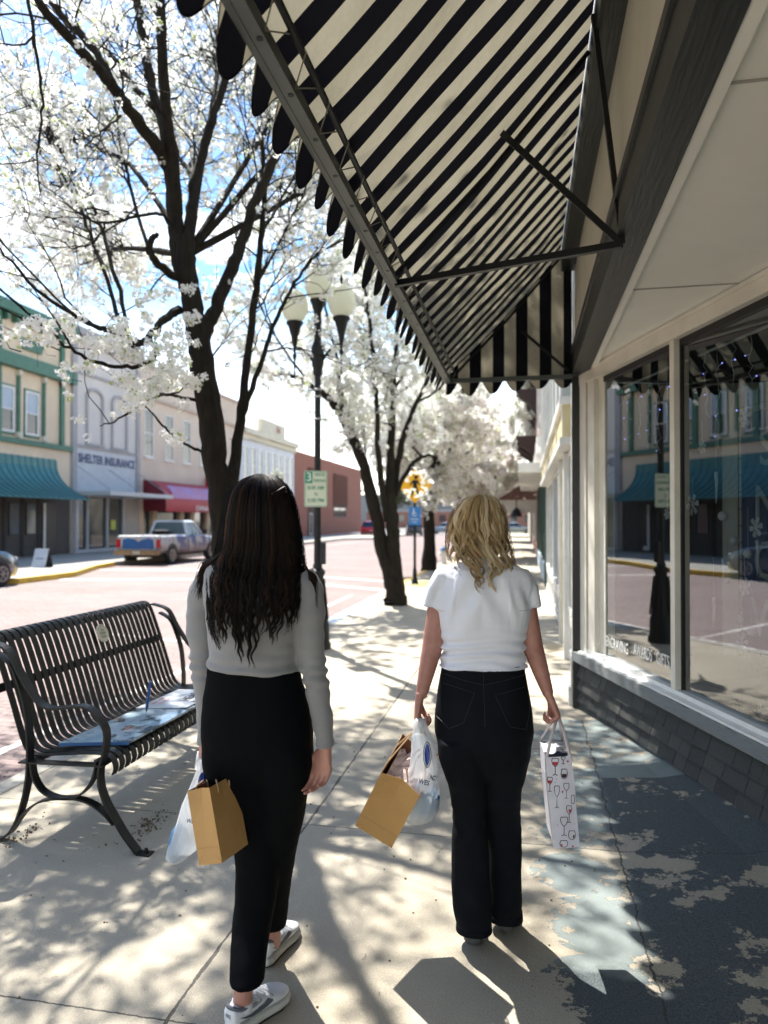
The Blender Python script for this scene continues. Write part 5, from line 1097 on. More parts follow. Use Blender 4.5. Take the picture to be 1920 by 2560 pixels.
def car(label, loc, rz, col, kind='sedan', group=None, cat='car'):
    L_ = {'sedan': 4.6, 'suv': 4.5}[kind]; t = thing('parked_car', label, cat, loc, rz, group); w = .9; h = {'sedan': .92, 'suv': 1.02}[kind]; ht = {'sedan': 1.43, 'suv': 1.62}[kind]
    paint = mat('car_paint_%d_%d_%d' % tuple(int(c*100) for c in col), col, tuple(c*.9 for c in col), scale=2, rough=.25, coat=.8, metal=.1)
    hx = L_/2; m = MB(); m.loft([section(-hx, w*.80, .35, h*.80), section(-hx+.12, w*.93, .24, h*.97), section(-hx+.7, w, .22, h), section(-.4, w, .22, h), section(.9, w, .22, h*.99), section(hx-.6, w*.98, .22, h*.88), section(hx-.15, w*.9, .24, h*.74), section(hx, w*.75, .33, h*.6)]); build(m, 'body', paint, t, smooth=True, local=True)
    if kind == 'sedan': gx = [(-hx+.75, .0), (-hx+1.35, 1), (.15, 1), (1.05, .0)]
    else: gx = [(-hx+.12, .0), (-hx+.45, 1), (.4, 1), (1.15, .0)]
    g = MB(); lo = [(gx[0][0], h-.03), (gx[1][0], h-.03), (gx[2][0], h-.03), (gx[3][0], h-.03)]
    A = [(gx[0][0], s*w*.86, h-.03) for s in (-1, 1)] + [(gx[3][0], s*w*.86, h-.03) for s in (1, -1)]; B = [(gx[1][0], s*w*.64, ht-.06) for s in (-1, 1)] + [(gx[2][0], s*w*.64, ht-.06) for s in (1, -1)]
    g.loft([A, B]); build(g, 'windows', m_cgl, t, local=True)
    m = MB(); B2 = [(x-.03 if i < 2 else x+.03, y*1.04, z) for i, (x, y, z) in enumerate(B)]; B3 = [(x*.9, y*.8, ht) for x, y, z in B2]; m.loft([B2, B3])
    for i in range(4): m.bar(A[i], B[i], .05, .05)
    for s in (-1, 1): m.bar((-.25, s*w*.865, h-.03), (-.3, s*w*.65, ht-.06), .06, .03)
    build(m, 'roof', paint, t, smooth=True, local=True)
    wheels(t, (-hx+.85, hx-.85), w-.1, .33)
    m = MB()
    for s in (-1, 1): m.ball((hx-.16, s*w*.72, h*.68), .13, 8, 6, (.9, 1.1, .6))
    buildp(m, 'headlight', mat('lamp_clear', (.6,.62,.65), rough=.08), t, smooth=True, local=True)
    m = MB()
    for s in (-1, 1): m.box(-hx-.01, -hx+.12, s*w*.86-.1, s*w*.86+.04, h*.68, h*.86)
    buildp(m, 'tail_light', m_tl, t, local=True)
    m = MB(); m.box(-hx-.03, -hx+.1, -.7, .7, .32, .5); m.box(hx-.1, hx+.02, -.62, .62, .28, .44)
    for s in (-1, 1): m.box(-1.1, 1.0, s*w-.02, s*w+.012, .24, .32); m.ball((.75, s*(w+.09), h+.04), .09, 8, 5, (.6, 1, .7))
    buildp(m, 'trim', m_blk, t, local=True); return t
car('dark blue car at the left edge of the photo, by the yellow kerb', (-14.35, 14.95, -.15), R(90), (.03,.045,.06), 'suv')
car('dark green car parked behind the dark blue one, seen in the shop glass', (-14.4, 8.6, -.15), R(90), (.02,.035,.03), 'sedan')
cl = [((-16.5,76,-.13), 95, (.42,.02,.03), 'suv', 'bright red car parked past the red brick building'), ((-12.2,79,-.13), 100, (.07,.075,.08), 'suv', 'dark grey car between the leaning tree and the blue sign'),
      ((-9.6,88,-.13), 170, (.30,.36,.42), 'sedan', 'silver-blue car behind the blue sign post'), ((-5.6,88,-.13), 10, (.02,.02,.022), 'sedan', 'black car next to the silver-blue one'), ((-1.2,92,-.13), 5, (.35,.36,.37), 'sedan', 'pale grey car right of the black one')]
for loc, rz, col, kd, lb in cl: car(lb, loc, R(rz), col, kd, 'cars in the far car park')
# pickup
def rust_mat(name, base, patch):
    m, nt, b, out = nodes(name); v, x, y, z = objco(nt); f = noisef(nt, v, 1.6, 5, .6, .50, .54); g = noisef(nt, v, 5, 6, .7, .56, .62); zz = nt.nodes.new('ShaderNodeMapRange'); zz.inputs[1].default_value = .95; zz.inputs[2].default_value = .45; nt.links.new(z, zz.inputs[0])
    col = mixc(nt, f, base, patch); col = mixc(nt, mth(nt, 'MULTIPLY', zz.outputs[0], .85), col, (.22,.17,.15)); col = mixc(nt, g, col, (.16,.09,.06)); nt.links.new(col, b.inputs['Base Color']); b.inputs['Roughness'].default_value = .5; return m
tr = thing('pickup_truck', 'old rusty white and blue pickup truck parked facing away across the street', 'pickup truck', (-14.62, 27.7, -.15), R(90))
pw = rust_mat('truck_paint', (.40,.41,.42), (.05,.09,.22)); w = .95
m = MB(); m.loft([section(-2.65, w*.96, .52, 1.12), section(-2.6, w, .48, 1.15), section(-1.0, w, .45, 1.15), section(-.35, w, .42, 1.15)]); build(m, 'bed', pw, tr, local=True)
m = MB(); m.box(-2.5, -.45, -.78, .78, 1.12, 1.156); build(m, 'bed_floor', m_blk, tr, local=True)
m = MB(); m.loft([section(-.30, w, .42, 1.12), section(.9, w, .42, 1.12), section(1.3, w, .42, 1.10), section(2.2, w*.98, .42, 1.02), section(2.5, w*.94, .45, .95), section(2.6, w*.88, .5, .85)]); build(m, 'cab_and_hood', pw, tr, smooth=True, local=True)
A = [(-.32, -w*.88, 1.10), (-.32, w*.88, 1.10), (1.15, w*.88, 1.10), (1.15, -w*.88, 1.10)]; B = [(-.22, -w*.70, 1.66), (-.22, w*.70, 1.66), (.55, w*.70, 1.66), (.55, -w*.70, 1.66)]
m = MB(); m.loft([A, B]); build(m, 'windows', mat('truck_glass', (.10,.15,.16), rough=.08, spec=1), tr, local=True)
m = MB(); m.loft([[(x-.02 if i < 2 else x+.03, y*1.05, z) for i, (x, y, z) in enumerate(B)], [(x, y*.9, 1.74) for x, y, z in B]])
for i in range(4): m.bar(A[i], B[i], .09, .09)
m.bar((.4, w*.89, 1.1), (.35, w*.71, 1.66), .06, .05); m.bar((.4, -w*.89, 1.1), (.35, -w*.71, 1.66), .06, .05); build(m, 'cab_roof', mat('truck_white', (.62,.66,.68), (.5,.53,.55), scale=3, rough=.4), tr, local=True)
m = MB(); m.box(-2.668, -2.655, -.72, .72, .60, 1.08); 
tg = build(m, 'tailgate', mat('tailgate_white', (.55,.56,.56), (.4,.36,.33), scale=4), tr, local=True)
m = MB(); m.prism([(-2.669,-.68,.63),(-2.669,.68,.63),(-2.669,.66,1.0),(-2.669,.42,1.05),(-2.669,.12,1.0),(-2.669,0,.9),(-2.669,-.12,.98),(-2.669,-.42,1.05),(-2.669,-.64,1.0)][::-1], (-.006, 0, 0)); build(m, 'blue_panel', mat('truck_blue', (.02,.12,.34), (.03,.09,.24), scale=3, rough=.4), tg, local=True)
m = MB(); m.box(-2.82, -2.69, -.93, .93, .40, .58); build(m, 'rear_bumper', mat('bumper_rust', (.22,.13,.06), (.35,.24,.13), scale=5, rough=.7), tr, local=True)
m = MB(); m.box(-2.832, -2.822, -.15, .15, .43, .56); build(m, 'number_plate', mat('plate_cream', (.55,.52,.42)), tr, local=True)
for s in (-1, 1):
    m = MB(); m.box(-2.68, -2.60, s*.84-.08, s*.84+.08, .68, 1.0); build(m, 'tail_light', m_tl, tr, local=True)
m = MB(); m.lathe([(.2,0),(.36,.03),(.36,.2),(.2,.23)], (-.9,0,1.12), 16); build(m, 'spare_tyre', m_tyre, tr, local=True)
wheels(tr, (-1.75, 1.75), w-.10, .37, mat('rim_rusty', (.35,.27,.2), (.45,.40,.34), scale=8, rough=.6))
for x in (-1.75, 1.75):
    for s in (-1, 1):
        m = MB(); m.prism([(x+.47*math.cos(PI*k/12), s*(w+.002), .37+.47*math.sin(PI*k/12)) for k in range(13)], (0, -s*.02, 0)); build(m, 'wheel_arch', m_blk, tr, local=True)
m = MB()
for s in (-1, 1): m.box(.85, .95, min(s*.95, s*1.15), max(s*.95, s*1.15), 1.15, 1.35)
m.box(-2.4, 2.3, -.5, .5, .28, .42); buildp(m, 'mirror', m_blk, tr, local=True)
# ---------------------------------------------------------------- people
import bmesh
def fuse(mb, voxel, smooth=4, name='m', fac=.5):
    me = bpy.data.meshes.new('tmp'); me.from_pydata([tuple(v) for v in mb.v], [], mb.f)
    bm = bmesh.new(); bm.from_mesh(me); bmesh.ops.recalc_face_normals(bm, faces=bm.faces); bm.to_mesh(me); bm.free()
    o = bpy.data.objects.new('tmp', me); COL.objects.link(o)
    r = o.modifiers.new('r', 'REMESH'); r.mode = 'VOXEL'; r.voxel_size = voxel; r.use_smooth_shade = True
    s = o.modifiers.new('s', 'SMOOTH'); s.iterations = smooth; s.factor = fac
    dg = bpy.context.evaluated_depsgraph_get(); out = bpy.data.meshes.new_from_object(o.evaluated_get(dg)); out.name = name
    bpy.data.objects.remove(o); bpy.data.meshes.remove(me); return out
def displace(me, fn):
    n = len(me.vertices); co = np.empty(n*3, np.float32); me.vertices.foreach_get('co', co); no = np.empty(n*3, np.float32); me.vertex_normals.foreach_get('vector', no)
    co = co.reshape(-1, 3); no = no.reshape(-1, 3); off = np.array([fn(Vector(c), Vector(q)) for c, q in zip(co, no)], dtype=np.float32); co += no*off[:, None]
    me.vertices.foreach_set('co', co.reshape(-1)); me.update()
def put(me, name, m, parent):
    if parent.name in TM: me.transform(TM[parent.name].inverted())
    me.materials.clear(); me.materials.append(m); o = link_mesh(name, me, parent); TM[o.name] = TM[parent.name]; return o
def bvh_of(me, M=None):
    return BVHTree.FromPolygons([v.co.copy() for v in me.vertices], [tuple(p.vertices) for p in me.polygons])
class Body:
    def __init__(s, yaw): s.R = Vector((math.cos(yaw), math.sin(yaw), 0)); s.F = Vector((-math.sin(yaw), math.cos(yaw), 0))
    def ring(s, px, py, d, wpx, b, p=2.3, n=30, grow=0.0, dz=0.0, back=0):
        c = P(px, py, d); a = wpx/2*d/FPX/max(.9, s.R.dot(cR)) + grow; b = b+grow; out = []
        for k in range(n):
            t = 2*PI*k/n; ct, st = math.cos(t), math.sin(t)
            x = a*math.copysign(abs(ct)**(2/p), ct); y = b*math.copysign(abs(st)**(2/p), st)
            out.append(c + s.R*x + s.F*y + Vector((0, 0, dz*y)))
        return out
def hand(mb, Wp, D, M, A, curl=(50,70,60), sc=1.0, spread=1.0, thumb=(.55,.75,.35), stagger=0):
    """palm loft, four fingers of different length and a thumb leaving the side of the palm"""
    D, M = Vector(D).normalized(), Vector(M).normalized(); M = (M-D*M.dot(D)).normalized(); s_ = 1 if Vector(A).dot(D.cross(M)) > 0 else -1; A = D.cross(M)*s_
    def rg(t, w, th, off=0): 
        c = Wp + D*t*sc + M*off; return [c + A*w*sc*math.copysign(abs(math.cos(a))**.8, math.cos(a)) + M*th*sc*math.copysign(abs(math.sin(a))**.8, math.sin(a)) for a in [2*PI*k/16 for k in range(16)]]
    mb.loft([rg(-.03,.025,.019), rg(0,.026,.018), rg(.02,.031,.018), rg(.05,.038,.016), rg(.075,.040,.0145), rg(.09,.037,.011)])
    L4 = [(.043,.026,.021), (.047,.029,.022), (.044,.027,.021), (.035,.021,.018)]
    for k in range(4):
        off = (.029-.0195*k)*spread; p = Wp + D*(.080-.004*abs(k-1))*sc + A*off*sc; pts = [p-D*.02*sc, p]; ang = 0; rad = [.0095*sc, .0098*sc]
        for j, (L_, c) in enumerate(zip(L4[k], curl)):
            ang += R(c+stagger*k); dd = D*math.cos(ang)+M*math.sin(ang); p = p+dd*L_*sc*1.0; pts.append(p); rad.append((.0088, .0078, .0062)[j]*sc*(1 if k < 3 else .9))
        c2, r2 = curve_pts(pts, rad, 3); mb.tube(c2, r2, 8); mb.ball(c2[-1], rad[-1], 8, 5)
    p = Wp + D*.018*sc + A*.022*sc; td = (D*thumb[0] + A*thumb[1] + M*thumb[2]).normalized(); td2 = (D*(thumb[0]+.5) + A*thumb[1]*.3 + M*(thumb[2]+.35)).normalized()
    pts = [p, p+td*.03*sc, p+td*.045*sc+td2*.015*sc, p+td*.045*sc+td2*.045*sc]; c2, r2 = curve_pts(pts, [.015*sc,.0125*sc,.0105*sc,.0075*sc], 4); mb.tube(c2, r2, 9); mb.ball(c2[-1], .0075*sc, 8, 5)
def head(mb, c, B, sx=.073, sy=.094, sz=.112):
    def e(dx, dy, dz, rx, ry, rz, n=18, m=12):
        q = MB(); q.ball((0,0,0), 1, n, m); mb.add([c + B.R*(dx+v[0]*rx) + B.F*(dy+v[1]*ry) + Vector((0,0,dz+v[2]*rz)) for v in q.v], q.f)
    e(0, 0, .02, sx, sy, sz-.02); e(0, .018, -.045, .056, .070, .068); e(0, .055, -.085, .026, .026, .022)
    e(0, .098, -.015, .011, .014, .022); e(0, .108, -.030, .015, .013, .011); e(0, .088, -.058, .024, .010, .010); e(0, .084, .012, .05, .012, .012)
    for s in (-1, 1): e(s*.074, .0, -.012, .010, .02, .032); e(s*.035, .075, -.035, .022, .018, .02)
def skin_mat(name, c1, c2):
    m, nt, b, out = nodes(name); v, x, y, z = objco(nt); f = noisef(nt, v, 14, 5, .6, .35, .7); nt.links.new(mixc(nt, f, c1, c2), b.inputs['Base Color']); b.inputs['Roughness'].default_value = .48
    b.inputs['Subsurface Weight'].default_value = .12; b.inputs['Subsurface Radius'].default_value = (.012, .005, .003); b.inputs['Subsurface Scale'].default_value = .6; bumpn(nt, b, noisef(nt, v, 350, 3), .15, .001); return m
m_skin = skin_mat('skin_rosy', (.46,.23,.18), (.34,.15,.12)); m_skin2 = skin_mat('skin_warm', (.48,.25,.19), (.35,.16,.125))
def fabric(name, c1, c2, rib=0, scale=6, rough=.85, bump=.35, sheen=.3, wr=0):
    m, nt, b, out = nodes(name); v, x, y, z = objco(nt); f = noisef(nt, v, scale, 5, .6, .3, .7); g = noisef(nt, v, 420, 2, .5, .3, .7)
    col = mixc(nt, mth(nt, 'MULTIPLY', mth(nt, 'ADD', f, g), .5), c1, c2); h = g
    if rib:
        s = mth(nt, 'SINE', mth(nt, 'MULTIPLY', mth(nt, 'ADD', x, mth(nt, 'MULTIPLY', y, .35)), rib)); col = mixc(nt, mth(nt, 'MULTIPLY', mth(nt, 'ADD', s, 1), .16), col, tuple(c*.45 for c in c1)); h = mth(nt, 'ADD', mth(nt, 'MULTIPLY', s, 1.2), g)
    nt.links.new(col, b.inputs['Base Color']); b.inputs['Roughness'].default_value = rough; b.inputs['Sheen Weight'].default_value = sheen; b.inputs['Specular IOR Level'].default_value = .2 if sheen else .08; bumpn(nt, b, h, bump, .0012); return m
m_tee = fabric('white_cotton', (.80,.82,.90), (.74,.76,.84), scale=4); m_sweat = fabric('grey_rib_knit', (.30,.30,.31), (.245,.25,.262), rib=2100); m_black = fabric('black_crepe', (.0030,.0036,.005), (.002,.0025,.0035), sheen=.0, bump=.2); m_denim = fabric('black_denim', (.010,.0115,.0155), (.004,.0048,.007), sheen=.0, scale=14)
def hair_mat(name, cols, rough=.38):
    m, nt, b, out = nodes(name); g = nt.nodes.new('ShaderNodeNewGeometry'); r = nt.nodes.new('ShaderNodeValToRGB'); nt.links.new(g.outputs['Random Per Island'], r.inputs[0])
    while len(r.color_ramp.elements) < len(cols): r.color_ramp.elements.new(.5)
    for i, c in enumerate(cols): r.color_ramp.elements[i].position = i/(len(cols)-1); r.color_ramp.elements[i].color = c4(c)
    nt.links.new(r.outputs[0], b.inputs['Base Color']); b.inputs['Roughness'].default_value = rough; b.inputs['Specular IOR Level'].default_value = .22
    tr = nt.nodes.new('ShaderNodeBsdfTranslucent'); nt.links.new(r.outputs[0], tr.inputs[0]); mx = nt.nodes.new('ShaderNodeMixShader'); mx.inputs[0].default_value = .15; nt.links.new(b.outputs[0], mx.inputs[1]); nt.links.new(tr.outputs[0], mx.inputs[2]); nt.links.new(mx.outputs[0], out.inputs[0]); return m
m_hd = [hair_mat('hair_dark', [(.003,.0018,.0016), (.006,.0035,.0028)], .48), hair_mat('hair_dark_brown', [(.007,.004,.003), (.014,.007,.005)], .45), hair_mat('hair_warm_brown', [(.020,.009,.005), (.065,.028,.013)], .42)]
m_hb = [hair_mat('hair_blond', [(.46,.31,.15), (.66,.48,.26)], .36), hair_mat('hair_dark_blond', [(.20,.12,.05), (.36,.23,.11)], .40), hair_mat('hair_pale_blond', [(.72,.57,.36), (.92,.78,.54)], .34)]
def interp(tab, y):
    if y <= tab[0][0]: return tab[0][1:]
    for a, b in zip(tab, tab[1:]):
        if y <= b[0]: t = (y-a[0])/(b[0]-a[0]); t2 = t; return tuple(p+(q-p)*t2 for p, q in zip(a[1:], b[1:]))
    return tab[-1][1:]
def hair(parent, tab, endf, m, locks, per, wave, seed, side=.085, base_end=1400, fly=60, rad=.0015, wl=60, curl_from=.45, spr=.16, endv=26):
    """tab rows: photo y, centre x, half width, depth at the middle, extra depth at the sides"""
    rr = random.Random(seed); y0 = tab[0][0]
    def pos(s, py, lift=0, dx=0):
        cx, hw, d, sd = interp(tab, py); s2 = max(-1.12, min(1.12, s)); return P(cx+hw*s2+dx, py, d + sd*(1-math.sqrt(max(0, 1-min(1, abs(s2))**2))) - lift)
    mb = MB(); rings = []; ys = [y0+(base_end-y0)*(i/22)**1.3 for i in range(23)]
    for py in ys:
        front = [pos(-.95+1.9*k/14, py, -.008) for k in range(15)]
        cx, hw, d, sd = interp(tab, py); bk = [P(cx+hw*.92*(1-2*k/10), py, d+sd+.012+ (.06*math.sin(PI*k/10) if py < y0+110 else 0)) for k in range(11)]
        rings.append(front+bk)
    mb.loft(rings)
    for l in range(locks):
        mb.cur = rr.choice((0, 0, 1, 2, 2)) if len(m) == 3 and m is m_hb else rr.choice((0, 0, 0, 1, 1, 2)); cur0 = mb.cur
        s0 = -1+2*(l+.5)/locks + rr.uniform(-.04, .04); s0 = math.copysign(abs(s0)**.85, s0); ph = rr.uniform(0, 2*PI); am = wave*rr.uniform(.6, 1.2); yend = endf(s0) + rr.uniform(-endv, 14); w2 = wl*rr.uniform(.8, 1.25); lift0 = rr.uniform(0, .020)
        for k in range(per):
            mb.cur = cur0 if rr.random() < .8 else rr.choice((0, 1, 2))
            ds = rr.gauss(0, spr); s = s0+ds*.6; ye = yend + rr.uniform(-22, 8) - abs(ds)*60; n = 26; pts = []; rs = []; lf = lift0+rr.uniform(-.003, .006); st = rr.uniform(0, .12)
            ph2 = ph + rr.gauss(0, .25)
            for i in range(n):
                t = i/(n-1); py = y0+1+(ye-y0)*(t**1.15); u = (py-y0)/(ye-y0); q = max(0, (u-curl_from)/(1-curl_from)); a = am*(q**.8)
                ss = s0 + (s-s0)*(1-.75*q) ; dx = a*math.sin(2*PI*(py)/w2+ph2); dl = .5*a*.0015*math.cos(2*PI*(py)/w2+ph2)
                cxx = min(1, .25+u*3.2); pts.append(pos(ss*cxx if False else ss, py, lf+dl+.003, dx)); rs.append(rad*(1-.75*t**3))
            mb.tube(pts, rs, 3, cap=False)
    for k in range(fly):
        s = rr.choice((-1, 1))*rr.uniform(.9, 1.06); ye = endf(s)+rr.uniform(-60, 30); pts = []; ph = rr.uniform(0, 6); ys_ = y0+rr.uniform(5, 60)
        for i in range(18):
            t = i/17; py = ys_+(ye-ys_)*t; pts.append(pos(s, py, rr.uniform(0, .002), math.copysign(5+10*t*rr.uniform(.8, 1.1), s)*.8+4*math.sin(py/14+ph)))
        mb.tube(pts, .0006, 3, cap=False)
    return build(mb, 'hair', m, parent, smooth='all')
def on_surface(bvh, px, py, lift=.0015):
    d = ray(px, py).normalized(); h, n, i, dist = bvh.ray_cast(CAM, d)
    return h - d*lift if h else None
def stitch(mb, bvh, pts, r=.0009):
    out = []
    for (x0, y0), (x1, y1) in zip(pts, pts[1:]):
        for k in range(8):
            q = on_surface(bvh, x0+(x1-x0)*k/8, y0+(y1-y0)*k/8)
            if q: out.append(q)
    q = on_surface(bvh, *pts[-1]); 
    if q: out.append(q)
    if len(out) > 2: mb.tube(out, r, 4)
def decal(mb, bvh, pts_px, lift=.0015, n_in=6):
    """fan of a photo-space polygon laid on a surface"""
    cx = sum(p[0] for p in pts_px)/len(pts_px); cy = sum(p[1] for p in pts_px)/len(pts_px); vs = []; q = on_surface(bvh, cx, cy, lift)
    if not q: return
    R_ = [[on_surface(bvh, cx+(x-cx)*t/n_in, cy+(y-cy)*t/n_in, lift) or q for x, y in pts_px] for t in range(1, n_in+1)]
    n = len(pts_px); vs = [q]+[p for r in R_ for p in r]; fs = [(0, 1+k, 1+(k+1) % n) for k in range(n)]
    for t in range(n_in-1):
        for k in range(n): fs.append((1+t*n+k, 1+(t+1)*n+k, 1+(t+1)*n+(k+1) % n, 1+t*n+(k+1) % n))
    mb.add(vs, fs)
def text_decal(mb, bvh, body, px, py, w, h, ang=0, lift=.0015, bold=.015, skew=0):
    vs, fs = text_mb(body, 1, bold); wd = max(p.x for p in vs)-min(p.x for p in vs); hd = max(p.y for p in vs)-min(p.y for p in vs); ca, sa = math.cos(R(ang)), math.sin(R(ang)); out = []; last = None
    for p in vs:
        x, y = p.x*w/wd, p.y*h/hd; x += skew*y; q = on_surface(bvh, px+x*ca+y*sa, py-(y*ca-x*sa), lift); q = q or last or P(px, py, 2.5); last = q; out.append(q)
    mb.add(out, fs)

def shoe(parent, heel, toe, w=.098, tilt=0, sneaker=True, L_=None, h=.085):
    f = (toe-heel); ln = L_ or f.length; f = Vector((f.x, f.y, 0)).normalized(); r = Vector((f.y, -f.x, 0)); heel = Vector((heel.x, heel.y, 0)); sh = {}
    def rg(t, hw, z0, z1, off=0, n=18, p=2.6):
        c = heel + f*t*ln + r*off; zc, hz = (z0+z1)/2, (z1-z0)/2; return [c + r*hw*math.copysign(abs(math.cos(a))**(2/p), math.cos(a)) + UZ*(zc+hz*math.copysign(abs(math.sin(a))**(2/p), math.sin(a))) for a in [2*PI*k/n for k in range(n)]]
    k = w/.098
    m = MB(); m.loft([rg(.0,.012*k,.006,.030), rg(.02,.028*k,.002,.034), rg(.10,.037*k,0,.036), rg(.30,.037*k,0,.035), rg(.5,.040*k,0,.033), rg(.72,.049*k,0,.031), rg(.88,.046*k,.001,.031), rg(.97,.030*k,.004,.032), rg(1.0,.012*k,.008,.028)])
    return m, rg, heel, f, r, ln, k
m_shw = mat('sneaker_white', (.70,.72,.74), (.64,.66,.69), scale=9, rough=.45, bump=.1, bscale=200); m_shg = mat('sneaker_grey', (.10,.115,.14), (.08,.09,.11), scale=20, rough=.5); m_shl = mat('sneaker_mid_grey', (.30,.33,.36), rough=.5); m_sole = mat('sneaker_sole', (.60,.59,.53), (.52,.51,.46), scale=7, rough=.6); m_dsole = mat('dark_sole', (.02,.02,.022), rough=.7)
def sneaker(person, heel, toe):
    m, rg, hp, f, r, ln, k = shoe(person, heel, toe)
    g = fuse(m, .003, 3); so_ = put(g, 'shoe_sole', m_sole, person)
    m = MB(); m.loft([rg(.02,.02,-.001,.008), rg(.1,.034,-.002,.008), rg(.5,.037,-.002,.006), rg(.75,.046,-.002,.006), rg(.95,.03,.0,.008)]); build(m, 'outsole', m_dsole, so_)
    m = MB(); m.loft([rg(.015,.016,.03,.075), rg(.04,.028,.028,.092), rg(.12,.033,.028,.092), rg(.28,.034,.028,.078), rg(.42,.035,.028,.082), rg(.55,.039,.028,.076), rg(.68,.045,.028,.066), rg(.82,.044,.028,.057), rg(.93,.032,.028,.048), rg(.985,.014,.028,.040)])
    g = fuse(m, .003, 4); bv = bvh_of(g); up = put(g, 'shoe_upper', m_shw, person)
    def side(pts, lift=.0012, mt=None, nm='', n_in=5):
        mb = MB(); 
        for s in (1, -1):
            def cast(t, z):
                o = hp + f*t*ln + r*.2*s + UZ*z; h_, n_, i_, d_ = bv.ray_cast(o, -r*s); return h_ + r*s*lift if h_ else None
            cx = sum(p[0] for p in pts)/len(pts); cy = sum(p[1] for p in pts)/len(pts); n = len(pts); q0 = cast(cx, cy)
            if not q0: continue
            # strip triangulation between upper and lower edges keeps thin curved shapes clean
            half = n//2; A_ = pts[:half]; B_ = pts[half:][::-1]; rows = [[cast(a[0]+(b[0]-a[0])*j/3, a[1]+(b[1]-a[1])*j/3) or q0 for j in range(4)] for a, b in zip(A_, B_)]
            mb.loft(rows, closed=False)
        return build(mb, nm, mt, up)
    # curved side stripe: starts thick under the laces, sweeps back to a thin heel tail
    top = [(.08,.066),(.16,.060),(.26,.056),(.36,.057),(.46,.061),(.54,.067),(.60,.0735)]; bot = [(.085,.065),(.17,.053),(.28,.043),(.40,.040),(.52,.045),(.60,.053),(.635,.064)]
    side(top+bot[::-1], mt=m_shg, nm='side_stripe', lift=.0018)
    side([(.03,.050),(.12,.050),(.22,.046),(.26,.042)]+[(.26,.038),(.2,.034),(.1,.033),(.03,.034)], mt=m_shl, nm='heel_band')
    side([(.28,.078),(.36,.078),(.44,.079)]+[(.46,.070),(.36,.066),(.27,.066)], mt=m_shl, nm='quarter_panel', lift=.0008)
    # collar, opening and heel letters
    cc = hp + f*.155*ln + UZ*.083; m = MB(); pts = []
    for a in range(25):
        t = 2*PI*a/24; pts.append(hp + f*(.185+.15*math.cos(t))*ln + r*.030*math.sin(t) + UZ*(.086+.004*math.cos(2*t)-.008*math.cos(t)*.3))
    m.tube(pts, .0062, 8); build(m, 'collar', m_shg, up, smooth='all')
    m = MB(); m.prism([hp + f*(.185+.135*math.cos(t))*ln + r*.027*math.sin(t) + UZ*.084 for t in [2*PI*a/20 for a in range(20)]], UZ*.004); build(m, 'lining', m_shl, up)
    m = MB()
    for i in range(4):
        q = hp + f*(.40+.07*i)*ln + UZ*(.0845-.0045*i); m.tube([q-r*.020, q+UZ*.003, q+r*.020], .0028, 6)
    build(m, 'laces', m_shw, up, smooth='all')
    # heel tab letters
    m = MB(); vs, fs = text_mb('NIKE', 1, .015); last = None; out = []
    for p in vs:
        th = p.x*.34; o = hp + f*.11*ln; dr = -f*math.cos(th*1.2)+r*math.sin(th*1.2)*1.0; h_, n_, i_, d_ = bv.ray_cast(o + UZ*(.068+p.y*.016) + dr*.12, -dr); q = h_ + dr*.001 if h_ else last; last = q or o; out.append(last)
    m.add(out, fs); build(m, 'heel_lettering', m_shg, up)
    return up
# ======================= dark-haired woman
B1 = Body(R(8)); bp = P(640, 1300, 2.38)
w1 = thing('person', 'woman with long dark wavy hair, grey ribbed sweater and black trousers, carrying bags', 'person', (bp.x, bp.y, 0))
torso = [(1388,640,104,.052,2.38),(1402,640,176,.068,2.38),(1416,640,232,.085,2.375),(1440,641,258,.098,2.37),(1480,641,258,.108,2.37),(1520,640,246,.112,2.37),(1560,637,228,.110,2.37),(1600,634,216,.106,2.37),(1650,633,216,.106,2.37),(1685,633,220,.110,2.37)]
la = [(536,1436,2.42,.050),(508,1480,2.43,.050),(500,1540,2.43,.046),(506,1620,2.44,.043),(510,1690,2.44,.040),(514,1760,2.44,.033),(514,1830,2.43,.027),(512,1862,2.43,.024)]
ra = [(748,1438,2.35,.050),(772,1478,2.345,.048),(775,1560,2.34,.045),(778,1641,2.34,.043),(789,1700,2.34,.041),(800,1765,2.335,.034),(809,1825,2.33,.029),(812,1866,2.33,.0275)]
legL = [(582,1850,2.395,142,.126),(586,1905,2.395,152,.119),(603,1965,2.40,144,.104),(628,2030,2.41,132,.085),(642,2100,2.41,118,.078),(645,2170,2.40,110,.072),(639,2245,2.37,104,.066),(629,2320,2.33,97,.062),(621,2390,2.28,91,.060),(617,2458,2.24,88,.058)]
legR = [(710,1850,2.37,142,.126),(712,1905,2.37,146,.117),(706,1965,2.38,136,.100),(700,2040,2.41,122,.083),(688,2120,2.44,108,.075),(680,2190,2.48,98,.07),(676,2250,2.52,88,.064),(674,2312,2.56,84,.06)]
hips = [(1660,633,222,.108),(1700,635,234,.115),(1740,639,256,.126),(1790,643,272,.130),(1840,644,276,.132),(1872,646,260,.122),(1900,648,226,.105),(1935,650,180,.08),(1960,650,120,.05)]
m = MB()
m.loft([B1.ring(cx, py, d, w*.92, b*.9) for py, cx, w, b, d in torso]); m.loft([B1.ring(cx, py, 2.37, w*.93, b*.92) for py, cx, w, b in hips])
m.tube([P(648,1300,2.385), P(646,1350,2.39), P(641,1400,2.385), P(640,1440,2.38)], [.050,.050,.058,.07], 14); head(m, P(650,1276,2.40), B1)
for L_ in (la, ra): m.tube([P(x, y, d) for x, y, d, r in L_], [r*.86 for *_, r in L_], 14)
for leg in (legL, legR): m.loft([B1.ring(x, y, d, w*.80, b*.82) for x, y, d, w, b in leg])
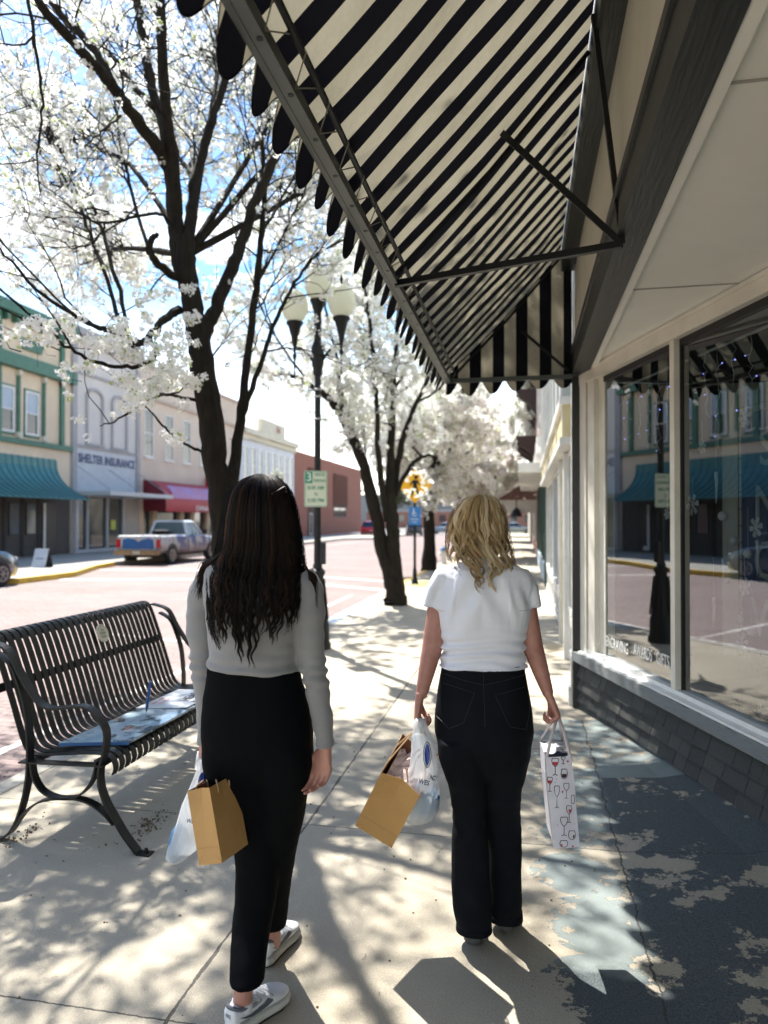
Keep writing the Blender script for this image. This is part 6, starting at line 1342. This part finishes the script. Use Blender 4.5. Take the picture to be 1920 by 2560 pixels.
m.tube([P(617,2430,2.25), P(607,2485,2.23), P(606,2530,2.235)], [.036,.030,.032], 12); m.tube([P(676,2290,2.55), P(681,2325,2.575), P(680,2360,2.59)], [.036,.030,.032], 12)
hd = P(812,1872,2.33)
hand(m, hd, -UZ-B1.R*.16, -B1.R*.50-B1.F*.86, -B1.R+B1.F*.3, curl=(14,30,24), sc=.95, stagger=5, spread=1.12, thumb=(.95,.62,.12))
hl = P(511,1872,2.43); hand(m, hl, -UZ, B1.R, B1.F, curl=(55,80,55), sc=.95)
g = fuse(m, .004, 3); put(g, 'body', m_skin2, w1)
m = MB(); m.loft([B1.ring(cx, py, d, w, b, grow=.004) for py, cx, w, b, d in torso] + [B1.ring(633, 1694, 2.37, 216, .107, grow=.002)])
for L_ in (la, ra): m.tube([P(x, y, d) for x, y, d, r in L_], [r+.003 for *_, r in L_], 16)
m.tube([P(646,1392,2.385), P(641,1405,2.385)], [.062,.075], 16)
g = fuse(m, .006, 5)
def fold1(c, n):
    z = c.z; v = .007*noise.noise(Vector((c.x*9, c.y*9, z*22))) ; q = math.exp(-((z-1.10)/.05)**2); v += .006*q*math.sin(z*160+c.x*9+3*noise.noise(c*6)); v += .0025*math.sin(c.x*24+z*13)*max(0, n.dot(-B1.F)); return v
displace(g, fold1); put(g, 'sweater', m_sweat, w1)
m = MB(); m.loft([B1.ring(cx, py, 2.37, w, b, grow=.003) for py, cx, w, b in hips])
for leg in (legL, legR): m.loft([B1.ring(x, y, d, w, b) for x, y, d, w, b in leg])
g = fuse(m, .006, 22); displace(g, lambda c, n: .004*noise.noise(Vector((c.x*8, c.y*8, c.z*5)))+.0015*noise.noise(c*25)); put(g, 'trousers', m_black, w1)
h1, t1_ = PZ(568,2598,0), PZ(716,2488,0); sneaker(w1, h1, t1_); h2, t2_ = PZ(654,2420,0), PZ(736,2326,0); sneaker(w1, h2, t2_)
m = MB(); m.tube([P(606,2500,2.232), P(605,2530,2.235)], [.033,.034], 14); build(m, 'sock', m_shw, w1, smooth='all')
TB = [(1184,654,10,2.375,.03),(1190,654,30,2.345,.05),(1203,652,52,2.315,.075),(1225,650,70,2.29,.09),(1255,650,79,2.275,.10),(1295,650,87,2.268,.10),(1340,651,92,2.27,.10),(1375,650,97,2.275,.09),(1405,646,105,2.27,.08),(1445,641,108,2.25,.07),(1500,635,100,2.235,.06),(1560,630,94,2.235,.055),(1610,627,74,2.24,.05),(1665,624,52,2.25,.05)]
def end1(s): return 1662 - 88*abs(s+.15)**1.25 + 10*math.sin(s*11) - (40 if .22 < s < .5 else 0)
hair(w1, TB, end1, m_hd, 62, 40, 7.5, 3, base_end=1440, fly=170, wl=54, curl_from=.40, spr=.06, rad=.0010, endv=85)
m = MB(); rr = random.Random(9)
for k in range(150):       # locks swept over the left and right shoulders
    s = -1 if k < 90 else 1; j = rr.random()
    if s < 0: pts = [P(570+14*j, 1330, 2.33), P(556+8*j, 1372, 2.31), P(536-4*j, 1392+8*j, 2.32), P(512-6*j+rr.gauss(0,5), 1405+22*j, 2.36), P(496+rr.gauss(0,9), 1440+60*j, 2.37)]
    else: pts = [P(735-8*j, 1330, 2.33), P(748, 1385, 2.30), P(765+8*j, 1420+8*j, 2.29), P(783+rr.gauss(0,5), 1440+14*j, 2.30), P(776+rr.gauss(0,10), 1485+60*j, 2.30)]
    c, r = curve_pts(pts, [.0015,.0015,.0014,.001,.0004], 5); m.tube(c, r, 3, cap=False)
for k in range(34):        # the gathered band of hair at the back of the head
    j = rr.uniform(-1, 1); m.tube([P(608+rr.gauss(0,3), 1228+6*j, 2.30), P(640, 1240+7*j, 2.268), P(680, 1240+6*j, 2.268), P(712+rr.gauss(0,3), 1222+7*j, 2.30)], .0013, 3, cap=False)
build(m, 'loose_locks', m_hd[1], w1, smooth='all')
m = MB()
for s in (-1, 1): e = P(650,1276,2.40)+B1.R*s*.031+B1.F*.080+UZ*.0; m.ball(e, .0115, 10, 7)
buildp(m, 'eye', mat('eye_white', (.7,.68,.66), rough=.1), w1, smooth='all')
# ======================= blond woman
B2 = Body(R(3.5)); bp = P(1205, 1300, 2.70)
w2 = thing('person', 'woman with blond wavy hair, white T-shirt and black jeans, carrying bags in both hands', 'person', (bp.x, bp.y, 0))
D = 2.70
torso = [(1400,1206,96,.050),(1412,1206,160,.064),(1424,1206,206,.080),(1442,1206,240,.092),(1470,1206,244,.102),(1510,1206,236,.110),(1550,1206,222,.110),(1585,1206,206,.106),(1612,1206,196,.102),(1640,1206,198,.104),(1656,1206,202,.107)]
la = [(1120,1456,2.70,.040),(1100,1485,2.70,.042),(1089,1550,2.70,.0375),(1081,1618,2.70,.0395),(1066,1682,2.69,.031),(1052,1742,2.68,.0215)]
ra = [(1290,1456,2.70,.040),(1310,1485,2.70,.042),(1322,1550,2.69,.0375),(1332,1618,2.69,.0395),(1353,1682,2.68,.0305),(1371,1736,2.67,.0205)]
hips = [(1655,1206,198,.100),(1680,1207,206,.108),(1730,1208,224,.120),(1780,1209,238,.130),(1825,1210,242,.130),(1858,1210,228,.120),(1885,1210,206,.105),(1915,1210,176,.085),(1940,1210,120,.05)]
legL = [(1152,1840,2.70,116,.122),(1156,1885,2.70,122,.116),(1164,1933,2.70,108,.102),(1171,1980,2.71,93,.087),(1173,2030,2.71,85,.075),(1174,2080,2.70,89,.072),(1175,2130,2.70,95,.072),(1177,2200,2.69,98,.076),(1181,2270,2.68,92,.074),(1185,2322,2.68,82,.060)]
legR = [(1268,1840,2.71,116,.122),(1265,1885,2.71,120,.116),(1262,1933,2.72,102,.102),(1258,1980,2.73,90,.084),(1257,2030,2.75,84,.074),(1260,2080,2.76,86,.071),(1263,2130,2.77,84,.071),(1264,2200,2.77,80,.074),(1264,2250,2.77,80,.074),(1264,2294,2.78,78,.060)]
m = MB()
m.loft([B2.ring(cx, py, D, w*.93, b*.9) for py, cx, w, b in torso]); m.loft([B2.ring(cx, py, D, w*.93, b*.92) for py, cx, w, b in hips])
m.tube([P(1200,1320,2.72), P(1203,1370,2.71), P(1206,1410,2.70), P(1206,1440,2.70)], [.047,.047,.054,.065], 14); head(m, P(1196,1316,2.735), B2)
for L_ in (la, ra): m.tube([P(x, y, d) for x, y, d, r in L_], [r for *_, r in L_], 16)
for leg in (legL, legR): m.loft([B2.ring(x, y, d, w*.80, b*.82) for x, y, d, w, b in leg[:-1]])
hL = P(1048,1750,2.675); hR = P(1374,1744,2.665)
hand(m, hL, -UZ+cR*(-.10), B2.R, B2.F, curl=(52,85,62), sc=.86, thumb=(.8,.45,.4)); hand(m, hR, -UZ+B2.R*.45, -B2.R-UZ*.45, B2.F, curl=(60,80,60), sc=.86, thumb=(.8,.45,.4))
g = fuse(m, .004, 3); put(g, 'body', m_skin, w2)
m = MB(); m.loft([B2.ring(cx, py, D, w, b, grow=.005) for py, cx, w, b in torso] + [B2.ring(1206, 1664, D, 214, .116, grow=.014)])
m.tube([P(1140,1446,2.70), P(1112,1452,2.70), P(1099,1478,2.70), P(1091,1500,2.70), P(1087,1521,2.70)], [.050,.058,.059,.054,.049], 18); m.tube([P(1272,1446,2.70), P(1298,1452,2.70), P(1311,1478,2.695), P(1317,1500,2.69), P(1321,1520,2.69)], [.050,.058,.059,.054,.049], 18); m.tube([P(1204,1396,2.71), P(1206,1412,2.705)], [.06,.075], 16)
g = fuse(m, .005, 5)
def fold2(c, n):
    z = c.z; q = math.exp(-((z-1.105)/.055)**2); bk = max(0, n.dot(-B2.F)); x = (c-bp).dot(B2.R)
    v = q*(.0095*math.sin(z*150 + 5*x*x*30 + 2.5*noise.noise(Vector((c.x*5, c.y*5, z*9)))) + .004*noise.noise(Vector((c.x*7, c.y*7, z*45))))
    v += .009*noise.noise(Vector((c.x*7, c.y*7, z*4+3))) + bk*.006*math.sin(abs(x)*55+z*30)*math.exp(-((z-1.32)/.10)**2)
    v += .004*math.exp(-((z-1.30)/.06)**2)*math.sin((abs(x)-.10)*120+z*40) if abs(x) > .10 else 0
    return v
displace(g, fold2); bt = bvh_of(g); put(g, 'tshirt', m_tee, w2)
m = MB()
for s, pts in ((0, [(1062,1508),(1075,1519),(1090,1525),(1112,1528)]), (1, [(1298,1528),(1318,1525),(1332,1518),(1346,1506)])): stitch(m, bt, pts, .0012)
build(m, 'tshirt_seam', mat('seam_stitch', (.62,.63,.68)), w2)  # sleeve hem stitching, a little greyer than the cotton
m = MB(); m.loft([B2.ring(cx, py, D, w, b, grow=.002) for py, cx, w, b in hips])
for leg in (legL, legR): m.loft([B2.ring(x, y, d, w, b) for x, y, d, w, b in leg])
g = fuse(m, .005, 26); displace(g, lambda c, n: .006*noise.noise(Vector((c.x*10, c.y*10, c.z*26)))*math.exp(-((c.z-.50)/.12)**2) + .005*noise.noise(Vector((c.x*14+c.z*9, c.y*14, c.z*5)))*(1 if c.z < .35 else 0) + .003*noise.noise(Vector((c.x*12, c.y*12, c.z*10)))+.004*noise.noise(Vector((c.x*6, c.y*6, c.z*4)))*(1 if c.z < .8 else .3)); bj = bvh_of(g); put(g, 'jeans', m_denim, w2)
def Z8(*p): return [(860+.3858*x, 1200+.3858*y) for x, y in p]
m = MB()
for pts in (Z8((620,1310),(845,1380),(775,1575),(680,1610),(595,1525),(620,1310)), Z8((980,1395),(1195,1335),(1203,1500),(1180,1618),(1075,1600),(980,1395)), Z8((648,1255),(780,1300),(905,1330),(1040,1300),(1172,1262)), Z8((900,1190),(905,1330),(915,1600)), Z8((628,1222),(900,1242),(1172,1212))): stitch(m, bj, pts, .0008)
build(m, 'pocket_stitching', mat('denim_stitch', (.022,.026,.033)), w2)
m = MB(); 
for x in (1105, 1205, 1308):
    a, b_ = on_surface(bj, x, 1652, .004), on_surface(bj, x, 1676, .004)
    if a and b_: m.bar(a, b_, .012, .003, -B2.F)
buildp(m, 'belt_loop', m_denim, w2)
m = MB(); m.loft([B2.ring(1207, y, D, w, b, grow=.003) for y, w, b in ((1656,198,.100),(1668,203,.104))]); build(m, 'waistband', m_denim, w2, smooth='all')
m = MB()
for leg in (legL, legR):
    x, y, d, w, b = leg[-1]; m.loft([B2.ring(x, y-16, d, w, b, grow=.004), B2.ring(x, y, d, w, b, grow=.006), B2.ring(x, y+1, d, w*.9, b*.9)])
buildp(m, 'hem_cuff', m_denim, w2, smooth='all')
m_bs = mat('black_suede', (.03,.03,.03), (.02,.02,.02), scale=20, rough=.8)
for hp_, tp_ in ((PZ(1182,2366,0), PZ(1182,2366,0)+B2.F*.25), (PZ(1264,2332,0), PZ(1264,2332,0)+B2.F*.25+B2.R*.02)):
    mm, rg, hp, f, r, ln, k = shoe(w2, hp_, tp_, w=.094); so_ = build(mm, 'shoe_sole', mat('black_sole', (.07,.07,.066), rough=.6), w2, smooth=True)
    mm = MB(); mm.loft([rg(.01,.024,.028,.06), rg(.06,.031,.027,.075), rg(.3,.034,.027,.085), rg(.55,.039,.027,.07), rg(.8,.042,.027,.055), rg(.97,.022,.027,.04)]); build(mm, 'shoe_upper', m_bs, w2, smooth='all')
    mm = MB(); mm.loft([rg(.0,.022,.036,.043), rg(.03,.031,.036,.043), rg(.08,.0335,.036,.043)]); build(mm, 'welt', mat('welt_pale', (.4,.4,.4)), so_, smooth='all')
TB = [(1236,1205,8,2.72,.03),(1240,1205,24,2.69,.05),(1250,1202,42,2.655,.08),(1268,1199,54,2.63,.10),(1290,1196,62,2.615,.105),(1320,1194,67,2.61,.105),(1355,1196,68,2.615,.10),(1390,1201,70,2.61,.08),(1415,1209,66,2.60,.06),(1440,1212,56,2.595,.04),(1485,1213,50,2.595,.03)]
def end2(s): return 1400 + 72*math.exp(-((s+.28)/.22)**2) + 74*math.exp(-((s-.38)/.2)**2) + 34*math.exp(-((s-.95)/.2)**2) + 26*math.exp(-((s+.75)/.2)**2)
hair(w2, TB, end2, m_hb, 40, 62, 12, 8, base_end=1380, fly=80, wl=66, curl_from=.14, spr=.052, rad=.0010)
m = MB()
for s in (-1, 1): e = P(1196,1316,2.735)+B2.R*s*.031+B2.F*.080; m.ball(e, .0115, 10, 7)
buildp(m, 'eye', mat('eye_white', (.7,.68,.66), rough=.1), w2, smooth='all')
# ---------------------------------------------------------------- bags
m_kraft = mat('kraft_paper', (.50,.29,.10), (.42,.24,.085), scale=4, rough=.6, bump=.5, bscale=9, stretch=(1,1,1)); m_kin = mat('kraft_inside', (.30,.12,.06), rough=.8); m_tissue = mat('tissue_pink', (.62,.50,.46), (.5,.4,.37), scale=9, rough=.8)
def basis(a, c):
    c = Vector(c); c.normalize(); a = Vector(a); a = (a-c*a.dot(c)).normalized(); return a, c
def camv(x, y, d): return cR*x + Vector((0,0,1))*y + Vector((cF.x, cF.y, 0)).normalized()*d
def paper_bag(name, label, o, av, cv, bsign, wa, wb, wc, hold, tissue=True, group='brown paper bags'):
    a, c = basis(av, cv); b = c.cross(a); b = b if b.dot(bsign) > 0 else -b; t = thing(name, label, 'paper bag', tuple(o)); th = .0012
    def pt(u, v, w, pin=0): return o + a*wa*u + b*wb*v + c*wc*w
    # gusset sides folded inward at the top, bottom flat
    def ring(w, fold):
        return [pt(0,0,w), pt(.5,fold,w), pt(1,0,w), pt(1,.5,w)+a*.004*math.sin(w*5), pt(1,1,w), pt(.5,1-fold,w), pt(0,1,w), pt(0,.5,w)-a*.004*math.sin(w*5+1)]
    R_ = [ring(0,0), ring(.25,.008), ring(.55,.03), ring(.8,.07), ring(1,.11)]
    m = MB(); m.loft(R_, cap=False); m.add(R_[0], [tuple(range(8))]); ob = build(m, 'bag_body', m_kraft, t)
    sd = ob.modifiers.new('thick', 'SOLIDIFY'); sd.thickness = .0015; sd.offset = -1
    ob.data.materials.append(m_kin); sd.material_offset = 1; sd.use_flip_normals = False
    m = MB(); m.loft([[pt(-.003,0,.22), pt(1.003,0,.22)],[pt(-.003,-.004,.215), pt(1.003,-.004,.215)]], closed=False)
    m.tube([pt(0,-.004,.01), pt(.5,.015,.26), pt(1,-.004,.01)], .0008, 4); m.tube([pt(.5,.02,.27), pt(.5,.108,1)], .0009, 4); build(m, 'fold_crease', mat('kraft_crease', (.36,.21,.085)), ob)
    m = MB()
    for u in (0.02, .98):
        p0, p1 = pt(u,.3,.99), pt(u,.7,.99); cc, r_ = curve_pts([pt(u,.3,.88), p0, p0*.45+hold*.55+b*.01, hold, p1*.45+hold*.55-b*.01, p1, pt(u,.7,.88)], [.0028]*7, 5); m.tube(cc, r_, 6)
    buildp(m, 'bag_handle', mat('twisted_paper', (.48,.30,.15), rough=.8), t, smooth='all')
    if tissue:
        m = MB(); rr = random.Random(4); g = []
        for i in range(9):
            g.append([pt(.12+.76*i/8, .12+.76*j/8, .84+.07*noise.noise(Vector((i*.9, j*.9, 2.2)))+.03*((i+j) % 2)) for j in range(9)])
        m.loft(g, closed=False); k = build(m, 'tissue_paper', m_tissue, None); tag(k, ('crumpled pink tissue paper inside the brown bag of the ' + tissue), 'tissue paper')
    return t
gL = hL - UZ*.085*.86 + B2.R*.02
o = P(887.5,2063.5,2.68)
paper_bag('paper_bag', 'brown paper bag hanging tilted from the left hand of the blond woman', o, camv(.127,-.056,-.03), camv(.097,.239,-.126), camv(.1,.065,.2), .158, .240, .292, gL, 'blond woman')
gB = hl - UZ*.08 + B1.R*.02
o = P(498,2163,2.18)
paper_bag('paper_bag', 'brown paper bag with an empty dark mouth beside the dark-haired woman', o, camv(.085,-.008,-.03), camv(-.047,.218,.03), camv(.085,0,.15), .082, .155, .222, gB, None)
def plastic_mat():
    m = bpy.data.materials.new('thin_plastic'); m.use_nodes = True; nt = m.node_tree; b = nt.nodes['Principled BSDF']; out = nt.nodes['Material Output']
    b.inputs['Base Color'].default_value = (.80,.83,.86,1); b.inputs['Roughness'].default_value = .28; v, x, y, z = objco(nt); bumpn(nt, b, noisef(nt, v, 28, 5, .6), .5, .004)
    tl = nt.nodes.new('ShaderNodeBsdfTranslucent'); tl.inputs[0].default_value = (.82,.86,.90,1); tp = nt.nodes.new('ShaderNodeBsdfTransparent'); m1 = nt.nodes.new('ShaderNodeMixShader'); m1.inputs[0].default_value = .45; m2 = nt.nodes.new('ShaderNodeMixShader'); m2.inputs[0].default_value = .42
    L = nt.links; L.new(b.outputs[0], m1.inputs[1]); L.new(tl.outputs[0], m1.inputs[2]); L.new(m1.outputs[0], m2.inputs[1]); L.new(tp.outputs[0], m2.inputs[2]); L.new(m2.outputs[0], out.inputs[0]); return m
m_plas = plastic_mat(); m_cloth = mat('pale_blue_cloth', (.10,.28,.48), (.05,.14,.28), scale=9, rough=.8); m_ink = mat('bag_ink', (.015,.03,.12), rough=.5); m_inkb = mat('bag_blue', (.01,.05,.32), rough=.4)
def plastic_bag(label, rows, d, seed, handles, B, thick=.045):
    """rows: photo y, left x, right x, half depth"""
    t = thing('plastic_bag', label, 'plastic bag', tuple(P((rows[-1][1]+rows[-1][2])/2, rows[-1][0], d))); m = MB(); R_ = []; rr = random.Random(seed); n = 36
    for i, (py, x0, x1, b) in enumerate(rows):
        c = P((x0+x1)/2, py, d); a = (x1-x0)/2*d/FPX; ring = []
        for k in range(n):
            t_ = 2*PI*k/n; wr = 1+.07*math.sin(k*2.1+i*.35+seed)+.05*noise.noise(Vector((k*.5, i*.6, seed))); ring.append(c + cR*a*math.copysign(abs(math.cos(t_))**.85, math.cos(t_))*(1+.02*wr) + Vector((cF.x, cF.y, 0))*b*math.sin(t_)*wr)
        R_.append(ring)
    fine = []
    for r0, r1 in zip(R_, R_[1:]):
        for q in range(4): fine.append([p+(s-p)*(q/4) for p, s in zip(r0, r1)])
    fine.append(R_[-1]); m.loft(fine, cap=False); m.add(fine[-1], [tuple(range(n))])
    for hpts, w_ in handles: m.strap([P(x, y, dd) for x, y, dd in hpts], cR*w_, .0012)
    ob = build(m, 'bag_film', m_plas, t, smooth='all'); me = ob.data; bv = BVHTree.FromPolygons([TM[t.name] @ v.co for v in me.vertices], [tuple(p.vertices) for p in me.polygons]); return t, ob, bv
pb, ob, bv = plastic_bag('white plastic carrier bag with blue oval mark, held by the blond woman', [(1836,1036,1062,.008),(1850,1032,1078,.016),(1880,1028,1090,.03),(1920,1024,1095,.04),(1960,1022,1098,.048),(2000,1019,1099,.052),(2025,1016,1095,.05),(2045,1013,1083,.042),(2056,1018,1062,.025)], 2.60, 2, [([(1052,1796,2.64),(1046,1808,2.63),(1042,1840,2.61),(1040,1870,2.60)], .037), ([(1056,1796,2.64),(1062,1815,2.63),(1072,1840,2.62),(1082,1870,2.61)], .020)], B2)
m = MB(); el = [(1068+ (10.5*math.cos(a)*abs(math.cos(a))**.2), 1887+33*math.sin(a)) for a in [2*PI*k/24 for k in range(24)]]; decal(m, bv, el, .002); build(m, 'oval_ring', m_ink, ob)
m = MB(); decal(m, bv, [(1068+(x-1068)*.88, 1887+(y-1887)*.92) for x, y in el], .0026); build(m, 'oval_white', m_white, ob)
m = MB(); decal(m, bv, [(1068+(x-1068)*.62, 1887+(y-1887)*.84) for x, y in el], .0034); build(m, 'oval_blue', m_inkb, ob)
m = MB(); text_decal(m, bv, 'WES', 1060, 1956, 27, 13, 14, .002, .02); text_decal(m, bv, 'NST', 1084, 1946, 18, 13, 14, .002, .02); text_decal(m, bv, 'flowers & gifts', 1078, 1988, 30, 6, 18, .002, .01) if False else None; build(m, 'bag_lettering', m_ink, ob)
def bundle(c, r, sc, label, seed):
    m = MB(); m.ball(c, r, 24, 16, sc); me = bpy.data.meshes.new('b'); me.from_pydata([tuple(v) for v in m.v], [], m.f)
    for v in me.vertices: q = v.co-Vector(c); v.co = Vector(c)+q*(1+.35*noise.noise(v.co*22+Vector((seed,0,0)))+.12*noise.noise(v.co*60))
    me.materials.append(m_cloth); me.polygons.foreach_set('use_smooth', [True]*len(me.polygons)); o_ = link_mesh('folded_cloth', me); tag(o_, label, 'cloth'); return o_
bundle(P(1062,1998,2.60), .058, (.92,.62,1.0), 'pale blue cloth bundle inside the plastic bag of the blond woman', 1)
pb, ob, bv = plastic_bag('white plastic carrier bag held behind the paper bag of the dark-haired woman', [(1900,498,512,.010),(1930,490,516,.022),(1970,474,522,.03),(2010,456,525,.04),(2050,445,528,.048),(2090,432,520,.052),(2120,420,495,.05),(2142,416,470,.04),(2154,424,452,.02)], 2.36, 5, [([(504,1878,2.42),(500,1895,2.40),(497,1925,2.38)], .028), ([(512,1880,2.42),(518,1900,2.41),(520,1935,2.39)], .02)], B1)
el = [(509+14*math.cos(a), 1958+28*math.sin(a)) for a in [2*PI*k/24 for k in range(24)]]
m = MB(); decal(m, bv, el, .002); build(m, 'oval_ring', m_ink, ob); m = MB(); decal(m, bv, [(509+(x-509)*.8, 1958+(y-1958)*.9) for x, y in el], .003); build(m, 'oval_blue', m_inkb, ob)
m = MB(); text_decal(m, bv, 'WES', 478, 2054, 24, 11, 8, .002, .01); build(m, 'bag_lettering', m_ink, ob)
bundle(P(446,2108,2.36), .050, (.7,.7,1.1), 'pale blue cloth bundle inside the plastic bag of the dark-haired woman', 3)
# wine-glass gift bag
gt = thing('gift_bag', 'narrow white gift bag printed with wine glasses in the right hand of the blond woman', 'gift bag', tuple(P(1415,2120,2.6)))
m_gift = mat('gift_white', (.70,.69,.76), (.62,.61,.69), scale=12, rough=.3, bump=.1, bscale=30)
fr_ = [[P(1365,1893,2.60), P(1426.5,1889,2.60)], [P(1368,1960,2.59), P(1436,1955,2.595)], [P(1374,2020,2.585), P(1440,2020,2.585)], [P(1383.5,2120,2.575), P(1449,2117,2.575)]]
bk_ = [[p + camv(.020,.0,.19) for p in r] for r in fr_]
m = MB(); rings = []
for f_, b_ in zip(fr_, bk_): rings.append([f_[0], f_[0]*.5+f_[1]*.5+camv(0,0,-.003), f_[1], f_[1]*.5+b_[1]*.5+camv(-.004,0,0), b_[1], b_[0], f_[0]*.5+b_[0]*.5+camv(.004,0,0)])
m.loft(rings, cap=False); m.add(rings[-1], [tuple(range(7))]); gb = build(m, 'bag_body', m_gift, gt); sd = gb.modifiers.new('thick', 'SOLIDIFY'); sd.thickness = .0012; sd.offset = -1
bv = BVHTree.FromPolygons([TM[gt.name] @ v.co for v in gb.data.vertices], [tuple(p.vertices) for p in gb.data.polygons])
def Z9(x, y): return (1340+.18987*x, 1720+.18987*y)
ol = MB(); rd = MB(); dk = MB()
def glass_icon(cx, ty, w, h, kind, fill):
    # kind 'stem': bowl, stem and foot; 'tumbler': stemless
    bh = h*.48 if kind == 'stem' else h*.95; prof = [(-.42,0),(-.5,.35),(-.34,.75),(-.06,1.0)] if kind == 'stem' else [(-.38,0),(-.5,.45),(-.4,.85),(-.15,1.0)]
    L_ = [(cx+w*x, ty+bh*y) for x, y in prof]; Rr = [(cx-w*x, ty+bh*y) for x, y in prof][::-1]
    pts = L_+Rr+[L_[0]]; stitch(ol, bv, [Z9(*p) for p in pts], .0013)
    if kind == 'stem': stitch(ol, bv, [Z9(cx, ty+bh), Z9(cx, ty+h*.96)], .0012); stitch(ol, bv, [Z9(cx-w*.35, ty+h), Z9(cx, ty+h*.95), Z9(cx+w*.35, ty+h)], .0013)
    if fill:
        q = rd if fill == 'r' else dk; f = [(-.40,.45),(-.3,.72),(-.1,.88),(.1,.88),(.3,.72),(.40,.45)] if kind == 'stem' else [(-.42,.5),(-.34,.8),(-.1,.9),(.1,.9),(.34,.8),(.42,.5)]
        decal(q, bv, [Z9(cx+w*x*.95, ty+bh*y) for x, y in f], .0012, 2)
for a in ((252,925,92,225,'stem','r'),(372,1068,84,135,'tumbler','d'),(182,1175,70,190,'stem','r'),(275,1290,72,290,'stem',None),(400,1255,74,200,'stem',None),(485,1412,48,120,'tumbler','d'),(436,1550,72,225,'stem','r'),(370,1700,96,245,'stem','r'),(474,1880,92,120,'tumbler','d'),(366,2010,105,90,'tumbler','r'),(358,905,50,95,'stem',None)): glass_icon(*a)
for x, y in ((272,1200),(253,1245),(372,1650),(286,1803),(468,1852),(333,1975),(500,1790)): decal(dk, bv, [Z9(x+6*math.cos(a*PI/3), y+6*math.sin(a*PI/3)) for a in range(6)], .0012, 1)
for x, y in ((418,965),(350,1367),(484,2085)):
    for k in range(4): stitch(rd, bv, [Z9(x-14*math.cos(k*PI/4), y-14*math.sin(k*PI/4)), Z9(x+14*math.cos(k*PI/4), y+14*math.sin(k*PI/4))], .0008)
build(ol, 'glass_outlines', mat('ink_black', (.01,.01,.012)), gb); build(rd, 'red_wine', mat('wine_red', (.50,.02,.03), rough=.4), gb); build(dk, 'dark_wine', mat('wine_dark', (.05,.012,.015), rough=.4), gb)
gR = hR + (-UZ+B2.R*.45).normalized()*.075
m = MB()
for p0, off in ((fr_[0][0]+camv(.004,0,.0), -.008), (fr_[0][1]+camv(-.004,0,.0), .008)):
    for q, dd in ((p0, 0), (p0+camv(.020,0,.19), .02)):
        m.strap([q-UZ*.01, q+UZ*.004, q*.5+gR*.5+camv(off*.6,0,dd*.5), gR+camv(off*.2,0,dd*.2)], cR*.012 if dd == 0 else cR*.009, .001)
build(m, 'ribbon_handle', mat('ribbon_white', (.68,.60,.62), rough=.4), gt, smooth='all')
m = MB(); g = []
for i in range(7): g.append([fr_[0][0]*(1-i/6)+fr_[0][1]*(i/6) + camv(.0036*j, -.004+.030*(1-abs(i-3.2)/3.4)*(1-abs(j-1.5)/4)+.005*((i+j) % 2), .008+.032*j) for j in range(6)])
m.loft(g, closed=False); single(m, 'tissue_paper', mat('tissue_white', (.72,.72,.78), (.6,.6,.66), scale=10, rough=.7), 'white tissue paper standing out of the wine-glass gift bag', 'tissue paper')
